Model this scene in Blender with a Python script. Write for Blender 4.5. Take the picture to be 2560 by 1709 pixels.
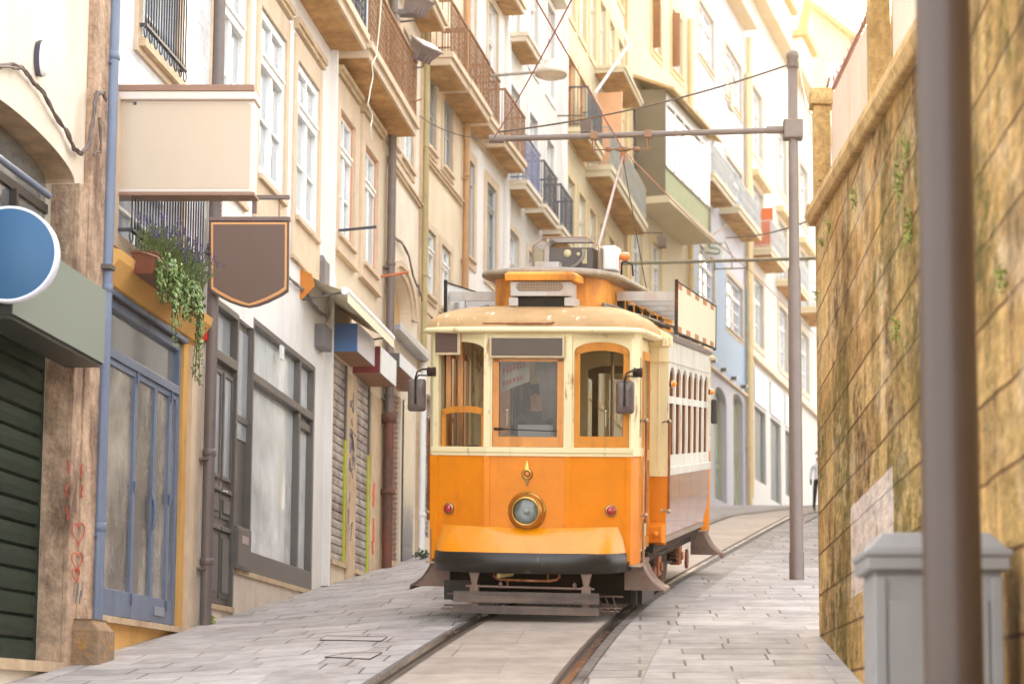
import bpy, bmesh, math, random
from mathutils import Vector, Matrix, Euler
R=math.radians
scene=bpy.context.scene
for o in list(bpy.data.objects): bpy.data.objects.remove(o)
random.seed(7)
# ------------------------------------------------------------------ camera
FPX=4904.0; PX0=1606.4; PY0=1262.0; TP=.107      # focal length and principal point in photo pixels (2560 wide), tan of the camera's pitch
WPX,HPX=2560.0,1709.0
cd=bpy.data.cameras.new('camera'); cam=bpy.data.objects.new('camera',cd); scene.collection.objects.link(cam)
scene.camera=cam
cam.location=(0,0,0); cam.rotation_euler=(math.pi/2+math.atan(TP),0,0)
cd.sensor_fit='HORIZONTAL'; cd.sensor_width=36; cd.lens=FPX/WPX*36
cd.shift_x=-(PX0-WPX/2)/WPX; cd.shift_y=(PY0-HPX/2)/WPX
cd.clip_start=.1; cd.clip_end=2000
cd.dof.use_dof=True; cd.dof.focus_distance=20.3; cd.dof.aperture_fstop=2.1
scene.render.resolution_x=1024; scene.render.resolution_y=683
# ------------------------------------------------------------------ sky, sun, exposure
SUN_AZ=R(4); SUN_EL=R(22)     # azimuth measured to the right of the view direction (+Y)
w=bpy.data.worlds.new('World'); scene.world=w; w.use_nodes=True
nt=w.node_tree; bg=nt.nodes['Background']
sky=nt.nodes.new('ShaderNodeTexSky'); sky.sky_type='NISHITA'; sky.sun_disc=False
sky.sun_elevation=SUN_EL; sky.sun_rotation=SUN_AZ; sky.dust_density=4.0; sky.air_density=1.0; sky.ozone_density=.6
wm=nt.nodes.new('ShaderNodeMix'); wm.data_type='RGBA'; wm.blend_type='MULTIPLY'; wm.inputs[0].default_value=1; wm.inputs[7].default_value=(1.0,.93,.85,1)   # thin warm cloud veil
nt.links.new(sky.outputs[0],wm.inputs[6])
vl=nt.nodes.new('ShaderNodeMix'); vl.data_type='RGBA'; vl.inputs[0].default_value=.58; vl.inputs[7].default_value=(3.2,3.08,2.9,1); nt.links.new(wm.outputs[2],vl.inputs[6]); nt.links.new(vl.outputs[2],bg.inputs[0])   # bright high cloud; bg.inputs[1].default_value=.15
sd=bpy.data.lights.new('sun','SUN'); sun=bpy.data.objects.new('sun',sd); scene.collection.objects.link(sun)
sd.energy=5.0; sd.angle=R(6); sd.color=(1,.68,.24)
sdir=Vector((math.sin(SUN_AZ)*math.cos(SUN_EL),math.cos(SUN_AZ)*math.cos(SUN_EL),math.sin(SUN_EL)))
sun.rotation_euler=(-sdir).to_track_quat('-Z','Y').to_euler(); sun.location=(20,30,40)
vs=scene.view_settings; vs.view_transform='Standard'; vs.look='None'; vs.gamma=1; vs.exposure=.30; vs.use_curve_mapping=False
scene.render.engine='CYCLES'
cy=scene.cycles; cy.max_bounces=7; cy.diffuse_bounces=4; cy.glossy_bounces=3; cy.transmission_bounces=6; cy.transparent_max_bounces=10
cy.caustics_reflective=False; cy.caustics_refractive=False; cy.volume_bounces=0; cy.sample_clamp_indirect=6
# ------------------------------------------------------------------ picture measurements -> world
_p=math.atan(TP); _c,_s=math.cos(_p),math.sin(_p)
def ray(u,v):
    b=-(v-PY0)/FPX
    return Vector(((u-PX0)/FPX,_c-b*_s,_s+b*_c))
def atY(u,v,Y):
    r=ray(u,v); return r*(Y/r.y)
def sst(a,b,x):
    t=max(0,min(1,(x-a)/(b-a))); return t*t*(3-2*t)
def zC(Y):
    if Y<45: return -1.88+.143*Y
    if Y<75: return -1.88+.143*45+.116*(Y-45)
    return -1.88+.143*45+.116*30+.100*(Y-75)
def gz(X,Y):
    zl=-1.80+.1300*Y; k=sst(-1.6,-4.9,X)*(1-sst(40,60,Y))
    return zC(Y)*(1-k)+zl*k
def onground(u,v):
    r=ray(u,v); lo,hi=2.0,200.0
    f=lambda Y:(r*(Y/r.y)).z-gz((r*(Y/r.y)).x,Y)
    for i in range(60):
        m=(lo+hi)/2
        if f(m)>0: hi=m
        else: lo=m
    # the ray rises slower than the street, so it is above the ground near and below it far
    lo,hi=2.0,150.0
    for i in range(60):
        m=(lo+hi)/2
        if f(m)>0: lo=m
        else: hi=m
    return r*(lo/r.y)
# ------------------------------------------------------------------ materials
def lin(c):
    return tuple(((x/255)/12.92 if x/255<=.04045 else ((x/255+.055)/1.055)**2.4) for x in c)
MATS={}
def mat(name,col,rough=.6,var=.15,scale=3.0,bump=0.0,bscale=40.0,metal=0.0,dirt=None,dirtamt=.5,dscale=1.5,dstretch=(1,1,.25),spec=.5,coat=0.0,streak=False,dlow=.5,dhigh=.7):
    if name in MATS: return MATS[name]
    m=bpy.data.materials.new(name); m.use_nodes=True; MATS[name]=m
    nt=m.node_tree; N=nt.nodes; L=nt.links; b=N['Principled BSDF']
    c=lin(col); b.inputs['Roughness'].default_value=rough; b.inputs['Metallic'].default_value=metal
    b.inputs['Specular IOR Level'].default_value=spec; b.inputs['Coat Weight'].default_value=coat; b.inputs['Coat Roughness'].default_value=.08
    tc=N.new('ShaderNodeTexCoord')
    n=N.new('ShaderNodeTexNoise'); n.inputs['Scale'].default_value=scale; n.inputs['Detail'].default_value=7; n.inputs['Roughness'].default_value=.65
    L.new(tc.outputs['Object'],n.inputs['Vector'])
    mr=N.new('ShaderNodeMapRange'); mr.inputs['From Min'].default_value=.3; mr.inputs['From Max'].default_value=.7
    mr.inputs['To Min'].default_value=1-var; mr.inputs['To Max'].default_value=1+var*.5
    L.new(n.outputs['Fac'],mr.inputs['Value'])
    mx=N.new('ShaderNodeMix'); mx.data_type='RGBA'; mx.blend_type='MULTIPLY'; mx.inputs[0].default_value=1
    mx.inputs[6].default_value=(*c,1); L.new(mr.outputs[0],mx.inputs[7]); out=mx.outputs[2]
    if dirt is not None:
        mp=N.new('ShaderNodeMapping'); mp.inputs['Scale'].default_value=dstretch; L.new(tc.outputs['Object'],mp.inputs['Vector'])
        d=N.new('ShaderNodeTexNoise'); d.inputs['Scale'].default_value=dscale; d.inputs['Detail'].default_value=9; d.inputs['Roughness'].default_value=.72
        L.new(mp.outputs[0],d.inputs['Vector'])
        r=N.new('ShaderNodeMapRange'); r.inputs['From Min'].default_value=dlow; r.inputs['From Max'].default_value=dhigh; r.inputs['To Max'].default_value=dirtamt
        L.new(d.outputs['Fac'],r.inputs['Value'])
        m2=N.new('ShaderNodeMix'); m2.data_type='RGBA'; L.new(r.outputs[0],m2.inputs[0]); L.new(out,m2.inputs[6]); m2.inputs[7].default_value=(*lin(dirt),1); out=m2.outputs[2]
        rr=N.new('ShaderNodeMapRange'); rr.inputs['To Min'].default_value=rough; rr.inputs['To Max'].default_value=min(1,rough+.35)
        L.new(r.outputs[0],rr.inputs['Value']); L.new(rr.outputs[0],b.inputs['Roughness'])
    L.new(out,b.inputs['Base Color'])
    if bump>0:
        n2=N.new('ShaderNodeTexNoise'); n2.inputs['Scale'].default_value=bscale; n2.inputs['Detail'].default_value=5; L.new(tc.outputs['Object'],n2.inputs['Vector'])
        bp=N.new('ShaderNodeBump'); bp.inputs['Strength'].default_value=min(1,bump); bp.inputs['Distance'].default_value=.02
        L.new(n2.outputs['Fac'],bp.inputs['Height']); L.new(bp.outputs[0],b.inputs['Normal'])
    return m
def glass(name,tint=(200,210,210),fac=.25,rough=.02):
    """thin pane: mostly see-through, mirror-like by Fresnel"""
    if name in MATS: return MATS[name]
    m=bpy.data.materials.new(name); m.use_nodes=True; MATS[name]=m
    nt=m.node_tree; N=nt.nodes; L=nt.links; N.remove(N['Principled BSDF']); o=N['Material Output']
    t=N.new('ShaderNodeBsdfTransparent'); t.inputs[0].default_value=(*lin(tint),1)
    g=N.new('ShaderNodeBsdfGlossy'); g.inputs['Roughness'].default_value=rough
    fr=N.new('ShaderNodeFresnel'); fr.inputs[0].default_value=1.5
    a=N.new('ShaderNodeMath'); a.operation='MULTIPLY_ADD'; a.inputs[1].default_value=1.0; a.inputs[2].default_value=fac*.1; a.use_clamp=True
    L.new(fr.outputs[0],a.inputs[0])
    mx=N.new('ShaderNodeMixShader'); L.new(a.outputs[0],mx.inputs[0]); L.new(t.outputs[0],mx.inputs[1]); L.new(g.outputs[0],mx.inputs[2])
    L.new(mx.outputs[0],o.inputs[0])
    return m
# ------------------------------------------------------------------ mesh builder
class MB:
    def __init__(s): s.v=[]; s.f=[]; s.m=[]; s.sm=[]
    def add(s,vs,fs,mi=0,smooth=False):
        k=len(s.v); s.v+= [tuple(v) for v in vs]
        for f in fs: s.f.append(tuple(i+k for i in f)); s.m.append(mi); s.sm.append(smooth)
        return s
    def box(s,x0,x1,y0,y1,z0,z1,mi=0):
        vs=[(x,y,z) for x in (x0,x1) for y in (y0,y1) for z in (z0,z1)]
        return s.add(vs,[(0,1,3,2),(4,6,7,5),(0,4,5,1),(2,3,7,6),(0,2,6,4),(1,5,7,3)],mi)
    def obox(s,c,ax,ay,az,hx,hy,hz,mi=0):
        c=Vector(c); ax=Vector(ax).normalized()*hx; ay=Vector(ay).normalized()*hy; az=Vector(az).normalized()*hz
        vs=[c+ax*i+ay*j+az*k for i in(-1,1) for j in(-1,1) for k in(-1,1)]
        return s.add(vs,[(0,1,3,2),(4,6,7,5),(0,4,5,1),(2,3,7,6),(0,2,6,4),(1,5,7,3)],mi)
    def quad(s,a,b,c,d,mi=0): return s.add([a,b,c,d],[(0,1,2,3)],mi)
    def prism(s,pts,vec,mi=0,smooth=False):
        n=len(pts); vec=Vector(vec); P=[Vector(p) for p in pts]
        vs=P+[p+vec for p in P]
        fs=[tuple(range(n))[::-1],tuple(range(n,2*n))]
        s.add(vs,fs,mi); s.add(vs,[(i,(i+1)%n,(i+1)%n+n,i+n) for i in range(n)],mi,smooth); return s
    def tube(s,pts,r,n=8,mi=0,cap=True,close=False):
        P=[Vector(p) for p in pts]; k=len(P)
        rr=r if isinstance(r,(list,tuple)) else [r]*k
        vs=[];up=None
        for i,p in enumerate(P):
            if close: d=P[(i+1)%k]-P[i-1]
            else: d=(P[min(i+1,k-1)]-P[max(i-1,0)])
            if d.length<1e-9: d=Vector((0,0,1))
            d.normalize()
            if up is None: up=Vector((0,0,1)) if abs(d.z)<.9 else Vector((1,0,0))
            a=d.cross(up)
            if a.length<1e-4: a=d.cross(Vector((0,1,0)))
            a.normalize(); b=a.cross(d).normalized(); up=b
            for j in range(n):
                t=2*math.pi*j/n; vs.append(p+(a*math.cos(t)+b*math.sin(t))*rr[i])
        fs=[]
        for i in range(k if close else k-1):
            i2=(i+1)%k
            for j in range(n): fs.append((i*n+j,i*n+(j+1)%n,i2*n+(j+1)%n,i2*n+j))
        s.add(vs,fs,mi,True)
        if cap and not close: s.add(vs,[tuple(range(n))[::-1],tuple(range((k-1)*n,k*n))],mi)
        return s
    def lathe(s,o,ax,prof,n=24,mi=0):
        """prof = [(distance along ax, radius)]"""
        o=Vector(o); ax=Vector(ax).normalized(); a=ax.orthogonal().normalized(); b=ax.cross(a); vs=[]
        for h,r in prof:
            for j in range(n):
                t=2*math.pi*j/n; vs.append(o+ax*h+(a*math.cos(t)+b*math.sin(t))*max(r,1e-4))
        fs=[(i*n+j,i*n+(j+1)%n,(i+1)*n+(j+1)%n,(i+1)*n+j) for i in range(len(prof)-1) for j in range(n)]
        return s.add(vs,fs,mi,True)
    def loft(s,rings,mi=0,closed=True,smooth=True,cap=False):
        n=len(rings[0]); vs=[p for r in rings for p in r]; fs=[]
        for i in range(len(rings)-1):
            for j in range(n if closed else n-1):
                fs.append((i*n+j,i*n+(j+1)%n,(i+1)*n+(j+1)%n,(i+1)*n+j))
        s.add(vs,fs,mi,smooth)
        if cap: s.add(vs,[tuple(range(n))[::-1],tuple(range((len(rings)-1)*n,len(rings)*n))],mi)
        return s
    def build(s,name,mats,parent=None,bev=0,seg=2,fix=True,loc=None):
        me=bpy.data.meshes.new(name); me.from_pydata(s.v,[],s.f); 
        if not isinstance(mats,(list,tuple)): mats=[mats]
        for m in mats: me.materials.append(m)
        for p,mi,sm in zip(me.polygons,s.m,s.sm): p.material_index=mi; p.use_smooth=sm
        if fix:
            bm=bmesh.new(); bm.from_mesh(me); bmesh.ops.recalc_face_normals(bm,faces=bm.faces); bm.to_mesh(me); bm.free()
        me.update()
        o=bpy.data.objects.new(name,me); scene.collection.objects.link(o)
        if parent: o.parent=parent
        if loc: o.location=loc
        if bev:
            bmesh_merge(me)
            md=o.modifiers.new('bevel','BEVEL'); md.width=bev; md.segments=seg; md.limit_method='ANGLE'; md.angle_limit=R(40)
        return o
def bmesh_merge(me):
    bm=bmesh.new(); bm.from_mesh(me); bmesh.ops.remove_doubles(bm,verts=bm.verts,dist=1e-5); bm.to_mesh(me); bm.free()
def tag(o,label,cat,group=None,kind=None):
    if label: o['label']=label
    if cat: o['category']=cat
    if group: o['group']=group
    if kind: o['kind']=kind
    return o
def empty(name,loc=(0,0,0),rz=0,label=None,cat=None,group=None,rot=None):
    o=bpy.data.objects.new(name,None); scene.collection.objects.link(o); o.location=loc
    o.rotation_euler=rot if rot else (0,0,rz); o.empty_display_size=.2
    tag(o,label,cat,group); return o
def struct(o): o['kind']='structure'; return o
def arcpts(cx,cz,rx,rz,a0,a1,n):
    return [(cx+rx*math.cos(R(a0+(a1-a0)*i/n)),cz+rz*math.sin(R(a0+(a1-a0)*i/n))) for i in range(n+1)]
def catenary(a,b,sag,n=14):
    a=Vector(a); b=Vector(b)
    return [a.lerp(b,i/n)-Vector((0,0,sag*4*(i/n)*(1-i/n))) for i in range(n+1)]
# ================================================================== the street
def paving(name,c1,c2,bw,bh,rot=0.0,mort=.012,mcol=(118,106,99),frag=.5,off=.5,rough=.78,tint=None):
    m=bpy.data.materials.new(name); m.use_nodes=True; nt=m.node_tree; N=nt.nodes; L=nt.links; b=N['Principled BSDF']; b.inputs['Specular IOR Level'].default_value=.2
    tc=N.new('ShaderNodeTexCoord'); mp=N.new('ShaderNodeMapping'); mp.inputs['Rotation'].default_value=(0,0,rot); L.new(tc.outputs['Object'],mp.inputs[0])
    nz=N.new('ShaderNodeTexNoise'); nz.inputs['Scale'].default_value=1.2; nz.inputs['Detail'].default_value=2; L.new(mp.outputs[0],nz.inputs['Vector'])
    vm=N.new('ShaderNodeVectorMath'); vm.operation='MULTIPLY_ADD'; vm.inputs[1].default_value=(.05,.05,0); L.new(nz.outputs['Color'],vm.inputs[0]); L.new(mp.outputs[0],vm.inputs[2])
    br=N.new('ShaderNodeTexBrick'); br.offset=off; br.squash=.72; br.squash_frequency=3; L.new(vm.outputs[0],br.inputs['Vector'])
    br.inputs['Scale'].default_value=1; br.inputs['Brick Width'].default_value=bw; br.inputs['Row Height'].default_value=bh; br.inputs['Mortar Size'].default_value=mort; br.inputs['Mortar Smooth'].default_value=.25; br.inputs['Bias'].default_value=0
    br.inputs['Color1'].default_value=(*lin(c1),1); br.inputs['Color2'].default_value=(*lin(c2),1); br.inputs['Mortar'].default_value=(*lin(c1),1)
    n2=N.new('ShaderNodeTexNoise'); n2.inputs['Scale'].default_value=.8; n2.inputs['Detail'].default_value=4; L.new(tc.outputs['Object'],n2.inputs['Vector'])
    mr=N.new('ShaderNodeMapRange'); mr.inputs['From Min'].default_value=frag-.08; mr.inputs['From Max'].default_value=frag+.1; L.new(n2.outputs['Fac'],mr.inputs[0])
    mm=N.new('ShaderNodeMath'); mm.operation='MULTIPLY'; L.new(br.outputs['Fac'],mm.inputs[0]); L.new(mr.outputs[0],mm.inputs[1])
    ad=N.new('ShaderNodeMath'); ad.operation='MULTIPLY_ADD'; ad.use_clamp=True; L.new(br.outputs['Fac'],ad.inputs[0]); ad.inputs[1].default_value=.3; L.new(mm.outputs[0],ad.inputs[2])
    mx=N.new('ShaderNodeMix'); mx.data_type='RGBA'; L.new(ad.outputs[0],mx.inputs[0]); L.new(br.outputs['Color'],mx.inputs[6]); mx.inputs[7].default_value=(*lin(mcol),1)
    n3=N.new('ShaderNodeTexNoise'); n3.inputs['Scale'].default_value=2.3; n3.inputs['Detail'].default_value=9; n3.inputs['Roughness'].default_value=.7; L.new(tc.outputs['Object'],n3.inputs['Vector'])
    m3=N.new('ShaderNodeMapRange'); m3.inputs['From Min'].default_value=.3; m3.inputs['From Max'].default_value=.7; m3.inputs['To Min'].default_value=.66; m3.inputs['To Max'].default_value=1.16; L.new(n3.outputs['Fac'],m3.inputs[0])
    mu=N.new('ShaderNodeMix'); mu.data_type='RGBA'; mu.blend_type='MULTIPLY'; mu.inputs[0].default_value=1; L.new(mx.outputs[2],mu.inputs[6]); L.new(m3.outputs[0],mu.inputs[7])
    L.new(mu.outputs[2],b.inputs['Base Color'])
    rr=N.new('ShaderNodeMapRange'); rr.inputs['To Min'].default_value=rough; rr.inputs['To Max'].default_value=rough+.2; L.new(n3.outputs['Fac'],rr.inputs[0]); L.new(rr.outputs[0],b.inputs['Roughness'])
    bp=N.new('ShaderNodeBump'); bp.inputs['Strength'].default_value=.6; bp.inputs['Distance'].default_value=.012; bp.invert=True
    sb=N.new('ShaderNodeMath'); sb.operation='MULTIPLY_ADD'; L.new(n3.outputs['Fac'],sb.inputs[0]); sb.inputs[1].default_value=.5; L.new(br.outputs['Fac'],sb.inputs[2]); L.new(sb.outputs[0],bp.inputs['Height'])
    L.new(bp.outputs[0],b.inputs['Normal'])
    return m
M_street=paving('granite_paving',(186,180,178),(160,155,154),.74,.42,rot=0,frag=.50,mort=.011)
M_track=paving('worn_track_slabs',(176,164,154),(162,150,141),2.2,1.1,rot=0,frag=.62,rough=.5,mort=.010)
M_setts=paving('track_edge_setts',(172,165,160),(158,150,146),.80,.46,rot=0,frag=.51,mort=.014)
def lerp_tab(tab,y):
    if y<=tab[0][0]:
        a,b=tab[0],tab[1]
    elif y>=tab[-1][0]: a,b=tab[-2],tab[-1]
    else:
        for a,b in zip(tab,tab[1:]):
            if a[0]<=y<=b[0]: break
    return a[1]+(b[1]-a[1])*(y-a[0])/(b[0]-a[0])
# centre line of the tram track, x against y
TAB=[(0,-1.9),(8,-1.62),(12,-1.43),(14.8,-1.295),(17.7,-1.12),(20.7,-.88),(24.3,-.43),(30,.42),(41.6,2.17),(60,5.2),(90,10.5)]
def tx(y):  # smoothed
    return sum(lerp_tab(TAB,y+d)*k for d,k in ((-2.4,.15),(-1.2,.22),(0,.26),(1.2,.22),(2.4,.15)))
def tdir(y):
    d=Vector((tx(y+.3)-tx(y-.3),.6,0)); return d.normalized()
def ys(a,b,st):
    r=[];y=a
    while y<b: r.append(y); y+=st if y<40 else st*2.5
    r.append(b); return r
def build_street():
    YY=ys(-30,30,1.0)+ys(31,140,2.0); XX=[-60,-30,-14,-9,-7,-6,-5.5,-5,-4.5,-4,-3.5,-3,-2.5,-2,-1.5,-1,-.5,0,.5,1,1.5,2,3,5,8,14,30,60]
    m=MB(); vs=[(x,y,gz(x,y)) for y in YY for x in XX]; n=len(XX)
    m.add(vs,[(i*n+j,i*n+j+1,(i+1)*n+j+1,(i+1)*n+j) for i in range(len(YY)-1) for j in range(n-1)],0,True)
    o=struct(m.build('street',M_street)); tag(o,None,None)
    def strip(name,a,b,dz,mt,y0=2,y1=95,parent=None,st=.5,smooth=True):
        m=MB(); vs=[]; Y=ys(y0,y1,st)
        for y in Y:
            c=Vector((tx(y),y,0)); d=tdir(y); r=Vector((d.y,-d.x,0))
            for k in (a,b):
                p=c+r*k; vs.append((p.x,p.y,gz(p.x,p.y)+dz))
        m.add(vs,[(i*2,i*2+1,i*2+3,i*2+2) for i in range(len(Y)-1)],0,smooth)
        return m.build(name,mt,parent)
    struct(strip('track_edge_paving',-1.27,1.27,.004,M_setts))
    struct(strip('track_lane',-.60,.60,.008,M_track))
    steel=mat('rail_steel',(150,146,144),rough=.22,var=.2,scale=8,metal=.95,dirt=(96,66,48),dirtamt=.6,dscale=2.0,dstretch=(3,.4,1),dlow=.52,dhigh=.64)
    gro=mat('rail_groove',(34,28,25),rough=.8)
    asp=mat('asphalt_seam',(112,104,100),rough=.8,var=.4,scale=12,dirt=(60,50,44),dirtamt=.8,bump=.5)
    rust=mat('rusty_steel',(96,72,56),rough=.6,var=.3,scale=9,metal=.2)
    for sgn,lab in ((-1,'left grooved steel tram rail curving down the sloping street'),(1,'right grooved steel tram rail nearer the stone wall')):
        c=sgn*.7175
        # the groove lies on the inner side of the rail head
        s=-sgn
        h=strip('tram_rail',c-.036,c+.036,.020,steel); 
        tag(h,lab,'rail','pair of tram rails set in the paving')
        strip('asphalt_seam',c-.10,c+.12,.012,asp,parent=h)
        g0,g1=sorted((c+s*.036,c+s*.078)); strip('groove',g0,g1,.0145,gro,parent=h)
        l0,l1=sorted((c+s*.078,c+s*.100)); strip('guard_lip',l0,l1,.018,rust,parent=h)
    # inspection covers let into the paving
    for pts,lab in (([(815,1590),(968,1593),(953,1603),(800,1600)],'rectangular paved access cover in the street left of the rails'),
                    ([(870,1634),(955,1632),(925,1648),(812,1643)],'small pale access cover next to the left rail')):
        P=[onground(u,v) for u,v in pts]; c=sum(P,Vector())/4
        m=MB(); m.quad(*[p-c+Vector((0,0,.007)) for p in P],0)
        o=m.build('access_cover',paving('cover_slab',(178,170,166),(174,166,160),3,3,frag=.9),loc=c,fix=False); tag(o,lab,'cover','access covers in the paving')
        m2=MB(); m2.tube([p-c+Vector((0,0,.006)) for p in P],.006,4,close=True); m2.build('frame',asp,o)
build_street()
# ================================================================== houses
class Fac:
    """one straight house front: x = c + t*y, seen in plan; local x runs up the street, local -y out to the street"""
    def __init__(s,c,t,u0,u1,v=1200,name='town_house',label='',extra=.0,grp=None,zref=None):
        s.c,s.t=c,t; s.P0=s.hit(u0,v); s.P1=s.hit(u1,v)
        s.sd=Vector((t,1,0)).normalized(); s.out=Vector((s.sd.y,-s.sd.x,0))
        s.L=(s.P1-s.P0).xy.length
        b=Vector((s.P0.x,s.P0.y,gz(s.P0.x,s.P0.y))); s.b=b
        s.o=empty(name,b,math.atan2(s.sd.y,s.sd.x),label,'house',grp)
    def hit(s,u,v,off=0.0):
        r=ray(u,v); c=s.c+off*math.sqrt(1+s.t*s.t); k=c/(r.x-s.t*r.y); return r*k
    def px(s,u,v,off=0.0):
        p=s.hit(u,v,off)-s.b; return (p.x*s.sd.x+p.y*s.sd.y, p.z)
    def w(s,x,off,z):   # local -> world (off = distance out from the front)
        return s.b+s.sd*x+s.out*off+Vector((0,0,z))
    def g(s,x,off=0.0): # ground height, local
        p=s.w(x,off,0); return gz(p.x,p.y)-s.b.z
    def rect(s,tl,tr,bl,off=0.0):
        x0,z1=s.px(*tl,off); x1,_=s.px(*tr,off); _,z0=s.px(*bl,off); return [x0,x1,z0,z1]
def wall(f,opens,zt,mt,depth=.25,name='wall',x0=0,x1=None,zb=-1.0,back=7.0,off=0.0,arch=None,solid=True):
    """house front with real openings and reveals; opens=[x0,x1,z0,z1]; arch = {index: rise}"""
    if x1 is None: x1=f.L
    arch=arch or {}
    xs=sorted({x0,x1,*[max(x0,min(x1,v)) for o in opens for v in o[:2]]}); zs=sorted({zb,zt,*[max(zb,min(zt,v)) for o in opens for v in o[2:4]]})
    m=MB(); y=-off
    for a,b in zip(xs,xs[1:]):
        for c,d in zip(zs,zs[1:]):
            cx,cz=(a+b)/2,(c+d)/2
            if any(o[0]<cx<o[1] and o[2]<cz<o[3] for o in opens): continue
            m.quad((a,y,c),(b,y,c),(b,y,d),(a,y,d))
    for i,o in enumerate(opens):
        a,b,c,d=o[:4]; dp=o[4] if len(o)>4 else depth
        m.quad((a,y,c),(a,y+dp,c),(a,y+dp,d),(a,y,d)); m.quad((b,y,c),(b,y+dp,c),(b,y+dp,d),(b,y,d))
        m.quad((a,y,c),(b,y,c),(b,y+dp,c),(a,y+dp,c)); m.quad((a,y,d),(b,y,d),(b,y+dp,d),(a,y+dp,d))
        if i in arch:
            h=arch[i]; pts=arcpts((a+b)/2,d-h,(b-a)/2,h,180,0,20)
            for p,q in zip(pts,pts[1:]):
                m.quad((p[0],y,p[1]),(q[0],y,q[1]),(q[0],y,d),(p[0],y,d)); m.add([(p[0],y,p[1]),(q[0],y,q[1]),(q[0],y+dp,q[1]),(p[0],y+dp,p[1])],[(0,1,2,3)],0,True)
    if solid:
        m.quad((x0,y,zb),(x0,back,zb),(x0,back,zt),(x0,y,zt)); m.quad((x1,y,zb),(x1,back,zb),(x1,back,zt),(x1,y,zt))
        m.quad((x0,y,zt),(x1,y,zt),(x1,back,zt),(x0,back,zt)); m.quad((x0,back,zb),(x1,back,zb),(x1,back,zt),(x0,back,zt))
    return m.build(name,mt,f.o,fix=False)
M_peach=mat('peach_stone',(212,190,164),rough=.8,var=.16,scale=2.5,bump=.35,bscale=30,dirt=(150,112,72),dirtamt=.5,dscale=.9,dlow=.52,dhigh=.75)
M_stone=mat('granite_trim',(206,182,150),rough=.8,var=.22,scale=5,bump=.5,bscale=40,dirt=(140,92,54),dirtamt=.6,dscale=1.1,dlow=.48,dhigh=.72)
M_oldstone=mat('weathered_granite',(196,166,140),rough=.88,var=.45,scale=7,bump=.9,bscale=25,dirt=(84,58,46),dirtamt=.85,dscale=1.8,dstretch=(1,1,.35),dlow=.46,dhigh=.62)
M_cream=mat('cream_render',(230,218,200),rough=.85,var=.12,scale=1.2,bump=.25,dirt=(184,148,104),dirtamt=.55,dscale=.9,dlow=.47,dhigh=.74)
M_white=mat('white_render',(232,228,224),rough=.8,var=.08,scale=1.0,bump=.2,dirt=(180,160,136),dirtamt=.5,dscale=1.0,dlow=.5,dhigh=.76)
M_yellow=mat('ochre_render',(222,172,98),rough=.85,var=.1,scale=2,bump=.3,dirt=(150,100,48),dirtamt=.5,dscale=1.1,dlow=.55,dhigh=.75)
M_soffit=mat('warm_shade_soffit',(206,160,104),rough=.9,var=.35,scale=2.5,bump=.3,dirt=(120,70,28),dirtamt=.75,dscale=1.6,dstretch=(1,1,1),dlow=.42,dhigh=.68)  # warm shade and bounced light under the balconies, put into the colour
M_whitepaint=mat('white_paint',(234,234,232),rough=.45,var=.04,scale=4)
M_greypaint=mat('grey_paint',(104,98,94),rough=.4,var=.1,scale=4)
M_bluepaint=mat('blue_grey_paint',(112,124,148),rough=.35,var=.1,scale=5,dirt=(96,100,118),dirtamt=.4,dscale=2)
M_iron=mat('dark_iron',(74,78,90),rough=.5,var=.2,scale=12,metal=.3)
M_rustiron=mat('rusty_iron',(150,108,76),rough=.75,var=.4,scale=14,dirt=(112,70,40),dirtamt=.7,dscale=5,dstretch=(1,1,1))
M_pipeb=mat('brown_pipe_paint',(112,100,96),rough=.42,var=.12,scale=6)
M_pane=mat('window_pane',(176,182,188),rough=.05,var=.25,scale=.9,spec=1.0,coat=.6)
M_paned=mat('dark_window_pane',(112,116,116),rough=.04,var=.5,scale=.8,spec=1.0,coat=.8)
M_dark=mat('dark_void',(26,24,24),rough=.9)
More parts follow.
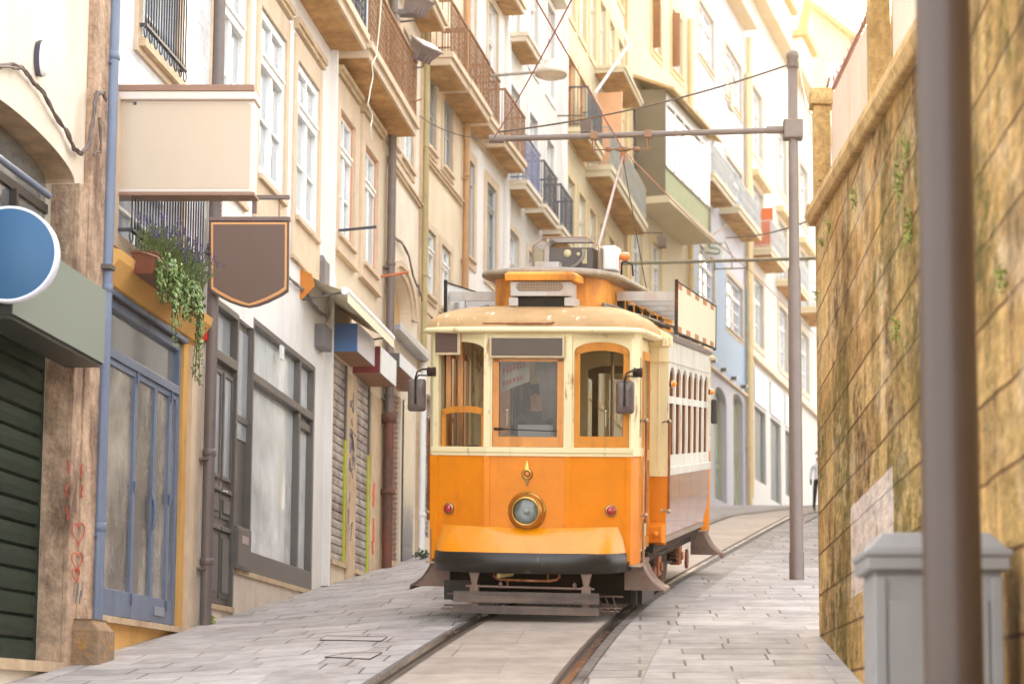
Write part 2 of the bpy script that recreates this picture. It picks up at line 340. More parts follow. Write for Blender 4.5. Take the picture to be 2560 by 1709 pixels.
def window(f,r,frame=M_whitepaint,pane=M_pane,depth=.16,fw=.06,cols=2,trans=.30,rows=2,name='window',mun=.035,head=False,surround=None,sw=.14,proud=.035,sill=True,curtain=False,hs=None):
    """casement window set back in its opening: frame, transom light, leaves; sub-part pane; optional stone surround"""
    x0,x1,z0,z1=r; y=depth; m=MB()
    m.box(x0,x0+fw,y-.05,y+.03,z0,z1); m.box(x1-fw,x1,y-.05,y+.03,z0,z1); m.box(x0+fw,x1-fw,y-.05,y+.03,z0,z0+fw*1.2); m.box(x0+fw,x1-fw,y-.05,y+.03,z1-fw,z1)
    zt=z1
    if trans:
        zt=z1-(z1-z0)*trans; m.box(x0+fw,x1-fw,y-.075,y+.02,zt-fw*.7,zt+fw*.7)
        m.box(x0+fw,x1-fw,y-.1,y-.076,zt+fw*.2,zt+fw*.6)
    for i in range(1,cols):
        xc=x0+(x1-x0)*i/cols; mw=fw*1.1 if i*2==cols else mun
        m.box(xc-mw/2,xc+mw/2,y-.055,y+.015,z0+fw,zt-fw*.7)
        if trans: m.box(xc-mun/2,xc+mun/2,y-.045,y+.015,zt+fw*.7,z1-fw)
    for i in range(1,rows):
        zc=z0+(zt-z0)*i/rows; m.box(x0+fw,x1-fw,y-.04,y+.012,zc-mun/2,zc+mun/2)
    o=m.build(name,frame,f.o)
    p=MB(); p.quad((x0+.01,y,z0+.01),(x1-.01,y,z0+.01),(x1-.01,y,z1-.01),(x0+.01,y,z1-.01)); p.build('pane',pane,o)
    if surround:
        s=MB(); q=proud; e=sw
        s.box(x0-e,x0,-q,.02,z0-e,z1+e); s.box(x1,x1+e,-q,.02,z0-e,z1+e); s.box(x0,x1,-q,.02,z1,z1+e); s.box(x0,x1,-q,.02,z0-e,z0)
        if sill: s.box(x0-e*.3,x1+e*.3,-q-.05,-q+.001,z0-.05,z0+.01)
        if head: s.box(x0-e,x1+e,-q-.07,-q+.001,z1+e-.06,z1+e+.03); s.box(x0-e,x1+e,-q-.04,-q+.001,z1+e-.12,z1+e-.062)
        s.build('window_surround',surround,f.o)
    return o
def pipe(f,x,mt,r=.055,z0=0,z1=14,off=.10,name='drainpipe',seams=(1.2,3.4,5.6,8.0,10.5)):
    m=MB(); m.tube([(x,-off,z0),(x,-off,z1)],r,12)
    for z in seams:
        if z0<z<z1: m.lathe((x,-off,z),(0,0,1),[(-.05,r),(-.045,r*1.14),(.02,r*1.14),(.03,r)],12); m.box(x-r*1.5,x+r*1.5,-off-.012,.0,z-.10,z-.075)
    return m.build(name,mt,f.o)
def band(f,x0,x1,z,h,proud,mt,name='string_course'):
    m=MB(); m.box(x0,x1,-proud,.01,z,z+h*.6); m.box(x0,x1,-proud*1.5,.01,z+h*.6,z+h); return m.build(name,mt,f.o)
def balcony(f,x0,x1,z,proj,th=.17,rail=1.0,mt=M_peach,sof=M_soffit,rmt=M_rustiron,bars=None,ornate=True,panel=None,rings=True,back=.5,name='balcony'):
    """slab with stepped edge; sub-part railing. z = top of slab"""
    m=MB()
    m.box(x0,x1,-proj,.02,z-th*.45,z,0); m.box(x0+.04,x1-.04,-proj+.05,.02,z-th,z-th*.45,0)
    m.box(x0+.07,x1-.07,-proj+.09,.02,z-th-.012,z-th-.001,1)
    o=m.build(name,[mt,sof],f.o)
    if rail:
        r=MB(); yo=-proj+.06; a,b=x0+.05,x1-.05; zt=z+rail
        r.box(a-.02,b+.02,yo-.025,yo+.025,zt-.04,zt); r.box(a,b,yo-.012,yo+.012,z+.07,z+.10); r.box(a,b,yo-.010,yo+.010,zt-.16,zt-.14)
        for xx in (a,b):
            r.box(xx-.018,xx+.018,yo,0,zt-.04,zt-.001); r.box(xx-.01,xx+.01,yo,0,z+.07,z+.10)
            k=max(2,int(proj/.11))
            for i in range(k): 
                yy=yo*(i+.5)/k; r.tube([(xx,yy,z),(xx,yy,zt-.03)],.009,4)
        n=bars or max(3,int((b-a)/.11))
        for i in range(n+1):
            xx=a+(b-a)*i/n; r.tube([(xx,yo,z),(xx,yo,zt-.03)],.014 if i%6==0 else .009,4)
            if ornate and i<n:
                xm=xx+(b-a)/n/2; q=(b-a)/n*.46
                for zz in ((z+.28,z+.5,z+.72) if rings else (z+.5,)):
                    r.tube([(xm+q*math.cos(t*math.pi/4),yo,zz+q*1.3*math.sin(t*math.pi/4)) for t in range(8)],.008,3,close=True)
        r.build('railing',rmt,o)
        if panel:
            p=MB(); p.box(a,b,yo+.014,yo+.024,z+.1,zt-.05); p.build('rail_panel',panel,o)
    return o
def slats(f,x0,x1,z0,z1,n,y,mt,name='roller_shutter',d=.035,prof=0):
    m=MB(); vs=[]; h=(z1-z0)/n; k=0
    for i in range(n):
        zb=z0+h*i
        for (a,b) in ((0,0),(.1,-d*.8),(.5,-d),(.9,-d*.8),(1,0)): vs.append((zb+h*a,y+b))
    P=[]; 
    for z,yy in vs: P+= [(x0,yy,z),(x1,yy,z)]
    m.add(P,[(2*i,2*i+1,2*i+3,2*i+2) for i in range(len(vs)-1)],0,False)
    return m.build(name,mt,f.o)
LA=(-5.899,.0499); LB=(-6.208,.061); LC=(-8.149,.1162); LD=(-9.419,.149); LE=(-18.389,.30); LF=(-15.052,.25)
# ------------------------------------------------------------------ 1 corner house with the arch
f=H1=Fac(*LA,-330,227.5,name='corner_house',label='cream rendered corner house with a stone arch above a green roller shutter')
x1,zs=f.px(187,457); x0=x1-2.76; zb=f.px(112,1652)[1]
M_archst=mat('arch_soffit_stone',(206,178,146),rough=.85,var=.3,scale=4,bump=.5,dirt=(120,92,66),dirtamt=.6,dscale=2,dlow=.45,dhigh=.7)
wall(f,[(x0,x1,zb,zs+.20,.27)],13.5,M_cream,arch={0:.20},x0=-.5)
m=MB(); pts=arcpts((x0+x1)/2,zs,1.38,.20,180,0,20)
# inner arch ring (set back) and glazed fanlight
m=MB()
for a,b in zip(pts,pts[1:]): m.quad((a[0],.004,a[1]-.002),(b[0],.004,b[1]-.002),(b[0],.27,b[1]-.002),(a[0],.27,a[1]-.002))
m.build('arch_soffit',M_archst,f.o,fix=False)
zf=f.px(100,660)[1]
m=MB(); m.box(x0,x1,.262,.29,zf,zs+.2); fl=m.build('fanlight',M_paned,f.o)
m=MB(); m.box(x0,x1,.235,.262,zs-.28,zs-.20); xq=f.px(103,470)[0]; m.box(xq-.03,xq+.03,.20,.262,zf,zs-.28); m.build('glazing_bar',mat('dark_frame',(70,62,58),rough=.5),f.o)
m=MB(); z=f.px(60,447)[1]; m.tube([(x0+.2,-.02,z),(f.px(118,445)[0],-.02,z)],.03,8); m.build('blue_bar',M_bluepaint,f.o)
M_green=mat('green_shutter_paint',(32,50,38),rough=.5,var=.3,scale=5,dirt=(42,40,36),dirtamt=.7,dscale=2.5,dstretch=(.4,1,2.5),coat=.0,spec=.35)
slats(f,x0+.03,x1-.05,zb,zf,17,.25,M_green,d=.045)
m=MB(); m.box(x1-.008,x1+.001,-.001,.205,zb-.05,zs-.01); m.build('jamb_stone',M_oldstone,f.o)
m=MB(); m.box(x1-.05,x1-.009,.21,.26,zb,zf); m.box(x0,x1+.02,-.05,.27,zb-.09,zb-.001,1); m.build('shutter_guide',[M_green,M_stone],f.o)
# pier of weathered granite
a=f.px(210,1000)[0]; b=f.L-.02
xx=f.px(214,300)[0]
m=MB(); m.box(xx,b,-.07,0,-.3,13.4); m.build('granite_pier',M_oldstone,f.o,bev=.01)
m=MB(); m.box(x1+.001,xx-.002,-.05,0,-.3,zs); m.build('arch_jamb',M_oldstone,f.o,bev=.01)
g0=f.px(165,1600)[0]; m=MB(); 
g1=f.L-.05; zt=f.px(200,1550)[1]
m.loft([[(g0,-.0,-.2),(g0,-.30,-.2),(g1,-.30,-.2),(g1,-.0,-.2)],[(g0,-.0,zt-.1),(g0,-.28,zt-.1),(g1,-.28,zt-.1),(g1,0,zt-.1)],[(g0+.05,-.0,zt),(g0+.05,-.2,zt),(g1-.05,-.2,zt),(g1-.05,0,zt)]],smooth=False,cap=True)
m.build('guard_stone',mat('guard_stone',(150,124,98),rough=.9,var=.35,scale=7,bump=.9,bscale=20,dirt=(200,140,40),dirtamt=.5,dscale=4,dstretch=(1,1,1),dlow=.55,dhigh=.62),f.o,bev=.02)
# red hearts and scribbles painted on the pier
m=MB(); rnd=random.Random(3)
def onpier(u,v): q=f.px(u,v,.075); return Vector((q[0],-.074,q[1]))
def heart(u,v,s):
    pts=[]
    for i in range(18):
        t=2*math.pi*i/18; hx=16*math.sin(t)**3; hz=13*math.cos(t)-5*math.cos(2*t)-2*math.cos(3*t)-math.cos(4*t)
        pts.append(onpier(u+hx*s*.5,v-hz*s))
    m.tube(pts,.0045,4,close=True)
for (u,v,s) in ((196,1330,2.0),(193,1400,1.7),(190,1435,1.2)): heart(u,v,s)
for (u,v) in ((172,1150),(170,1210),(168,1265),(204,1160),(203,1210)):
    m.tube([onpier(u+rnd.uniform(-5,5),v+k*11) for k in range(4)],.007,4)
m.build('graffiti',mat('red_spray_paint',(206,70,50),rough=.7),f.o)
m=MB()
for k in range(5): m.tube([onpier(184+k*5,1490+(k%2)*18),onpier(187+k*5,1455+(k%2)*20)],.005,4)
m.build('graffiti',mat('grey_spray_paint',(110,120,124),rough=.7),f.o)
# ------------------------------------------------------------------ 2 narrow house with the ochre shop front
f=H2=Fac(*LA,228,500,name='narrow_house',label='narrow white tiled house with an ochre shop front and blue glazed doors')
M_tile=paving('white_wall_tiles',(228,228,230),(222,222,226),.14,.14,frag=.5,mort=.004,mcol=(196,192,190),off=0,rough=.2)
for n in M_tile.node_tree.nodes:
    if n.type=='MAPPING': n.inputs['Rotation'].default_value=(math.pi/2,0,0)
zy=f.px(277,600)[1]
shop=f.rect((275,735),(461,866),(244,1536)); 
up=f.rect((357,-260),(443,-100),(352,104)); lo=f.rect((296,250),(455,300),(296,590)); lo[3]=up[2]-.9
e=.20
wall(f,[tuple(up)+(.3,),tuple(lo)+(.3,)],13.0,M_tile,zb=zy)
wall(f,[tuple(shop)+(.22,)],zy,M_yellow,solid=False,x1=f.px(478,1000)[0],name='ochre_front')
xr=f.px(478,1000)[0]
m=MB(); m.box(xr,f.L,0,.3,-1,zy); m.build('side_pier',M_peach,f.o)
m=MB(); m.box(xr-.14,xr+.03,-.05,0,shop[2]-.1,zy-.5); m.box(xr+.04,xr+.10,-.03,0,-.3,zy-.1); m.build('pilaster',M_peach,f.o)
zc0=f.px(278,665)[1]
m=MB(); m.prism([(0,0,zc0-.22),(0,-.06,zc0-.2),(0,-.20,zc0-.02),(0,-.22,zc0+.06),(0,-.10,zc0+.1),(0,0,zc0+.1)],(xr,0,0)); m.build('cornice',M_yellow,f.o)
m=MB(); m.box(.0,shop[1]+.12,-.07,.22,shop[2]-.06,shop[2]); m.build('sill',M_stone,f.o)
# blue shop front
x0,x1,z0,z1=shop; zt=f.px(270,868)[1]; ztt=f.px(270,850)[1]
mus=[f.px(u,1500,-.1)[0] for u in (310,361,399)]
m=MB(); F0,F1=.03,.12
m.box(x0,x0+.05,F0,F1,z0,z1); m.box(x1-.07,x1,F0,F1,z0,z1); m.box(x0+.05,x1-.07,F0,F1,z1-.09,z1); m.box(x0+.05,x1-.07,F0-.02,F1,zt-.06,zt+.03)
m.box(x0-.001,x1+.02,-.045,.03,z1+.0,z1+.05)
o=m.build('shop_frame',M_bluepaint,f.o,bev=.006)
p=MB(); p.quad((x0+.05,.09,zt),(x1-.07,.09,zt),(x1-.07,.09,z1-.08),(x0+.05,.09,z1-.08)); p.build('pane',M_paned,o)
M_shopglass=mat('shop_glass',(158,150,138),rough=.03,var=.8,scale=1.3,spec=.6,coat=.6,dirt=(70,64,58),dirtamt=.7,dscale=1.1,dlow=.48,dhigh=.58,dstretch=(1,1,.3))
xs=[x0+.05]+mus+[x1-.07]
for i in range(4):
    a,b=xs[i]+.002,xs[i+1]-.002; d=MB(); ft=.045
    d.box(a,a+ft,.035,.085,z0+.02,zt-.062); d.box(b-ft,b,.035,.085,z0+.02,zt-.062); d.box(a+ft,b-ft,.035,.085,zt-.12,zt-.062); d.box(a+ft,b-ft,.035,.085,z0+.02,z0+.27)
    o=d.build('door_leaf',M_bluepaint,f.o,bev=.005)
    q=MB(); q.quad((a+ft,.06,z0+.26),(b-ft,.06,z0+.26),(b-ft,.06,zt-.11),(a+ft,.06,zt-.11)); q.build('pane',M_shopglass,o)
    if i==1:
        hz0=f.px(352,1310)[1]; hz1=f.px(354,1226)[1]; hx=b-.02
        q=MB(); q.tube([(hx,.034,hz0),(hx-.002,.015,hz0+.05),(hx-.003,.008,(hz0+hz1)/2),(hx-.002,.015,hz1-.05),(hx,.034,hz1)],.020,10); q.build('door_handle',M_bluepaint,o)
    if i in(0,2):
        q=MB()
        for t in (.06,.5,.93): q.tube([(b-.0,.02,z0+(zt-z0)*t),(b-.0,.02,z0+(zt-z0)*t+.11)],.012,6)
        q.build('hinge',M_bluepaint,o)
    if i==2:
        q=MB(); q.box(a+.10,b-.08,.022,.034,z0+.09,z0+.18); q.build('vent_grille',mat('pale_blue_vent',(150,156,170),rough=.4),o)
# small house number painted above the shop
cu=bpy.data.curves.new('house_number','FONT'); cu.body='9'; cu.size=.20; cu.extrude=.004; cu.align_x='CENTER'
no=bpy.data.objects.new('house_number',cu); scene.collection.objects.link(no); no.parent=f.o; HN=no; q=f.px(383,795); no.location=(q[0],-.006,q[1]); no.rotation_euler=(math.pi/2,0,0); cu.materials.append(mat('black_paint',(40,36,36)))
# windows and their grilles
window(f,up,frame=M_whitepaint,surround=M_peach,sw=.16,depth=.2,head=True); window(f,lo,surround=M_peach,sw=.14,depth=.2,cols=2,sill=False)
def flatgrille(r,off,n,name='window_grille',extra=.10,h=1.35,zo=0.0):
    x0,x1,z0,z1=r; m=MB(); x0-=extra; x1+=extra; zt=z0+h; y=-off
    m.box(x0,x1,y-.02,y+.02,z0+zo+.10,z0+zo+.13); m.box(x0,x1,y-.02,y+.02,zt-.03,zt)
    for s_ in (x0,x1-.03): m.box(s_,s_+.03,y,0,z0+zo+.1,z0+zo+.13); m.box(s_,s_+.03,y,0,zt-.03,zt)
    for i in range(n+1):
        xx=x0+.02+(x1-x0-.04)*i/n; mid=(z0+zo+.13+zt-.03)/2; wd=.017
        prof=[(z0+zo+.13,.003),(z0+zo+.24,wd),(mid,wd*.55),(zt-.16,wd),(zt-.03,.003)]
        vs=[];
        for z,q in prof: vs+=[(xx-q,y-.012,z),(xx+q,y+.012,z)]
        m.add(vs,[(2*k,2*k+1,2*k+3,2*k+2) for k in range(4)])
        if i%2==0: m.tube([(xx+.05*math.cos(t*math.pi/5),y,z0+zo+.05+.06*math.sin(t*math.pi/5)) for t in range(10)],.007,4,close=True)
    return m.build(name,M_iron,f.o,fix=False)
flatgrille(up,.09,16,h=1.9)
lo2=[f.px(282,600)[0]+.05,f.px(470,600)[0],f.px(284,572,.15)[1],0]
flatgrille(lo2,.16,26,extra=.02,h=1.35,name='balcony_grille')
m=MB(); m.box(up[0]-.1,up[1]+.1,-.10,0,up[2]-.10,up[2]-.03); m.build('sill',M_stone,f.o)
pipe(f,.0,M_bluepaint,r=.058,z0=-.1,z1=13,off=.085)
m=MB(); zz=f.px(255,680)[1]; m.box(-.12,.02,-.16,.0,zz-.02,zz+.02); m.build('pipe_bracket',M_greypaint,f.o)
# ------------------------------------------------------------------ 3 white house
f=H3=Fac(*LA,500.5,812,name='white_house',label='white rendered house with grey framed shop window and panelled grey double door')
wins=[]
S=[f.rect((545,-130),(617,0),(535,330)),f.rect((650,12),(714,92),(645,433)),f.rect((742,135),(796,201),(736,528))]
w_=S[2][1]-S[2][0]; S[0][0]=S[1][0]-(S[2][0]-S[1][0]); S[0][1]=S[0][0]+w_; S[1][1]=S[1][0]+w_
for s_ in S: s_[2]=S[1][2]; s_[3]=S[1][3]
S=[tuple(s_) for s_ in S]
door=f.rect((531,741),(592,778),(512,1504)); shopw=f.rect((634,792),(789,910),(594,1427)); side=[door[1]+.0,shopw[0],f.px(598,1424)[1],door[3]]
opens=[s_+(.24,) for s_ in S]+[tuple(door)+(.2,),tuple(shopw)+(.16,),tuple(side)+(.2,)]
upl=[(s_[0],s_[1],s_[3]+1.75,s_[3]+4.3,.2) for s_ in S]
wall(f,opens+upl,13.5,M_white)
for s_ in S: window(f,s_,surround=None,depth=.06,fw=.11,mun=.035)
for s_ in upl: window(f,s_[:4],depth=.16)
zc=f.px(690,0)[1]; zl=f.px(663,571)[1]
# peach stone frames and strips
m=MB()
for s_ in S:
    a,b=s_[0]-.17,s_[1]+.17
    m.box(a,s_[0],-.03,.02,zl,s_[3]+.3); m.box(s_[1],b,-.03,.02,zl,s_[3]+.3); m.box(s_[0],s_[1],-.03,.02,s_[3],s_[3]+.3); m.box(s_[0],s_[1],-.03,.02,zl,s_[2])
    m.box(s_[0]-.02,s_[1]+.02,-.08,-.031,s_[2]-.09,s_[2]-.02)
m.build('window_surround',M_peach,f.o,bev=.006)
m=MB()
for s_ in S: m.box(s_[0]-.20,s_[1]+.2,-.09,-.001,s_[3]+.42,s_[3]+.5); m.box(s_[0]-.2,s_[1]+.2,-.06,-.001,s_[3]+.36,s_[3]+.419)
m.build('hood_mould',M_stone,f.o)
m=MB()
for s_ in S: m.box(s_[0]-.17,s_[1]+.17,-.05,-.0,zl-.05,zl-.001)
m.build('string_course',M_stone,f.o)
# upper balcony slab
zb_=f.px(812,102)[1]
balcony(f,0.3,f.L-.0,zb_+.25,.55,th=.24,rail=1.0,rmt=M_iron)
m=MB(); m.box(f.L-.12,f.L-.01,-.10,0,f.g(f.L),13.4); m.build('downpipe_pilaster',M_white,f.o)
# grey panelled double door
x0,x1,z0,z1=door; zh=f.px(530,880)[1]
m=MB(); m.box(x0,x0+.06,.03,.16,z0,z1); m.box(x1-.06,x1,.03,.16,z0,z1); m.box(x0+.06,x1-.06,.03,.16,z1-.07,z1); m.box(x0+.06,x1-.06,.02,.16,zh-.05,zh+.06)
o=m.build('door_frame',M_greypaint,f.o,bev=.005); o.location.y=-.065; q=MB(); q.quad((x0+.05,.12,zh),(x1-.05,.12,zh),(x1-.05,.12,z1-.05),(x0+.05,.12,z1-.05)); q.build('pane',M_pane,o)
xm=(x0+x1)/2; H=zh-.05-z0
for a,b,hn in ((x0+.062,xm-.006,0),(xm+.006,x1-.062,1)):
    d=MB(); d.box(a,b,.09,.13,z0+.02,z0+H)
    for t0,t1 in ((.03,.30),(.36,.46)):
        d.box(a+.05,b-.05,.07,.09,z0+H*t0,z0+H*t1); d.box(a+.09,b-.09,.05,.07,z0+H*t0+.06,z0+H*t1-.06)
        d.box(a+.02,b-.02,.045,.089,z0+H*t1+.02,z0+H*t1+.07)
    zz0,zz1=z0+H*.52,z0+H*.97
    for bx in ((a+.03,a+.075,zz0,zz1),(b-.075,b-.03,zz0,zz1),(a+.075,b-.075,zz0,zz0+.05),(a+.075,b-.075,zz1-.05,zz1)): d.box(bx[0],bx[1],.06,.089,bx[2],bx[3])
    o=d.build('door_leaf',M_greypaint,f.o,bev=.005); o.location.y=-.065; q=MB(); q.box(a+.075,b-.075,.08,.0895,zz0+.05,zz1-.05); q.build('pane',M_pane,o)
    if hn: q=MB(); q.tube([(a+.03,.08,z0+H*.47),(a+.03,.03,z0+H*.47),(a+.14,.03,z0+H*.47)],.012,8); q.box(a+.015,a+.045,.075,.0899,z0+H*.44,z0+H*.52); q.build('door_handle',mat('nickel',(190,186,180),rough=.25,metal=1),o)
m=MB(); m.box(door[0]-.02,door[1]+.04,-.04,.2,door[2]-.06,door[2]); m.box(side[0]+.04,shopw[1]+.03,-.04,.2,side[2]-.06,side[2]-.001); m.build('sill',M_stone,f.o)
# side light, letter boxes
a,b=side[0]+.001,side[1]-.001; m=MB(); m.box(a,b,.10,.14,side[2],side[3]); m.box(a+.01,a+.05,.05,.1,side[2],side[3]); m.box(b-.05,b,.02,.1,side[2],side[3]); m.box(a+.05,b-.05,.06,.1,f.px(610,1130)[1]+.35,f.px(610,1130)[1]+.42)
o=m.build('side_panel',M_greypaint,f.o); o.location.y=-.04
q=MB(); zz=f.px(610,1010)[1]; q.box(a+.06,b-.06,.085,.0995,f.px(610,1120)[1]+.1,side[3]-.1); q.build('pane',M_pane,o)
q=MB(); q.box(a+.06,a+.20,.055,.099,f.px(600,1205)[1],f.px(600,1140)[1]); q.build('intercom',mat('intercom_steel',(168,164,160),rough=.35,metal=.6),o)
# shop window
x0,x1,z0,z1=shopw; zt=f.px(631,938)[1]; xm=f.px(733,1200,-.08)[0]
m=MB(); m.box(x0,x0+.07,.0,.14,z0,z1); m.box(x1-.1,x1,.0,.14,z0,z1); m.box(x0+.07,x1-.1,.0,.14,z1-.07,z1); m.box(x0+.07,x1-.1,.0,.14,z0,z0+.28); m.box(x0+.07,x1-.1,-.01,.14,zt-.05,zt+.05); m.box(xm-.05,xm+.05,.005,.14,z0+.28,zt-.05); m.box(xm-.035,xm+.035,.005,.14,zt+.05,z1-.07)
m.box(xm+.05,x1-.1,.03,.1,zt-.22,zt-.12)
o=m.build('shop_frame',M_greypaint,f.o,bev=.006)
M_wglass=mat('shop_glass_painted_reflection',(232,236,238),rough=.05,var=.5,scale=.9,spec=.5,coat=.2,dirt=(176,182,184),dirtamt=.6,dscale=.7,dstretch=(1,1,.22),dlow=.5,dhigh=.6)  # white reflection and its streaks put into the pane's colour
q=MB(); q.quad((x0+.05,.09,z0+.2),(x1-.05,.09,z0+.2),(x1-.05,.09,z1-.05),(x0+.05,.09,z1-.05)); q.build('pane',M_wglass,o)
pipe(f,.03,M_pipeb,r=.066,z0=f.g(.1)-.05,z1=13.3,off=.085,seams=(.7,1.9,4.2,7.2,9.5))
M_skirt=mat('pinkish_plinth_render',(216,200,184),rough=.85,var=.12,bump=.3,dirt=(170,140,110),dirtamt=.6)
m=MB(); m.box(door[1]+.05,f.L-.15,-.02,.0,-.5,side[2]-.061); m.box(.25,door[1]+.049,-.02,0,-.5,door[2]-.061); m.build('plinth',M_skirt,f.o)
m=MB(); z=f.px(700,880)[1]; m.box(f.px(700,880)[0]-.03,f.px(705,880)[0],-.03,0,z-.09,z+.09); m.build('number_plate',M_whitepaint,f.o)
# ------------------------------------------------------------------ 4 peach house
f=H4=Fac(*LB,812.5,957,name='peach_house',label='peach stone house with rusty iron balcony over two graffitied roller shutters')
A=f.rect((845,270),(882,327),(839,580)); B=f.rect((907,362),(938,405),(904,658))
B[1]=B[0]+(A[1]-A[0]); B[2]=A[2]; B[3]=A[3]
s1=f.rect((833,884),(869,918),(822,1395)); s2=f.rect((893,930),(927,963),(884,1421)); 
up=[(A[0],A[1],A[3]+1.95,A[3]+4.4),(B[0],B[1],A[3]+1.95,A[3]+4.4)]
wall(f,[tuple(A)+(.22,),tuple(B)+(.22,),tuple(s1)+(.08,),tuple(s2)+(.08,)]+[u+(.25,) for u in up],13.8,mat('pale_peach_render',(220,204,180),rough=.85,var=.12,scale=1.5,bump=.25,dirt=(190,140,90),dirtamt=.45,dscale=.9))
window(f,A,depth=.07,fw=.085); window(f,B,depth=.07,fw=.085)
for u in up: window(f,u,depth=.18,frame=M_whitepaint)
redw=mat('red_brown_frame',(206,146,112),rough=.5,var=.1)
m=MB()
for r in (A,B): m.box(r[1]-.03,r[1]-.001,.0,.06,r[2],r[3]); m.box(r[0],r[1]-.03,.0,.06,r[3]-.03,r[3]-.001)
m.build('outer_frame',redw,f.o)
slats(f,B[0]+.02,B[1]-.06,B[2]+.02,B[2]+(B[3]-B[2])*.72,26,.055,mat('pale_shutter',(200,204,210),rough=.4),d=.03,name='window_shutter')
zl=f.px(827,620)[1]
m=MB()
for r in (A,B):
    m.box(r[0]-.22,r[0],-.05,.02,zl,r[3]+.42); m.box(r[1],r[1]+.22,-.05,.02,zl,r[3]+.42); m.box(r[0],r[1],-.05,.02,r[3],r[3]+.42); m.box(r[0],r[1],-.05,.02,zl,r[2])
    m.box(r[0]-.03,r[1]+.03,-.10,-.051,r[2]-.07,r[2]-.01); m.box(r[0]-.24,r[1]+.24,-.09,-.0505,zl,zl+.05)
m.build('window_surround',M_peach,f.o,bev=.006)
m=MB()
for r in (A,B): m.box(r[0]-.25,r[1]+.25,-.13,0,r[3]+.50,r[3]+.57); m.box(r[0]-.25,r[1]+.25,-.09,0,r[3]+.44,r[3]+.499)
m.build('hood_mould',M_stone,f.o)
zs_=f.px(835,100)[1]
balcony(f,.15,f.L-.05,zs_,.55,th=.24,rail=1.05,ornate=True)
balcony(f,.15,f.L-.05,zs_+3.3,.55,th=.24,rail=1.0,ornate=False)
m=MB()
for (u,v,u2,v2) in ((874,188,940,230),(935,285,997,315)):
    p=f.px(u,v); m.tube([(p[0],0,p[1]),(p[0]+.15,-.75,p[1]+.28)],.014,6)
m.build('iron_stay',M_rustiron,f.o)
M_shut=mat('graffiti_shutter',(186,176,170),rough=.45,var=.5,scale=3.5,dirt=(120,96,92),dirtamt=.85,dscale=1.4,dstretch=(1.3,1,1.6),dlow=.45,dhigh=.62,metal=.2)
for i,r in enumerate((s1,s2)):
    o=slats(f,r[0]+.02,r[1]-.02,r[2],r[3],24,.06,M_shut,d=.035)
    m=MB(); m.box(r[1]-.06,r[1]-.001,.0,.03,r[2],r[2]+(r[3]-r[2])*.62); m.build('painted_guide',mat('acid_yellow_paint',(190,200,50),rough=.5),f.o)
    m=MB(); m.box(r[1]-.06,r[1]-.001,.0,.03,r[2]+(r[3]-r[2])*.62+.001,r[3]); m.build('shutter_guide',M_greypaint,f.o)
    m=MB(); m.box(r[0]-.05,r[1]+.05,-.05,.18,r[2]-.07,r[2]-.001); m.build('sill',M_stone,f.o)
m=MB(); zg=.0
m.box(0,s1[0]-.0,-.02,0,-.5,s1[3]-.2); m.box(s1[1],s2[0],-.012,0,-.3,s1[3]-.1); m.box(s2[1],f.L,-.012,0,-.2,s1[3]-.1); m.build('stone_pier',M_stone,f.o,bev=.008)
m=MB(); rnd=random.Random(9); xm=(s1[1]+s2[0])/2; 
for k in range(16): 
    z=s1[2]+.3+rnd.random()*2.4; m.tube([(xm+rnd.uniform(-.25,.25),-.016,z),(xm+rnd.uniform(-.25,.25),-.016,z+rnd.uniform(-.2,.25)),(xm+rnd.uniform(-.2,.2),-.016,z+rnd.uniform(-.2,.2))],.008,4)
m.build('graffiti',mat('blue_grey_spray',(110,116,134),rough=.7),f.o)
m=MB()
for k in range(7):
    z=s1[2]+.2+rnd.random()*1.3; xx=s2[1]+.2+rnd.random()*.1; m.tube([(xx,-.016,z),(xx+rnd.uniform(-.1,.1),-.016,z+.2)],.02,4)
m.build('graffiti',mat('orange_spray',(230,110,70),rough=.7),f.o)
xp=f.px(958,1000)[0]-.12
pipe(f,xp,M_pipeb,r=.07,z0=f.px(955,1150)[1],z1=13,off=.12)
m=MB(); zt=f.px(955,1040)[1]; zb=f.px(955,1230)[1]; m.tube([(xp,-.12,f.g(xp)),(xp,-.12,zt)],.085,12); m.lathe((xp,-.12,zt),(0,0,1),[(-.12,.085),(-.11,.13),(.03,.13),(.05,.07)],12); m.lathe((xp,-.12,zb),(0,0,1),[(-.06,.085),(-.05,.12),(.03,.12),(.04,.085)],12); m.build('cast_iron_pipe_foot',mat('rusty_pipe',(100,68,56),rough=.7,var=.4,scale=12,dirt=(170,76,50),dirtamt=.5,dscale=5),f.o)
m=MB(); m.tube([(f.L-.03,-.05,1),(f.L-.03,-.05,13)],.035,8); m.build('wall_conduit',M_stone,f.o)
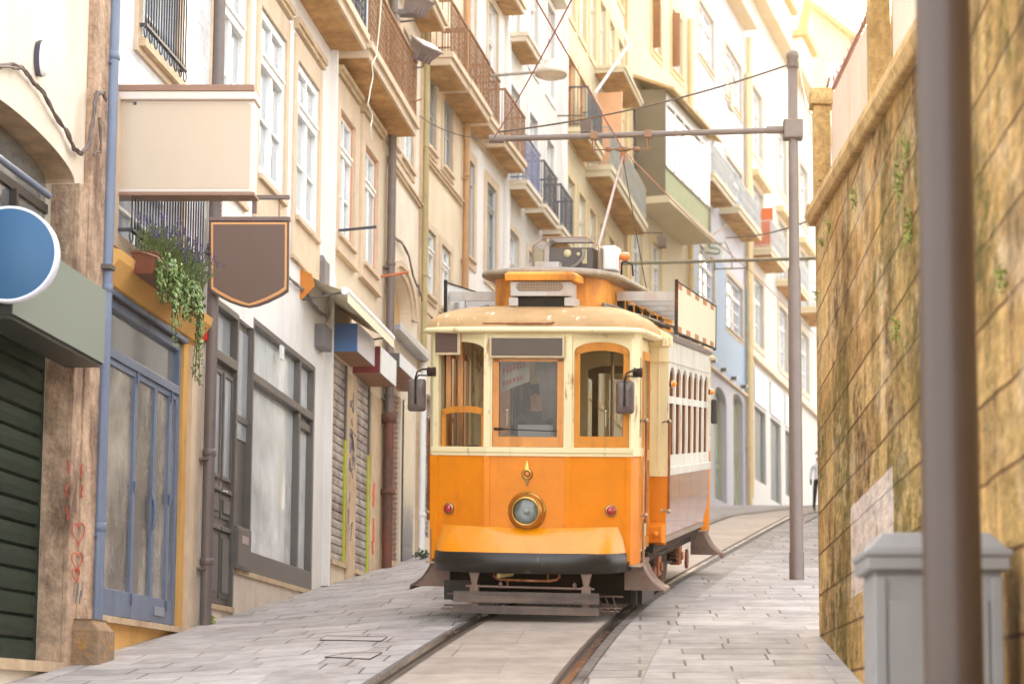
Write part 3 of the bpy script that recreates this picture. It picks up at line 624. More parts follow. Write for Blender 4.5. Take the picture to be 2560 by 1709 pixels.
# ------------------------------------------------------------------ 5 house with the arched door
f=H5=Fac(*LB,957.5,1046,name='arched_door_house',label='cream house with an arched upper doorway above a wide rolling grille')
gr=f.rect((962,960),(1003,985),(959,1395)); ad=f.rect((972,655),(1028,700),(972,860)); 
ad[2]=f.px(1000,850)[1]
hi=f.rect((985,320),(1030,400),(985,420)); hi=[f.px(1000,400)[0],f.px(1030,430)[0],f.px(1005,395)[1],f.px(1005,395)[1]+2.3]
hi2=[hi[0]-1.45,hi[1]-1.45,hi[2],hi[3]]
wall(f,[tuple(gr)+(.2,),tuple(ad)+(.28,),tuple(hi)+(.2,),tuple(hi2)+(.2,)],13.9,M_cream,arch={1:.55})
m=MB(); cx=(ad[0]+ad[1])/2; hw=(ad[1]-ad[0])/2
for k in range(20):
    a0,a1=math.pi*k/20,math.pi*(k+1)/20
    for (r0,r1,pr) in ((1.0,1.16,.05),(1.16,1.30,.09)):
        P=[(cx+hw*r*math.cos(a),ad[3]-.55+.55*(1+(r-1)*1.3)*math.sin(a)) for r,a in ((r0,a0),(r1,a0),(r1,a1),(r0,a1))]
        m.prism([(x,0,z) for x,z in P],(0,-pr,0))
m.build('arch_moulding',M_peach,f.o)
m=MB(); m.box(ad[0],ad[1],.2,.26,ad[2],ad[3]); m.build('recessed_door',mat('tan_door',(208,170,118),rough=.7,var=.15),f.o)
for r in (hi,hi2): window(f,r,depth=.07,surround=M_peach,sw=.15,rows=2)
zt=f.px(1000,440)[1]; band(f,0,f.L-.1,zt-.08,.1,.05,M_stone)
def grille(r,y,mt,name='rolling_grille'):
    m=MB(); x0,x1,z0,z1=r; nz=int((z1-z0)/.085)
    for i in range(nz): 
        z=z0+(z1-z0)*i/nz; m.box(x0,x1,y-.008,y+.008,z,z+.022)
        for k in range(int((x1-x0)/.16)):
            xx=x0+.16*(k+(.5 if i%2 else 0))+.02; m.box(xx,xx+.02,y-.006,y+.006,z,z+.085)
    return m.build(name,mt,f.o,fix=False)
grille(gr,.05,mat('brown_grille',(168,134,118),rough=.5,metal=.4))
m=MB(); m.box(gr[0],gr[1],.08,.11,gr[2],gr[3]); m.build('shop_backing',mat('brick_backing',(170,128,108),rough=.9,var=.4,scale=4),f.o)
xd0=f.px(1004,1200)[0]; xd1=f.px(1030,1200)[0]
m=MB(); m.box(xd0,xd1,-.03,0,gr[2]-.1,gr[3]); m.build('black_marble_pier',mat('black_marble',(62,56,56),rough=.2,var=.2,coat=.4),f.o)
m=MB(); m.box(gr[0]-.05,xd1+.05,-.08,.2,gr[2]-.08,gr[2]-.001); m.build('sill',M_stone,f.o)
m=MB(); z=f.px(965,780,.2)[1]; m.box(.15,f.L-.2,-.22,0,z-.05,z+.02); m.box(.15,f.L-.2,-.22,-.20,z-.001,z+.08); m.build('metal_gutter_shelf',mat('pale_zinc',(176,182,196),rough=.35,metal=.5),f.o)
pipe(f,f.L-.12,mat('ochre_pipe',(176,158,112),rough=.6,var=.2),r=.07,z0=f.px(1040,900)[1],z1=13.5,off=.08); 
m=MB(); m.box(f.L-.30,f.L-.2,-.05,0,.3,13.5); m.build('corner_strip',M_stone,f.o)
balcony(f,.1,f.L-.3,hi[3]+.75,.5,th=.2,rail=.0)
pipe(f,f.L-.12,M_whitepaint,r=.07,z0=f.g(f.L),z1=f.px(1040,900)[1],off=.08,name='lower_drainpipe')
# ------------------------------------------------------------------ 6 house with grey framed windows
f=H6=Fac(*LC,1046.5,1150,name='grey_window_house',label='pale stained house with grey framed windows and two high balconies')
M_stain=mat('water_stained_render',(226,210,184),rough=.85,var=.15,scale=1.2,bump=.2,dirt=(206,150,92),dirtamt=.5,dscale=.8,dstretch=(1,1,.35),dlow=.48,dhigh=.72)
a=f.rect((1063,100),(1090,130),(1063,358)); b=f.rect((1108,158),(1131,190),(1104,411)); a[3]=b[3]; a[2]=b[2]
la=f.rect((1061,563),(1087,592),(1060,728)); lb=f.rect((1101,607),(1125,637),(1100,790)); lb[2]=la[2]; lb[3]=la[3]
up=[(r[0],r[1],a[3]+1.3,a[3]+3.6,.2) for r in (a,b)]
gs=[f.rect((1062,1010),(1090,1020),(1062,1300)),f.rect((1102,1010),(1128,1020),(1102,1290))]
gs=[[g[0],g[1],f.g(g[0])+.35,f.g(g[0])+3.0] for g in gs]
wall(f,[tuple(r)+(.2,) for r in (a,b,la,lb)]+up+[tuple(g)+(.2,) for g in gs],13.9,M_stain)
M_gw=mat('grey_window_paint',(150,152,152),rough=.45,var=.08)
for r in (a,b,la,lb): window(f,r,frame=M_gw if r in (a,b) else M_whitepaint,depth=.08,fw=.08,surround=M_peach,sw=.13,rows=2)
for r in up: window(f,r[:4],depth=.15)
for g in gs: slats(f,g[0],g[1],g[2],g[3],26,.15,M_shut)
zt=f.px(1061,396)[1]; band(f,.1,f.L-.2,zt-.05,.1,.05,M_stone)
zs_=f.px(1069,40,.55)[1]
balcony(f,-.2,b[0]-.25,zs_+.02,.6,th=.24,rail=1.0); balcony(f,b[0]-.15,f.L-.05,zs_+.04,.6,th=.24,rail=1.0)
pipe(f,f.L-.1,mat('copper_pipe',(190,146,104),rough=.6,var=.2),r=.07,z0=.5,z1=13.5,off=.09)
pipe(f,.12,M_rustiron,r=.03,z0=.5,z1=9,off=.05,name='cable_conduit',seams=())
# ------------------------------------------------------------------ 7 peach balcony house
f=H7=Fac(*LD,1150.5,1254,name='balcony_house',label='cream and peach house with two stepped iron balconies behind the street lamp')
a=f.rect((1159,385),(1184,420),(1155,628)); b=f.rect((1215,471),(1239,503),(1212,700)); b[2]=a[2]; b[3]=a[3]
ups=[(r[0],r[1],a[3]+1.55,a[3]+4.0,.2) for r in (a,b)]+[(r[0],r[1],a[3]+5.2,a[3]+7.6,.2) for r in (a,b)]
gs=[(r[0],r[1],f.g(r[0])+.1,f.g(r[0])+2.8,.2) for r in (a,b)]
wall(f,[tuple(a)+(.22,),tuple(b)+(.22,)]+ups+gs,14.5,M_white)
for r in (a,b): window(f,r,frame=M_gw,depth=.10,fw=.08,surround=M_peach,sw=.2,trans=.25)
for r in ups: window(f,r[:4],depth=.15,surround=M_peach,sw=.12,sill=False)
for g in gs: slats(f,g[0],g[1],g[2],g[3],24,.15,M_shut)
band(f,.05,f.L,a[3]+.55,.1,.06,M_stone)
z1_=f.px(1196,247,.5)[1]
balcony(f,.18,b[0]-.75,z1_,.52,th=.22,rail=1.05); balcony(f,b[0]-.35,f.L+.05,z1_,.52,th=.22,rail=1.05)
balcony(f,.18,f.L,z1_+3.6,.5,th=.22,rail=1.0)
# ------------------------------------------------------------------ 8 white house with pale balconies
f=H8=Fac(*LD,1254.5,1408,name='pale_balcony_house',label='white house with pale stone balconies and dark iron rails, beyond the street lamp')
z0_=f.px(1303,427,.5)[1]; xs0=f.px(1262,430)[0]; xs1=f.px(1310,500)[0]; dx=xs1-xs0
cols_=[xs0+.45+dx*i for i in range(3)]
ops=[]
for x in cols_:
    for z in (z0_-3.3,z0_+.05,z0_+3.5,z0_+6.6): ops.append((x,x+1.0,z,z+2.3,.18))
    ops.append((x-.1,x+1.2,f.g(x)+.1,f.g(x)+2.7,.18))
ops=[o for o in ops if o[1]<f.L-.2]
wall(f,ops,15.5,mat('bright_white_render',(206,202,196),rough=.8,var=.05))
for i,o in enumerate(ops): window(f,o[:4],depth=.14,surround=M_peach if i%5 in(0,4) else M_white,sw=.14,sill=False)
for i,x in enumerate(cols_):
    if x+1.2>f.L: continue
    balcony(f,x-.35,x+1.35,z0_,.5,th=.2,rail=1.05,mt=M_cream,rmt=M_iron if i else mat('blue_iron',(120,128,160),rough=.5,var=.2)); 
    for zz in (z0_+3.5+2.5,): m=MB(); m.box(x-.2,x+1.2,-.35,0,zz,zz+.28); m.box(x-.25,x+1.25,-.4,0,zz+.281,zz+.36); m.build('window_hood',M_cream,f.o)
    if i==0: balcony(f,x-.35,x+1.35,z0_+3.4,.5,th=.2,rail=.0,mt=M_cream)
m=MB(); m.box(f.L-.35,f.L,-.08,0,0,15.3); m.box(0,.3,-.08,0,0,15.3); m.build('corner_pilaster',M_white,f.o)
# ------------------------------------------------------------------ 9 long ochre balcony house
f=H9=Fac(*LD,1408.5,1560,name='long_balcony_house',label='cream and ochre house with a long continuous balcony above the tram roof')
M_cr2=mat('warm_cream_render',(208,194,164),rough=.85,var=.08,scale=1.2,dirt=(220,180,110),dirtamt=.4,dscale=.5)
zA=f.px(1416,225,.55)[1]; zL=f.px(1503,365,.75)[1]
ops=[]; n=6; pw=f.L/n
for i in range(n):
    x=pw*(i+.5)-.5
    for z in (zL-6.2,zL-3.2,zL+.05,zL+3.4,zL+6.8): ops.append((x,x+1.0,z,z+2.2,.2))
ops=[o for o in ops if o[2]>f.g(o[0])+.1]
wall(f,ops,18.0,M_cr2)
M_orange=mat('orange_painted_wood',(214,120,48),rough=.5,var=.15)
for i,o in enumerate(ops): window(f,o[:4],depth=.14,frame=M_orange if i in (0,2,7) else M_whitepaint,surround=mat('ochre_trim',(216,192,148),rough=.8,var=.12),sw=.16,sill=False)
balcony(f,.3,2.6,zA,.6,th=.3,rail=1.1,mt=M_cr2,panel=mat('pale_green_panel',(206,216,196),rough=.5),rmt=M_iron)
balcony(f,3.0,f.L-.1,zL,.75,th=.3,rail=1.1,mt=M_cr2,rmt=mat('grey_iron',(160,160,152),rough=.6,var=.2),ornate=True,rings=False)
balcony(f,4.4,f.L-2.0,zL+3.3,.9,th=.2,rail=0,mt=M_cr2,name='canopy')
m=MB(); x=5.0; m.box(x,x+.08,-.7,0,zL+.1,zL+2.7); m.build('open_shutter',mat('peach_shutter',(226,168,124),rough=.6,var=.15),f.o)
m=MB(); p=f.px(1460,200); m.tube([(p[0]+1.2,-.1,p[1]),(p[0]+1.9,-.95,p[1]+1.6)],.045,8); m.tube([(p[0]+1.0,-.1,p[1]+4),(p[0]+1.9,-.95,p[1]+1.6)],.04,8); m.build('roof_gutter_pipe',M_whitepaint,f.o)
m=MB(); m.box(1.2,f.L,-1.1,0,zL+8.2,zL+8.4); m.build('eaves',[mat('eaves_boards',(190,122,50),rough=.8,var=.3,scale=6)],f.o)
# ------------------------------------------------------------------ 10 house with the enclosed bay
f=H10=Fac(*LE,1560.5,1725,name='bay_house',label='cream house with a glazed upper bay over a pale green panel')
bx0=f.px(1626,480)[0]; 
pb=1.0
bxl=f.px(1664,440,pb)[0]; bxr=f.px(1775,510,pb)[0]; zb0=f.px(1662,488,pb)[1]; zb1=f.px(1666,417,pb)[1]; zb2=f.px(1670,235,pb)[1]
ops=[(.8,1.9,zb1-4.2,zb1-1.9,.2),(3.0,4.1,zb1-4.2,zb1-1.9,.2),(.8,1.9,zb1-.6,zb1+2.0,.2)]
w1=f.rect((1630,-10),(1652,10),(1625,118)); w2=f.rect((1679,20),(1705,60),(1677,168))
ops+= [tuple(w1)+(.25,),tuple(w2)+(.25,)]
gd=[(.6,1.9,f.g(1)+.05,f.g(1)+2.7,.2),(2.8,4.2,f.g(3)+.05,f.g(3)+2.7,.2),(5.2,6.6,f.g(6)+.05,f.g(6)+2.7,.2)]
wall(f,ops+gd,18.5,M_cr2)
M_och=MATS['ochre_trim']
for o in ops: window(f,o[:4],depth=.16,surround=M_och,sw=.22,rows=3,cols=2)
for o in gd: window(f,o[:4],depth=.15,frame=M_whitepaint,surround=M_cr2,rows=1)
m=MB()
for r in (w1,w2): m.box(r[0]-.02,r[0]+.03,-.30,.1,r[2]+.05,r[2]+1.9)
m.build('open_shutter',mat('brown_shutter',(134,84,44),rough=.6,var=.2,scale=8),f.o)
bm_=MB(); xr=max(bxr,bxl+4.2)
bm_.box(bxl,xr,-pb,0,zb0,zb1,1); bm_.box(bxl,bxl+.08,-pb,0,zb1,zb2+.1,2); bm_.box(bxl-.03,bxl-.001,-pb,0,zb0,zb1+.0,2); bm_.box(xr-.08,xr,-pb,0,zb1,zb2-.1,0)
bm_.box(bxl+.08,xr-.08,-pb,-pb+.08,zb2-.35,zb2,0); bm_.box(bxl-.1,xr+.1,-pb-.15,0,zb0-.22,zb0-.001,3); bm_.box(bxl+.08,xr-.08,-pb,-pb+.07,zb1+1.55,zb1+1.62,0)
n=5
for i in range(n+1): xx=bxl+.08+(xr-bxl-.22)*i/n; bm_.box(xx,xx+.09,-pb+.001,-pb+.06,zb1,zb2-.35,0)
bo=bm_.build('glazed_bay',[M_whitepaint,mat('pale_green_panel2',(130,142,98),rough=.6,var=.1,dirt=(170,176,140),dirtamt=.5),mat('taupe_panel',(116,104,84),rough=.7,var=.06),M_cr2],f.o)
q=MB(); q.quad((bxl+.08,-pb+.03,zb1),(xr-.08,-pb+.03,zb1),(xr-.08,-pb+.03,zb2-.3),(bxl+.08,-pb+.03,zb2-.3)); q.build('pane',M_paned,bo)
q=MB(); q.box(bxl+.002,xr-.002,-pb-.03,-pb-.001,zb1-.06,zb1+.03); q.box(xr-.12,xr+.02,-pb-.03,-pb-.001,zb0,zb1-.061); q.build('dark_rail',mat('olive_rail',(96,90,70),rough=.6),bo)
q=MB(); q.loft([[(bxl-.2,-pb-.35,zb2-.05),(xr+.4,-pb-.35,zb2-.05),(xr+.4,-pb-.35,zb2+.04),(bxl-.2,-pb-.35,zb2+.04)],[(bxl-.2,0,zb2+.5),(xr+.4,0,zb2+.5),(xr+.4,0,zb2+.6),(bxl-.2,0,zb2+.6)]],smooth=False,cap=True); q.build('bay_roof',mat('ochre_roof',(200,164,112),rough=.8,var=.2,scale=7),bo)
m=MB(); m.box(0,.25,-.1,0,0,18.3); m.build('corner_strip',M_och,f.o)
pipe(f,f.L-.15,M_och,r=.1,z0=.3,z1=18,off=.12)
# ------------------------------------------------------------------ 11 pale blue house
f=H11=Fac(*LF,1725.5,1867,name='pale_blue_house',label='pale blue and white house with two arched ground floor doorways')
def upto(u,v): return f.px(u,v)
M_pblue=mat('pale_blue_render',(150,170,190),rough=.8,var=.05,scale=.8)
M_pw=mat('lilac_white_render',(186,184,192),rough=.8,var=.04)
a1=f.rect((1785,957),(1816,975),(1785,1243)); a2=f.rect((1832,975),(1858,985),(1832,1262))
wA=f.rect((1747,640),(1785,650),(1747,800)); wB=f.rect((1816,683),(1855,700),(1816,815))
zrow=wB[2]; hh=wB[3]-wB[2]
cols_=[(wA[0],wA[1]),(wB[0],wB[1])]
ops=[tuple(a1)+(.3,),tuple(a2)+(.3,)]
a1[3]=max(a1[3],a1[2]+3.6)
for z in (0,4.6,9.0,13.0):
    for c in cols_: ops.append((c[0],c[1],zrow+z,zrow+z+hh*(1 if z<10 else .7),.2))
zbl=f.px(1800,780)[1]
wall(f,[o for o in ops],20.6,M_pw,arch={0:.5,1:.35},back=9)
m=MB(); zc_=f.px(1790,925)[1]; 
sp=[0]+[c for w_ in cols_ for c in w_]+[f.L]
m.box(sp[0],sp[1]-.15,-.02,0,zc_,zrow+hh*1.1); m.box(sp[2]+.15,sp[3]-.15,-.02,0,zc_,zrow+hh*1.1); m.box(sp[4]+.15,sp[5],-.02,0,zc_,zrow+hh*1.1)
for i in (1,3): m.box(sp[i]-.15,sp[i+1]+.15,-.02,0,zc_,zrow-.2)
m.build('blue_band',M_pblue,f.o)
for o in ops[2:]: window(f,o[:4],depth=.14,surround=mat('pale_trim',(196,180,156),rough=.8),sw=.2,rows=3)
for o in ops[:2]: window(f,(o[0],o[1],o[2],o[3]-.02),depth=.25,frame=M_cr2,pane=mat('greenish_pane',(150,168,140),rough=.08,var=.6,scale=1.2,spec=1,coat=.6),rows=1,trans=0,cols=2)
m=MB(); m.box(0,f.L,-.12,0,zc_-.12,zc_); m.build('shop_cornice',M_peach,f.o)
m=MB()
for k in range(5): m.box(.8+k*1.9,1.0+k*1.9,-.35,-.12,zc_,zc_+.12)
m.build('spotlight_row',M_greypaint,f.o)
balcony(f,.4,4.2,zrow+4.3,.8,th=.3,rail=1.0,mt=M_cr2,rmt=mat('pale_iron',(190,192,190),rough=.6),rings=False); balcony(f,5.0,9.6,zrow+4.3,.8,th=.3,rail=1.0,mt=M_cr2,rmt=MATS['pale_iron'],rings=False)
ze=20.6; 
M_roof=mat('clay_tile_roof',(206,160,110),rough=.8,var=.3,scale=6)
def roof(f,ze,name='roof',ov=.55,h=5.0,dep=7.5):
    m=MB(); m.box(-.05,f.L+.05,-ov,0,ze-.25,ze+.0); m.loft([[(-.05,-ov,ze+.001),(f.L+.05,-ov,ze+.001)],[(-.05,dep,ze+h),(f.L+.05,dep,ze+h)]],closed=False,smooth=False,mi=1)
    return m.build(name,[M_cr2,M_roof],f.o)
roof(f,ze)
pipe(f,f.L-.15,M_och,r=.1,z0=.3,z1=18.5,off=.15)
m=MB(); q=f.px(1820,268); m.box(q[0],q[0]+.7,-.10,-.03,q[1],q[1]+1.1); m.box(q[0]+.05,q[0]+.65,-.12,-.101,q[1]+.1,q[1]+.5,1); m.build('small_dark_window',[M_cr2,mat('brown_pane',(130,96,50),rough=.4)],f.o)
# ------------------------------------------------------------------ 12 far white house
f=H12=Fac(*LF,1867.5,2200,name='far_white_house',label='far white house with dormers, two dark shop shutters and an orange banner')
s1=f.rect((1886,1018),(1914,1030),(1886,1195)); s2=f.rect((1926,1042),(1952,1050),(1926,1246)); s1[3]+=.1
s3=[s2[1]+1.1,s2[1]+3.0,s2[2]+.6,s2[3]]
ops=[tuple(s1)+(.25,),tuple(s2)+(.25,),tuple(s3)+(.25,)]
cs=[(f.px(1882,600)[0],f.px(1915,600)[0]),(f.px(1945,600)[0],f.px(1980,600)[0])]; st=cs[1][0]-cs[0][0]; wd=2.2
zr=[f.px(1885,660)[1]-2.6,f.px(1885,655)[1]+.2,f.px(1885,350)[1]]
zr=[s1[3]+2.6,s1[3]+6.4,s1[3]+10.6]
ff=[]
for k in range(5):
    x=cs[0][0]+st*k
    for z in zr: ff.append((x,x+wd,z,z+2.7,.25))
wall(f,ops+ff,21.4,mat('far_white_render',(188,184,178),rough=.8,var=.05),back=9)  # plain off-white base colour with slight random tone
for o in ff: window(f,o[:4],depth=.2,surround=MATS['pale_trim'],sw=.25,rows=2,sill=False)
for o in ops: slats(f,o[0],o[1],o[2],o[3]-.0,26,.2,mat('dark_teal_shutter',(80,90,92),rough=.5,var=.2),d=.06)
m=MB()
for o in ops: m.box(o[0]-.1,o[1]+.1,-.06,0,o[3]+.15,o[3]+1.5)
m.build('shop_sign_panel',mat('pale_grey_panel',(190,200,206),rough=.5,var=.1),f.o)
m=MB(); m.box(0,f.L,-.2,0,s1[3]+1.8,s1[3]+2.0); m.build('cornice',M_peach,f.o)
m=MB()
for k in range(5):
    x=cs[0][0]+st*k; m.box(x-.4,x+wd+.4,-.35,0,zr[1]+2.95,zr[1]+3.2)
m.build('window_hood',MATS['ochre_trim'],f.o)
for k in range(3): balcony(f,cs[0][0]+st*k-.6,cs[0][0]+st*k+wd+.7,zr[1]-.1,.9,th=.3,rail=1.1,mt=M_cr2,rmt=MATS['pale_iron'],rings=False)
roof(f,21.4,h=6)
for k in range(3):
    x=cs[0][0]+st*k+1.0+(2 if k else 0); m=MB(); m.box(x,x+2.8,.3,5,21.6,24.6); m.box(x-.3,x+3.1,0,5,24.601,24.95,1); o=m.build('dormer',[M_white,MATS['clay_tile_roof']],f.o)
    q=MB(); q.box(x+.5,x+2.3,.28,.299,22.2,24.1); q.build('pane',M_pane,o)
pipe(f,.2,M_och,r=.1,z0=.3,z1=19,off=.15)

# ------------------------------------------------------------------ 13 gable house closing the street
Yg=112; a=atY(2030,60,Yg); b=atY(2135,150,Yg)
H13=empty('gable_house',(a.x,Yg,gz(a.x,Yg)),0,'distant cream house whose gable roof slopes down behind the panel fence','house')
zt=a.z-gz(a.x,Yg)+1.2; wd=b.x-a.x+8; zs_=zt-wd*.86
m=MB(); m.prism([(0,0,-2),(wd,0,-2),(wd,0,max(zs_,8)),(0,0,zt)],(0,9,0)); m.build('wall',M_cr2,H13)
m=MB(); m.prism([(-.5,-.6,zt+.1),(-.5,-.6,zt+.45),(wd+.8,-.6,max(zs_,8)+.1),(wd+.8,-.6,max(zs_,8)-.3)],(0,9.9,0)); m.build('roof',MATS['clay_tile_roof'],H13)
for i in range(4):
    m=MB(); x=.8+i*1.9; z=zt-3.6-i*1.6; m.box(x,x+1.1,-.06,0,z-1.9,z); o=m.build('window',M_whitepaint,H13); q=MB(); q.box(x+.1,x+1.0,-.08,-.061,z-1.8,z-.1); q.build('pane',M_pane,o)

# ------------------------------------------------------------------ unseen houses added past the wall to shape light and reflections opposite
for (y0,y1,h,mt,nm,lab) in ((27,47,11.0,M_cr2,3,'added unseen cream house on the right side of the street just past the stone wall'),(47.2,74,13.5,M_white,4,'added unseen taller white house on the right side of the street far past the stone wall')):
    lx=lambda y:5.0+.1*(y-30)
    a=Vector((lx(y0),y0,gz(lx(y0),y0))); d=Vector((.1,1,0)).normalized(); L0=(y1-y0)*math.sqrt(1.01); e=empty('added_side_house',a,math.atan2(d.y,d.x),lab,'house')
    dz=gz(lx(y1),y1)-a.z
    m=MB(); m.box(0,L0,-7,0,-1,h+dz*.6); m.build('wall',mt,e)
    m=MB(); m.box(-.1,L0+.1,-7.2,.3,h+dz*.6,h+dz*.6+.3); m.build('roof',M_roof,e)
    for k in range(nm*3):
        x=1.2+(k%(nm*2))*L0/(nm*2); z=dz*.5+2.0+3.3*(k//(nm*2)); m=MB(); m.box(x,x+1.2,.001,.06,z,z+2.1); o=m.build('window',M_whitepaint,e); q=MB(); q.box(x+.12,x+1.08,.061,.075,z+.12,z+1.98); q.build('pane',M_paned,o)
# ================================================================== right side: retaining wall, posts
WX=1.65
def onwall(u,v,X=WX): 
    r=ray(u,v); return r*(X/r.x)
_pc=onwall(2038,520); Yend0=_pc.y; Zb0=gz(WX,Yend0)
def wall_mat():
    m=bpy.data.materials.new('mossy_sandstone_blocks'); m.use_nodes=True; nt=m.node_tree; N=nt.nodes; L=nt.links; b=N['Principled BSDF']
    tc=N.new('ShaderNodeTexCoord'); mp=N.new('ShaderNodeMapping'); mp.inputs['Rotation'].default_value=(0,math.pi/2,0)
    sp=N.new('ShaderNodeSeparateXYZ'); cb=N.new('ShaderNodeCombineXYZ'); L.new(tc.outputs['Object'],sp.inputs[0]); L.new(sp.outputs['Y'],cb.inputs['X']); L.new(sp.outputs['Z'],cb.inputs['Y'])
    nz=N.new('ShaderNodeTexNoise'); nz.inputs['Scale'].default_value=3.5; nz.inputs['Detail'].default_value=5; L.new(tc.outputs['Object'],nz.inputs['Vector'])
    vm=N.new('ShaderNodeVectorMath'); vm.operation='MULTIPLY_ADD'; vm.inputs[1].default_value=(.08,.03,0); L.new(nz.outputs['Color'],vm.inputs[0]); L.new(cb.outputs[0],vm.inputs[2])
    br=N.new('ShaderNodeTexBrick'); L.new(vm.outputs[0],br.inputs['Vector']); br.inputs['Scale'].default_value=1; br.inputs['Brick Width'].default_value=1.15; br.inputs['Row Height'].default_value=.38; br.inputs['Mortar Size'].default_value=.014; br.inputs['Mortar Smooth'].default_value=.5; br.squash=.7; br.squash_frequency=3; br.offset=.4
    br.inputs['Color1'].default_value=(*lin((232,192,126)),1); br.inputs['Color2'].default_value=(*lin((196,150,88)),1); br.inputs['Mortar'].default_value=(*lin((146,104,64)),1); br.inputs['Bias'].default_value=-.1
    def noise(sc,stretch,lo,hi,a=0,bb=1,det=9,ro=.7,off=(0,0,0)):
        q=N.new('ShaderNodeMapping'); q.inputs['Scale'].default_value=stretch; q.inputs['Location'].default_value=off; L.new(tc.outputs['Object'],q.inputs[0])
        n=N.new('ShaderNodeTexNoise'); n.inputs['Scale'].default_value=sc; n.inputs['Detail'].default_value=det; n.inputs['Roughness'].default_value=ro; n.inputs['Distortion'].default_value=.25; L.new(q.outputs[0],n.inputs['Vector'])
        r=N.new('ShaderNodeMapRange'); r.inputs['From Min'].default_value=lo; r.inputs['From Max'].default_value=hi; r.inputs['To Min'].default_value=a; r.inputs['To Max'].default_value=bb; L.new(n.outputs['Fac'],r.inputs[0]); return r.outputs[0]
    def mul(p,q_):
        x=N.new('ShaderNodeMath'); x.operation='MULTIPLY'; L.new(p,x.inputs[0]); L.new(q_,x.inputs[1]); return x.outputs[0]
    def mixc(fac,a,col):
        x=N.new('ShaderNodeMix'); x.data_type='RGBA'; L.new(fac,x.inputs[0]); L.new(a,x.inputs[6]); x.inputs[7].default_value=(*lin(col),1); return x.outputs[2]
    grain=noise(11,(1,.4,.8),.34,.6,0,1,8,.75)
    c=mixc(noise(1.3,(1,.5,1),.5,.62,0,.6,6),br.outputs['Color'],(228,204,170))       # bleached blocks
    c=mixc(mul(noise(1.0,(1,.45,.30),.46,.57),noise(6,(1,.4,.7),.36,.58,.15,1)),c,(96,64,30))     # damp brown runs
    c=mixc(mul(noise(.8,(1,.45,.34),.48,.58,0,1,9,.7,(3,7,1)),grain),c,(104,92,30))   # olive moss
    c=mixc(noise(5,(1,.5,.3),.62,.72,0,.7,6,.7,(9,1,4)),c,(240,222,186))           # lime runs
    sz=N.new('ShaderNodeSeparateXYZ'); L.new(vm.outputs[0],sz.inputs[0])
    def band_(sock,lo,hi):
        a_=N.new('ShaderNodeMath'); a_.operation='GREATER_THAN'; a_.inputs[1].default_value=lo; L.new(sock,a_.inputs[0]); b_=N.new('ShaderNodeMath'); b_.operation='LESS_THAN'; b_.inputs[1].default_value=hi; L.new(sock,b_.inputs[0]); return mul(a_.outputs[0],b_.outputs[0])
    P0,P1=onwall(2125,1300),onwall(2232,1300); zz0,zz1=onwall(2125,1490).z,onwall(2125,1265).z
    pf=mul(band_(sz.outputs['X'],P1.y-Yend0,P0.y-Yend0),band_(sz.outputs['Y'],zz0-Zb0,zz1-Zb0)); pk=mul(pf,noise(7,(1,.4,.6),.25,.5,.30,.80))
    c=mixc(pk,c,(232,214,204))                                                       # scrubbed pale blocks
    g=noise(14,(1,.3,.8),.3,.75,.60,1.25,7)
    mu=N.new('ShaderNodeMix'); mu.data_type='RGBA'; mu.blend_type='MULTIPLY'; mu.inputs[0].default_value=1; L.new(c,mu.inputs[6]); L.new(g,mu.inputs[7]); L.new(mu.outputs[2],b.inputs['Base Color']); b.inputs['Specular IOR Level'].default_value=.25
    b.inputs['Roughness'].default_value=.85
    bp=N.new('ShaderNodeBump'); bp.inputs['Strength'].default_value=1; bp.inputs['Distance'].default_value=.03; ad=N.new('ShaderNodeMath'); ad.operation='MULTIPLY_ADD'; L.new(br.outputs['Fac'],ad.inputs[0]); ad.inputs[1].default_value=-1.0; L.new(g,ad.inputs[2]); L.new(ad.outputs[0],bp.inputs['Height']); L.new(bp.outputs[0],b.inputs['Normal'])
    return m
M_wall=wall_mat()
M_cap=mat('coarse_concrete',(206,168,110),rough=.9,var=.4,scale=22,bump=1,bscale=60,dirt=(120,90,34),dirtamt=.7,dscale=2.5,dlow=.48,dhigh=.65)
pc=onwall(2038,520); Yend=pc.y; ztop=lambda y: pc.z-.110*(Yend-y)
zbot=lambda y: gz(WX,y)-.6
wl=empty('retaining_wall',(WX,Yend,gz(WX,Yend)),0,'tall mossy sandstone retaining wall along the right pavement','wall')
b0=Vector(wl.location)
m=MB(); y0=-3
m.loft([[ (0,Yend-b0.y,zbot(Yend)-b0.z),(0,Yend-b0.y,ztop(Yend)-b0.z-.16),(1.2,Yend-b0.y,ztop(Yend)-b0.z-.16),(1.2,Yend-b0.y,zbot(Yend)-b0.z)],
        [ (0,y0-b0.y,zbot(y0)-b0.z),(0,y0-b0.y,ztop(y0)-b0.z-.16),(1.2,y0-b0.y,ztop(y0)-b0.z-.16),(1.2,y0-b0.y,zbot(y0)-b0.z)]],smooth=False,cap=True)
m.build('masonry',M_wall,wl)
m=MB()
def cop(y): z=ztop(y)-b0.z; yy=y-b0.y; return [(-.06,yy,z-.16),(-.085,yy,z-.08),(-.06,yy,z+.03),(.5,yy,z+.05),(1.25,yy,z+.04),(1.25,yy,z-.16)]
m.loft([cop(Yend+.03),cop(Yend-4),cop(Yend-8),cop(y0)],smooth=False,cap=True)
m.build('coping',M_cap,wl,bev=.015)
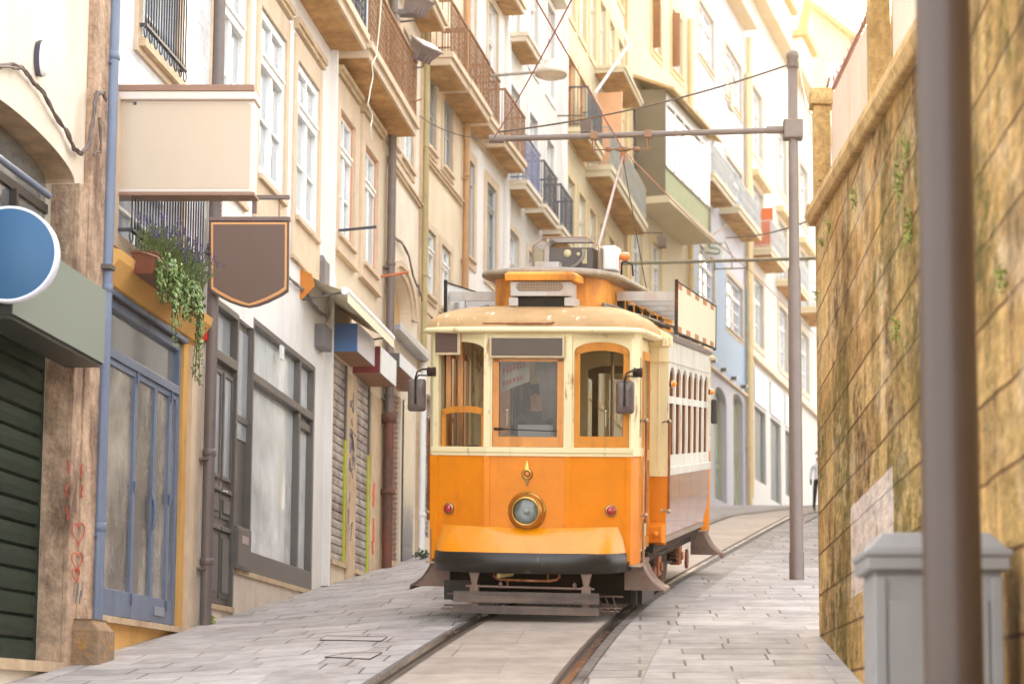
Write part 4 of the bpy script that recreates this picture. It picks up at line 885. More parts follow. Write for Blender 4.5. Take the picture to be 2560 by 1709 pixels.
# pillars and corrugated fence standing on the coping
fe=empty('panel_fence',(WX+.25,Yend,ztop(Yend)),0,'pale corrugated sheet fence with concrete posts on top of the stone wall','fence'); fb=Vector(fe.location)
X2=WX+.03
def pil(y,hh,w=.16):
    z=ztop(y)+.03-fb.z; m=MB(); m.box(X2-fb.x-.05,X2-fb.x+w-.05,y-w-fb.y,y-fb.y,z-.1,z+hh); m.box(X2-fb.x-.08,X2-fb.x+w-.02,y-w-.04-fb.y,y+.04-fb.y,z+hh,z+hh+.16)
    return m.build('post',M_cap,fe,bev=.012)
zt1=atY(2060,222,Yend).z
h1=zt1-ztop(Yend)-.24
pil(Yend+.0,h1); 
yb=None
for y in (Yend-4.5,Yend-9.0): pil(y,h1+.75)
M_sheet=mat('corrugated_sheet',(222,200,180),rough=.5,var=.08,scale=2,dirt=(200,150,90),dirtamt=.4,dscale=2)
yy=Yend-.36; k=0
for seg in range(3):
    a=Yend-.17-4.5*seg; b=a-4.30; n=124; vs=[]; m=MB()
    for i in range(n+1):
        y=a+(b-a)*i/n; x=X2-fb.x+.12+(.022 if i%4 in(1,2) else 0); z=ztop(y)-fb.z
        vs+=[(x,y-fb.y,z+.05),(x,y-fb.y,z+h1+.12+ (.0))]
    m.add(vs,[(2*i,2*i+1,2*i+3,2*i+2) for i in range(n)]); p=m.build('panel',M_sheet,fe,fix=False)
# barbed strip along the top
m=MB(); rnd=random.Random(5)
P=[(X2-fb.x+.12,y-fb.y,ztop(y)-fb.z+h1+.16) for y in [Yend-.4-.2*i for i in range(46)]]
m.tube(P,.022,5)
for i in range(150):
    y=Yend-.4-rnd.random()*9; z=ztop(y)-fb.z+h1+.16; a=rnd.uniform(-.5,.5)
    m.tube([(X2-fb.x+.12,y-fb.y,z),(X2-fb.x+.12+rnd.uniform(-.04,.04),y-fb.y+a*.06,z+rnd.uniform(.05,.12))],[.006,.0015],4)
m.build('spike_strip',mat('rust_violet_metal',(190,140,130),rough=.5,metal=.3,var=.3),fe)
# weeds in the joints
def leafball(m,c,r,n,s,nrm=None,rnd=random,flat=1.0):
    for i in range(n):
        d=Vector((rnd.gauss(0,1),rnd.gauss(0,1),rnd.gauss(0,1))).normalized()*r*rnd.random()**.5
        p=Vector(c)+Vector((d.x*flat,d.y,d.z)); a=Vector((rnd.uniform(-1,1),rnd.uniform(-1,1),rnd.uniform(-1,1))).normalized(); b=a.orthogonal().normalized(); q=s*rnd.uniform(.6,1.3)
        m.add([p-a*q*.1,p+a*q*.5+b*q*.38,p+a*q,p+a*q*.5-b*q*.38],[(0,1,2,3)])
M_weed=mat('weed_leaf',(146,160,70),rough=.6,var=.4,scale=20)
rnd=random.Random(11)
locs=[(2266,368,.10,'upper weed clump under the coping'),(2250,445,.13,'pale leafy weed on the damp streak'),(2272,560,.14,'long weed beside the near post'),(2136,488,.10,'small weed high on the wall'),(2242,815,.09,'round weed low on the stone wall'),(2072,565,.08,'bright weed near the far corner of the wall'),(2506,680,.09,'blurred weed right of the near post'),(2055,605,.04,'tiny sprout by the far wall corner'),(2042,735,.05,'sprout hanging from the wall edge')]
for u,v,r,lab in locs:
    p=onwall(u,v,WX-.02); m=MB(); leafball(m,(0,0,0),r*.8,int(420*r),.024,rnd=rnd,flat=.5); leafball(m,(0,r*.4,-r*.7),r*.5,int(200*r)+4,.020,rnd=rnd,flat=.5); 
    for k in range(5): m.tube([(.02,0,0),(-.04+rnd.uniform(-.02,.02),rnd.uniform(-r,r),rnd.uniform(-r,r)*1.2)],.003,3)
    o=m.build('wall_weed',M_weed,loc=p,fix=False); tag(o,'green '+lab,'weed','weeds growing on the stone wall')
# ------------------------------------------------------------------ near lamp post
M_post=mat('brown_grey_post_paint',(74,58,51),rough=.45,var=.1,scale=3,dirt=(84,70,64),dirtamt=.5,dscale=1.5,coat=.1)
Y=7.2; c0=atY(2380,1400,Y); 
np_=empty('utility_post',(c0.x,Y,gz(c0.x,Y)),0,'thick brown steel post in the near foreground on the right','post'); nb=Vector(np_.location)
top=atY(2362,0,Y)
m=MB(); zz=top.z-nb.z; H=5.2
dx=(atY(2362,0,Y).x-c0.x)
m.lathe((0,0,0),(0,0,1),[(-.1,.113),(.0,.113),(1.2,.109),(3,.103),(H,.100)],40); m.build('shaft',M_post,np_)
m=MB(); m.lathe((0,0,0),(0,0,1),[(-.1,.15),(.12,.15),(.16,.125),(.30,.118)],32); m.build('base_collar',M_post,np_)
# cabinet and bollard behind it
Yc=8.5; p=atY(2186,1500,Yc)
M_bin=mat('pale_grey_cast_iron',(138,136,136),rough=.45,var=.1,scale=3,dirt=(120,120,124),dirtamt=.4)
x0=p.x; gz0=gz(x0+.3,Yc); zt=atY(2200,1362,Yc).z
cb=empty('litter_bin',(x0,Yc,gz0),0,'pale grey cast litter bin with moulded lid behind the near post','bin'); h=zt-gz0
m=MB(); wv=.555; m.box(0,wv,0,.42,0,h-.12); m.box(.06,wv-.06,-.012,-.0005,.12,h-.24); m.box(0,.05,-.02,-.0005,0,h-.14); m.box(wv-.05,wv,-.02,-.0005,0,h-.14); m.build('body',M_bin,cb,bev=.012)
m=MB()
for a,z0_,z1_ in ((.0,h-.14,h-.11),(.035,h-.11,h-.05),(.045,h-.05,h-.02)): m.box(-a,wv+a,-a,.42+a,z0_,z1_+.0001)
m.loft([[(-.03,-.03,h-.02),(wv+.03,-.03,h-.02),(wv+.03,.45,h-.02),(-.03,.45,h-.02)],[(.04,.04,h+.06),(wv-.04,.04,h+.06),(wv-.04,.38,h+.06),(.04,.38,h+.06)]],smooth=False,cap=True)
m.build('lid',M_bin,cb,bev=.01)
m=MB(); m.box(-.02,wv+.02,-.02,.44,0,.10); m.build('plinth',M_bin,cb,bev=.01)
# ------------------------------------------------------------------ tram line pole with its cross arm
Yp=25.4; base=atY(1992,1450,Yp); gp=gz(base.x,Yp)
tp=empty('catenary_pole',(base.x,Yp,gp),0,'slender grey brown pole on the pavement carrying the overhead line arm','pole'); tb=Vector(tp.location)
zt=atY(1989,137,Yp).z-gp; zj=atY(1990,665,Yp).z-gp
M_pole=mat('pole_paint',(118,102,94),rough=.4,var=.12,scale=4,dirt=(156,148,146),dirtamt=.6,dscale=1.1,dlow=.6,dhigh=.63)
m=MB(); m.lathe((0,0,0),(0,0,1),[(-.1,.098),(.34,.098),(.36,.088),(zj-.06,.085),(zj,.07),(zt-2,.066),(zt,.062),(zt+.001,0)],24); m.build('shaft',M_pole,tp)
m=MB(); m.lathe((0,0,zt),(0,0,1),[(-.18,.075),(-.06,.075),(-.05,.085),(.0,.085),(.04,.07),(.04,0)],16); m.build('cap',M_pole,tp)
za=atY(1750,334,Yp).z-gp; xl=atY(1227,348,Yp).x-tb.x; zl=atY(1227,348,Yp).z-gp; z0a=atY(1960,325,Yp).z-gp
m=MB(); m.box(-.13,.13,-.10,.10,z0a-.13,z0a+.13); m.build('clamp',M_pole,tp,bev=.02)
ARML=tb+Vector((xl,0,zl)); ARMR=tb+Vector((-.1,0,z0a))
m=MB(); m.tube([(-.1,0,z0a),(xl,0,zl)],.040,12); m.tube([(-.1,0,z0a),(-.35,0,z0a)],.052,12); m.tube([(xl-.02,0,zl),(xl+.18,0,zl)],.058,12); m.build('cross_arm',M_pole,tp)
def armpt(u): 
    t=((atY(u,340,Yp).x-tb.x)-(-.1))/(xl+.1); return Vector((-.1+(xl+.1)*t,0,z0a+(zl-z0a)*t))
m=MB()
for u in (1485,1620):
    q=armpt(u); m.box(q.x-.05,q.x+.05,-.05,.05,q.z-.05,q.z+.05)
    for s_ in (-.03,.03): m.tube([(q.x+s_,0,q.z),(q.x+s_*.2,0,q.z-.22)],.009,5)
a=armpt(1480); b=armpt(1628); zh=atY(1555,375,Yp).z-gp
m.tube([(a.x,0,zh),(b.x,0,zh+.02)],.010,6)
for t,r in ((.28,.035),(.75,.035)): 
    q=Vector((a.x,0,zh)).lerp(Vector((b.x,0,zh)),t); m.lathe((q.x-.05,0,q.z+.01),(1,0,0),[(0,.008),(.02,r),(.08,r),(.1,.008)],10)
hx=(a.x+b.x)/2+.02; m.lathe((hx-.12,0,zh+.01),(1,0,0),[(0,.008),(.08,.035),(.16,.035),(.24,.008)],10)
m.build('wire_hanger',mat('orange_brown_insulator',(136,94,62),rough=.5,var=.3,scale=20),tp)
HEAD=tb+Vector((hx,0,zh-.02))
def wire(name,pts,r,mt,lab,cat='wire',grp=None):
    m=MB(); c=Vector(pts[0]); m.tube([Vector(p)-c for p in pts],r,6); o=m.build(name,mt,loc=c); tag(o,lab,cat,grp); return o
M_wire=mat('dark_wire',(92,76,62),rough=.5,metal=.5); M_redw=mat('copper_wire',(170,80,70),rough=.45,metal=.3)
ptop=tb+Vector((0,0,zt-.12))
wire('stay_wire',catenary(ARML+Vector((.1,0,.1)),ptop,.12),.012,M_wire,'stay wire from the pole top down to the left end of the cross arm')
# contact wire runs above the track towards and past the camera, and on up the street
near=Vector((-.92,16.6,0)); 
def cw(y): return HEAD.z+.143*(y-HEAD.y)*1.0
P=[Vector((HEAD.x+(-.92-HEAD.x)*(HEAD.y-y)/(HEAD.y-16.6),y,cw(y)+.02)) for y in (6,10,14,17,20,23)]+[HEAD+Vector((0,0,.02))]+[Vector((tx(y)+.1,y,HEAD.z-.2+ (zC(y)-zC(HEAD.y)))) for y in (33,44,58,72)]
wire('contact_wire',P,.0085,M_redw,'copper coloured contact wire above the track meeting the trolley head')
far=atY(1460,-60,15.5); wire('pull_wire',catenary(ARML+Vector((.05,0,.03)),far,.05),.008,M_redw,'red pull wire rising from the left end of the cross arm to the right')
le=H7.w(.6,.0,0); q=atY(1240,345,Yp)
wl_=H6.hit(1150,330); wire('wall_stay',catenary(ARML,H5.w(H5.L-.4,.02,atY(1000,350,33).z-H5.b.z+1.0),.1),.010,M_wire,'stay wire tying the cross arm to the left house fronts')
# hanging cables at the pole top
p1=ptop+Vector((.08,0,.05)); p2=Vector((X2+.1,Yend-1.2,ztop(Yend-1.2)+h1+.2))
wire('loose_cable',catenary(p1,Vector((X2+.1,Yend-.2,zt1+.05)),.55),.014,mat('pale_cable',(196,176,150),rough=.5),'slack pale cable from the pole top to the panel fence','cable')
p3=onwall(2050,452,X2); wire('guy_wire',catenary(p1,p3,.02),.010,mat('green_wire',(110,120,90),rough=.5),'green guy wire from the pole top down to the wall pillar','cable')
# far cross arm and span wires
Yf=44.0
q0=atY(1526,659,Yf); q1=atY(2060,645,Yf)
fa=empty('far_cross_arm',(q1.x,Yf,gz(q1.x,Yf)),0,'thin distant cross arm over the street beyond the tram roof','cross arm'); fo=Vector(fa.location)
m=MB(); m.tube([(0,0,0),(0,0,q1.z-fo.z+.4)],.09,10); m.build('shaft',M_pole,fa)
m=MB(); m.tube([q0-fo,q1-fo],.040,8); m.build('arm',mat('olive_arm',(120,112,88),rough=.5),fa)
m=MB()
for u in (1787,1868): c=atY(u,653,Yf)-fo; m.tube([c,c-Vector((0,0,.22))],.02,5)
m.tube([atY(1785,672,Yf)-fo,atY(1870,670,Yf)-fo],.018,6); m.build('wire_hanger',MATS['olive_arm'],fa)
c=atY(1830,672,Yf); d=atY(1815,600,Yf)
wire('span_wire',catenary(atY(1815,594,46),atY(2050,540,40),.12),.016,M_wire,'dark span wire sloping up towards the wall corner')
wire('span_wire',[atY(1812,604,46),atY(1830,640,45),c],.016,M_wire,'short wire hanging down to the distant hanger')
# ================================================================== the tram
TO=Vector((-1.14,19.9,zC(19.9)))
T=empty('tram',TO,0,'old orange and cream single deck tram with one round headlight climbing the rails','tram',rot=(R(8.1),R(1.6),R(-7.75)))
T.scale=(.985,.955,1)
TM=Matrix.Translation(TO)@Euler((R(8.1),R(1.6),R(-7.75)),'XYZ').to_matrix().to_4x4()@Matrix.Diagonal((.985,.955,1,1))
def tw(x,y,z): return TM@Vector((x,y,z))
M_or=mat('orange_enamel',(234,136,0),rough=.42,var=.14,scale=2.2,dirt=(196,100,14),dirtamt=.55,dscale=2.2,coat=.12,spec=.4,dstretch=(1,1,.5),bump=.06,bscale=5)
M_or2=mat('apron_amber_enamel',(240,148,12),rough=.24,var=.08,scale=2,dirt=(200,120,40),dirtamt=.3,dscale=3,coat=.5)
M_orside=mat('side_orange_gloss',(184,100,56),rough=.14,var=.25,scale=1.2,dirt=(190,160,150),dirtamt=.4,dscale=2,dstretch=(1,1,.3),coat=1.0,spec=.6)
M_cr=mat('tram_cream_paint',(238,222,176),rough=.40,var=.08,scale=2,dirt=(160,104,56),dirtamt=.8,dscale=4.5,dstretch=(1.6,1.6,.35),dlow=.57,dhigh=.64,coat=.1)
M_crw=mat('tram_white_side_paint',(236,232,222),rough=.3,var=.08,scale=3,coat=.5,dirt=(150,130,110),dirtamt=.5,dscale=4)
M_wood=mat('varnished_wood',(216,140,52),rough=.35,var=.22,scale=3,dirt=(150,82,22),dirtamt=.6,dscale=3.5,dstretch=(1.5,1.5,.3),coat=.3)
M_woodd=mat('dark_interior_wood',(136,86,44),rough=.45,var=.25,scale=3)
M_blk=mat('scuffed_black_bumper',(36,31,29),rough=.35,var=.3,scale=4,dirt=(170,160,150),dirtamt=.6,dscale=5.0,dstretch=(1,1,.6),dlow=.60,dhigh=.70,coat=.05)
M_und=mat('grimy_underframe',(34,26,22),rough=.8,var=.4,scale=8,dirt=(112,58,30),dirtamt=.8,dscale=4,dstretch=(1,1,1))
M_brn=mat('brown_step_steel',(132,108,98),rough=.4,var=.3,scale=6,metal=.4,dirt=(92,52,38),dirtamt=.7,dscale=3,dstretch=(1,1,1))
M_board=mat('worn_dark_board',(98,86,80),rough=.7,var=.4,scale=6,dirt=(150,124,110),dirtamt=.6,dscale=3,dstretch=(.3,1,3),bump=.3)
M_brass=mat('aged_brass',(196,158,88),rough=.28,var=.25,scale=8,metal=.9)
M_roofp=mat('dome_roof_paint',(186,150,104),rough=.75,var=.2,scale=4,dirt=(238,230,212),dirtamt=.9,dscale=7,dstretch=(1,.6,1),dlow=.60,dhigh=.68,bump=.2)
M_roofe=mat('weathered_roof_edge',(160,146,128),rough=.7,var=.3,scale=8,dirt=(110,84,58),dirtamt=.5,dscale=6)
M_roofg=mat('grey_roof_canvas',(130,122,118),rough=.8,var=.2,scale=5,dirt=(150,110,80),dirtamt=.4)
M_or3=mat('faded_orange_roof_paint',(232,150,40),rough=.5,var=.2,scale=4,dirt=(150,84,34),dirtamt=.8,dscale=3,dlow=.48,dhigh=.66)
M_tg=glass('tram_glass',(216,214,204),.22)
def blank(name,c,r=.6): return mat(name,c,rough=r,var=.02,scale=1)
class Pl:
    def __init__(s,P,Q):
        s.P=Vector((*P,0)); s.d=(Vector((*Q,0))-s.P); s.L=s.d.length; s.d.normalize(); s.n=Vector((s.d.y,-s.d.x,0))
    def __call__(s,a,off,z): p=s.P+s.d*a+s.n*off; return (p.x,p.y,z)
def pbox(m,pl,a0,a1,o0,o1,z0,z1,mi=0):
    c=[pl(a,o,z) for a in (a0,a1) for o in (o0,o1) for z in (z0,z1)]
    m.add(c,[(0,1,3,2),(4,6,7,5),(0,4,5,1),(2,3,7,6),(0,2,6,4),(1,5,7,3)],mi)
def panel(m,pl,z0,z1,ops=(),th=.05,mi=0,a0=0,a1=None):
    """flat coachwork panel with real openings ops=(s0,s1,za,zb,rise)"""
    a1=pl.L if a1 is None else a1
    xs=sorted({a0,a1,*[v for o in ops for v in o[:2]]}); zs=sorted({z0,z1,*[v for o in ops for v in o[2:4]]})
    for a,b in zip(xs,xs[1:]):
        for c,d in zip(zs,zs[1:]):
            if any(o[0]<(a+b)/2<o[1] and o[2]<(c+d)/2<o[3] for o in ops): continue
            for off in (0,-th): m.quad(pl(a,off,c),pl(b,off,c),pl(b,off,d),pl(a,off,d),mi)
    for o in ops:
        a,b,c,d=o[:4]; h=o[4] if len(o)>4 else 0
        m.quad(pl(a,0,c),pl(a,-th,c),pl(a,-th,d-h),pl(a,0,d-h),mi); m.quad(pl(b,0,c),pl(b,-th,c),pl(b,-th,d-h),pl(b,0,d-h),mi); m.quad(pl(a,0,c),pl(b,0,c),pl(b,-th,c),pl(a,-th,c),mi)
        if h:
            pts=arcpts((a+b)/2,d-h,(b-a)/2,h,180,0,14)
            for p,q in zip(pts,pts[1:]):
                for off in (0,-th): m.quad(pl(p[0],off,p[1]),pl(q[0],off,q[1]),pl(q[0],off,d),pl(p[0],off,d),mi)
                m.add([pl(p[0],0,p[1]),pl(q[0],0,q[1]),pl(q[0],-th,q[1]),pl(p[0],-th,p[1])],[(0,1,2,3)],mi,True)
        else: m.quad(pl(a,0,d),pl(b,0,d),pl(b,-th,d),pl(a,-th,d),mi)
def sash(pl,a0,a1,z0,z1,rise,off,st=.055,top=.065,bot=.11,mt=M_wood,g=True,name='window_sash',parent=T):
    """wooden sash with arched head and a pane"""
    m=MB(); t=.035
    pbox(m,pl,a0,a0+st,off-t,off,z0,z1-rise); pbox(m,pl,a1-st,a1,off-t,off,z0,z1-rise); pbox(m,pl,a0+st,a1-st,off-t,off,z0,z0+bot)
    n=14; w_=(a1-a0)/2; cx=(a0+a1)/2
    for i in range(n):
        P=[]
        for (f,dz) in ((0,0),(1,0)):
            pass
        def oz(x,inner):
            k=max(0,1-((x-cx)/w_)**2); return z1-rise+rise*math.sqrt(k) if not inner else z1-rise-top+rise*.9*math.sqrt(max(0,1-((x-cx)/w_)**2))
        xa=a0+(a1-a0)*i/n; xb=a0+(a1-a0)*(i+1)/n
        q=[(xa,oz(xa,1)),(xb,oz(xb,1)),(xb,oz(xb,0)),(xa,oz(xa,0))]
        for o_ in (off,off-t): m.quad(*[pl(x,o_,z) for x,z in q])
        m.quad(pl(q[0][0],off,q[0][1]),pl(q[1][0],off,q[1][1]),pl(q[1][0],off-t,q[1][1]),pl(q[0][0],off-t,q[0][1]))
    o=m.build(name,mt,parent,fix=False)
    if g:
        q=MB(); q.add([pl(a0+.01,off-t*.6,z0+.01),pl(a1-.01,off-t*.6,z0+.01),pl(a1-.01,off-t*.6,z1-rise),*[pl(x,off-t*.6,z-.006) for x,z in arcpts(cx,z1-rise,w_*.97,rise,0,180,10)],pl(a0+.01,off-t*.6,z1-rise)],[tuple(range(15))]); q.build('pane',M_tg,o,fix=False)
    return o
A_,B_,C_,D_=(-1.035,0),(-.42,-.2),(.42,-.2),(1.035,0)
ZB,Z1,ZS,ZT=.60,1.66,1.745,2.92       # skirt bottom, orange top, sill, top
fl_,fc_,fr_=Pl(A_,B_),Pl(B_,C_),Pl(C_,D_)
sides=[((1.035,0),(1.095,.13)),((1.095,.13),(1.095,.36)),((1.095,.36),(1.0,.37)),((1.0,.37),(1.0,1.60))]
# lower orange body: front facets, corner and door walls, both ends share the code
def vest(fl=1):
    """coachwork of one platform; fl=-1 mirrors it to the rear end"""
    yo=0 if fl==1 else 7.6
    def P(p): return (p[0],p[1]) if fl==1 else (p[0],yo-p[1])
    def PL(a,b): return Pl(P(a),P(b)) if fl==1 else Pl(P(b),P(a))
    lo=MB(); up=MB()
    for a,b in ((A_,B_),(B_,C_),(C_,D_)): panel(lo,PL(a,b),ZB,Z1)
    ops={0:(.104,.953,ZS,2.80,.10),1:(.06,.94,ZS,2.63,0),2:(.089,.968,ZS,2.80,.10)}
    for i,(a,b) in enumerate(((A_,B_),(B_,C_),(C_,D_))):
        pl=PL(a,b); o=ops[i]; s0,s1=(o[0],o[1]) if fl==1 else (1-o[1],1-o[0])
        panel(up,pl,Z1,ZT,[(s0*pl.L,s1*pl.L,o[2],o[3],o[4])])
    for sx in (1,-1):
        for k,(a,b) in enumerate(sides):
            a2=(a[0]*sx,a[1]); b2=(b[0]*sx,b[1])
            pl=PL(a2,b2) if sx==1 else PL(b2,a2)
            if k==3:
                panel(up,pl,ZB+.05,ZT,[(.08,.52,1.75,2.72,.08),(.66,1.12,1.75,2.72,.08)],th=.03)
            elif k==1: panel(lo,pl,ZB-.03,Z1); panel(up,pl,Z1,ZT,[(.07,.18,1.85,2.66,.05)])
            else: panel(lo,pl,ZB-.03,Z1); panel(up,pl,Z1,ZT)
    return lo,up
lo,up=vest(1); 
body=lo.build('lower_body',M_or,T,fix=False); 
upper=up.build('upper_body',M_cr,T,fix=False)
lo,up=vest(-1); lo.build('rear_lower_body',M_or,T,fix=False); up.build('rear_upper_body',M_cr,T,fix=False)
# belt rails, seams, sill mouldings
m=MB()
for pl in (fl_,fc_,fr_):
    pbox(m,pl,-.006,pl.L+.006,.001,.016,Z1-.005,Z1+.03); pbox(m,pl,-.006,pl.L+.006,.001,.026,Z1+.031,ZS-.004)
pl=Pl((1.035,0),(1.095,.13)); pbox(m,pl,0,pl.L,.001,.02,Z1,Z1+.08); pl=Pl((1.095,.13),(1.095,.36)); pbox(m,pl,0,pl.L,.001,.02,Z1,Z1+.08)
m.build('belt_rail',M_cr,T,bev=.003)
m=MB()
for pl in (fl_,fc_,fr_):
    pbox(m,pl,-.03,.032,.001,.010,.9,Z1-.006)
pbox(m,fr_,fr_.L-.05,fr_.L,.001,.012,ZB,Z1-.006); pbox(m,fl_,0,.07,.001,.012,ZB,Z1-.006)
m.build('panel_seam_strip',M_or,T,bev=.002)
m=MB()
for pl in (fl_,fc_,fr_): pbox(m,pl,-.02,pl.L+.02,.001,.014,2.84,2.90)
for pl,a in ((fc_,0),(fc_,fc_.L),): pbox(m,pl,a-.035,a+.035,.001,.012,ZS,2.84)
m.build('letter_board',M_cr,T)
# windows of the front
sash(fc_,.06*fc_.L+.003,.94*fc_.L-.003,ZS+.003,2.628,0,-.008,st=.065,top=.03,bot=.10)
sash(fr_,.089*fr_.L+.003,.968*fr_.L-.003,ZS+.003,2.80,.10,-.008,st=.058,top=.075,bot=.11)
s=sash(fl_,.104*fl_.L+.02,.953*fl_.L-.01,ZS-.03,2.155,.05,-.03,st=.045,top=.06,bot=.02); s['label']='half lowered arched wooden window sash'
# apron and bumper
def arcY(x,f,wd=1.0): return -f*math.sqrt(max(0,1-(abs(x)/wd)**2.6))
n=24; xs=[-1.0+2.0*i/n for i in range(n+1)]
m=MB(); 
def bodyY(x): 
    ax=abs(x); return -.2 if ax<.42 else -.2+(ax-.42)/.615*.2
rt=[(x*.91,bodyY(x*.91)-.012,.955-.02*(1-abs(x))) for x in xs]; rm=[(x*.965,(bodyY(x*.91)-.012)*.45+(arcY(x,.45)-.02)*.55,.83) for x in xs]; rb=[(x,arcY(x,.44)-.02,.695) for x in xs]
m.loft([rt,rm,rb],closed=False); m.quad(rt[0],rm[0],(-.985,.06,.83),(-.985,.06,.955)); m.build('front_apron',M_or2,T,fix=False)
m=MB(); 
ring=lambda z,g: [(x*g,arcY(x,.45)*g-.025,z) for x in xs]
m.loft([ring(.70,.97),ring(.69,1.0),ring(.60,1.012),ring(.50,1.0),ring(.495,.95)],closed=False); m.quad((-1,-.02,.5),(-1,.12,.5),(-1,.12,.69),(-1,-.02,.69)); m.quad((1,-.02,.5),(1,.12,.5),(1,.12,.69),(1,-.02,.69))
vs=ring(.499,.95); m.add(vs,[tuple(range(len(vs)))])
m.build('bumper',M_blk,T,fix=False)
m=MB(); m.box(-1.0,1.0,.02,7.58,.50,.62); m.box(-1.08,1.08,1.5,6.1,.60,.70); m.build('floor_frame',M_und,T)
# headlight
m=MB(); c=(0,-.2,1.105); ax=(0,-1,0)
m.lathe(c,ax,[(0,.195),(.015,.195),(.02,.180),(.035,.175),(.05,.172),(.075,.160),(.085,.150),(.095,.150),(.10,.138),(.10,.128),(.05,.126),(.049,.12)],40)
for k in range(4): a=math.pi/2*k; m.lathe((.186*math.sin(a),-.213,1.105+.186*math.cos(a)),ax,[(0,.010),(.012,.008),(.014,0)],8)
h=m.build('headlight',M_brass,T)
m=MB(); m.lathe((0,-.285,1.105),ax,[(0,.126),(.008,.11),(.018,.07),(.022,0)],32); m.build('lens',glass('lens_glass',(226,232,232),.35,.08),h)
m=MB(); m.lathe((0,-.215,1.105),ax,[(0,.0),(.003,.05),(.015,.09),(.035,.125)],32); m.build('reflector',mat('silver_reflector',(196,194,188),rough=.35,metal=.15,var=.3,scale=6),h)
m=MB(); m.lathe((0,-.22,1.105),ax,[(0,.028),(.03,.03),(.05,.02),(.055,0)],16); m.build('bulb',mat('bulb_white',(236,236,230),rough=.2),h)
# emblem lamp above
m=MB(); c=(0,-.2,1.475); m.lathe(c,ax,[(0,.058),(.02,.056),(.028,.046),(.03,.034),(.02,.032)],24); m.lathe(c,ax,[(0,.031),(.03,.026),(.042,.014),(.045,0)],20,1)
for s_,h_ in ((1,.13),(-1,.115)):
    m.loft([[(-.022,-.206,1.475+s_*.05),(.022,-.206,1.475+s_*.05),(.022,-.226,1.475+s_*.05),(-.022,-.226,1.475+s_*.05)],[(-.004,-.206,1.475+s_*h_),(.004,-.206,1.475+s_*h_),(.004,-.214,1.475+s_*h_),(-.004,-.214,1.475+s_*h_)]],cap=True,smooth=False)
m.build('front_emblem_lamp',[M_brass,mat('amber_dome',(220,120,60),rough=.2,coat=.5)],T)
# red lamps
M_red=mat('red_lens',(176,8,12),rough=.15,var=.2,coat=1)
for pl,fx in ((fl_,.30),(fr_,.70)):
    p=Vector(pl(pl.L*(.315 if pl is fl_ else .68),0,1.115)); m=MB(); m.lathe(p,pl.n,[(0,.060),(.02,.060),(.03,.052),(.03,.046)],24); 
    o=m.build('tail_light',mat('chrome_ring',(180,160,130),rough=.25,metal=.9),T); q=MB(); q.lathe(p,pl.n,[(.01,.047),(.035,.044),(.05,.028),(.055,0)],24); q.build('lens',M_red,o)
# route boards
M_bb=blank('brown_blank_sign',(88,74,66),.5); M_bc=mat('cream_board_frame',(206,186,150),rough=.5,var=.15,scale=5)
m=MB(); m.box(-.385,.385,-.27,-.215,2.635,2.85); o=m.build('destination_board',M_bc,T,bev=.006); q=MB(); q.box(-.365,.365,-.274,-.2702,2.655,2.83); q.build('sign_face',M_bb,o)
pl=Pl((-.985,-.13),(-.715,-.16)); m=MB(); pbox(m,pl,0,pl.L,-.05,0,2.665,2.915); o=m.build('route_number_board',M_bc,T,bev=.006); q=MB(); pbox(q,pl,.004,pl.L-.03,.0002,.004,2.69,2.895); q.build('sign_face',mat('dark_brown_blank_sign',(88,64,56),rough=.5,var=.03),o)
# wiper, inner handles
m=MB(); m.tube([(-.345,-.235,1.925),(.31,-.225,1.905)],.006,6); m.tube([(-.34,-.24,1.925),(-.27,-.24,1.925)],.014,8); m.build('windscreen_wiper',M_und,T)
for x in (-.22,.78):
    y=bodyY(x)+.03; m=MB(); m.tube([(x,y,2.11),(x,y,1.96)],.006,6); m.lathe((x,y,2.11),(0,-1,0),[(0,.014),(.01,.012),(.012,0)],10); m.build('sash_handle',mat('nickel_handle',(220,214,200),rough=.2,metal=1),T)
# mirrors
def mirror(bx,by,bz,cx,cy,cz,name='mirror'):
    m=MB(); w_,h_=.092,.165; r=.035
    pts=[]
    for (sx,sz,a0) in ((1,1,0),(-1,1,90),(-1,-1,180),(1,-1,270)):
        for k in range(5): a=R(a0+22.5*k); pts.append((cx+sx*(w_-r)+r*math.cos(a),cz+sz*(h_-r)+r*math.sin(a)))
    def rg(y,g): return [(cx+(x-cx)*g,cy+y,cz+(z-cz)*g) for x,z in pts]
    m.loft([rg(.05,.96),rg(.04,1.0),rg(.0,1.0),rg(-.028,.88),rg(-.036,.5)],cap=True)
    o=m.build(name,mat('mirror_housing_plastic',(104,90,86),rough=.4,var=.2,scale=9,dirt=(150,140,134),dirtamt=.7,dscale=6,dlow=.6,dhigh=.7,dstretch=(1,1,1)),T)
    q=MB(); s_=1 if bx>cx else -1
    q.tube([(cx,cy-.045,cz-.05),(cx,cy-.05,cz+.17),(cx+s_*.02,cy-.05,cz+.235),(cx+s_*.07,cy-.03,cz+.26),(bx,by,bz+.03)],.010,8); q.tube([(cx+s_*.01,cy-.05,cz+.16),(cx+s_*.03,cy-.04,bz-.04),(bx,by,bz-.04)],.008,8)
    q.lathe((bx-s_*.045,by,bz),(s_,0,0),[(0,.035),(.01,.05),(.04,.042),(.09,.05),(.095,0)],14); q.box(cx-.012,cx+.012,cy-.055,cy-.036,cz-.09,cz-.02); q.build('mirror_arm',M_und,o)
mirror(1.09,.05,2.50,.985,-.12,2.25); mirror(-1.05,.0,2.50,-1.19,-.08,2.26)
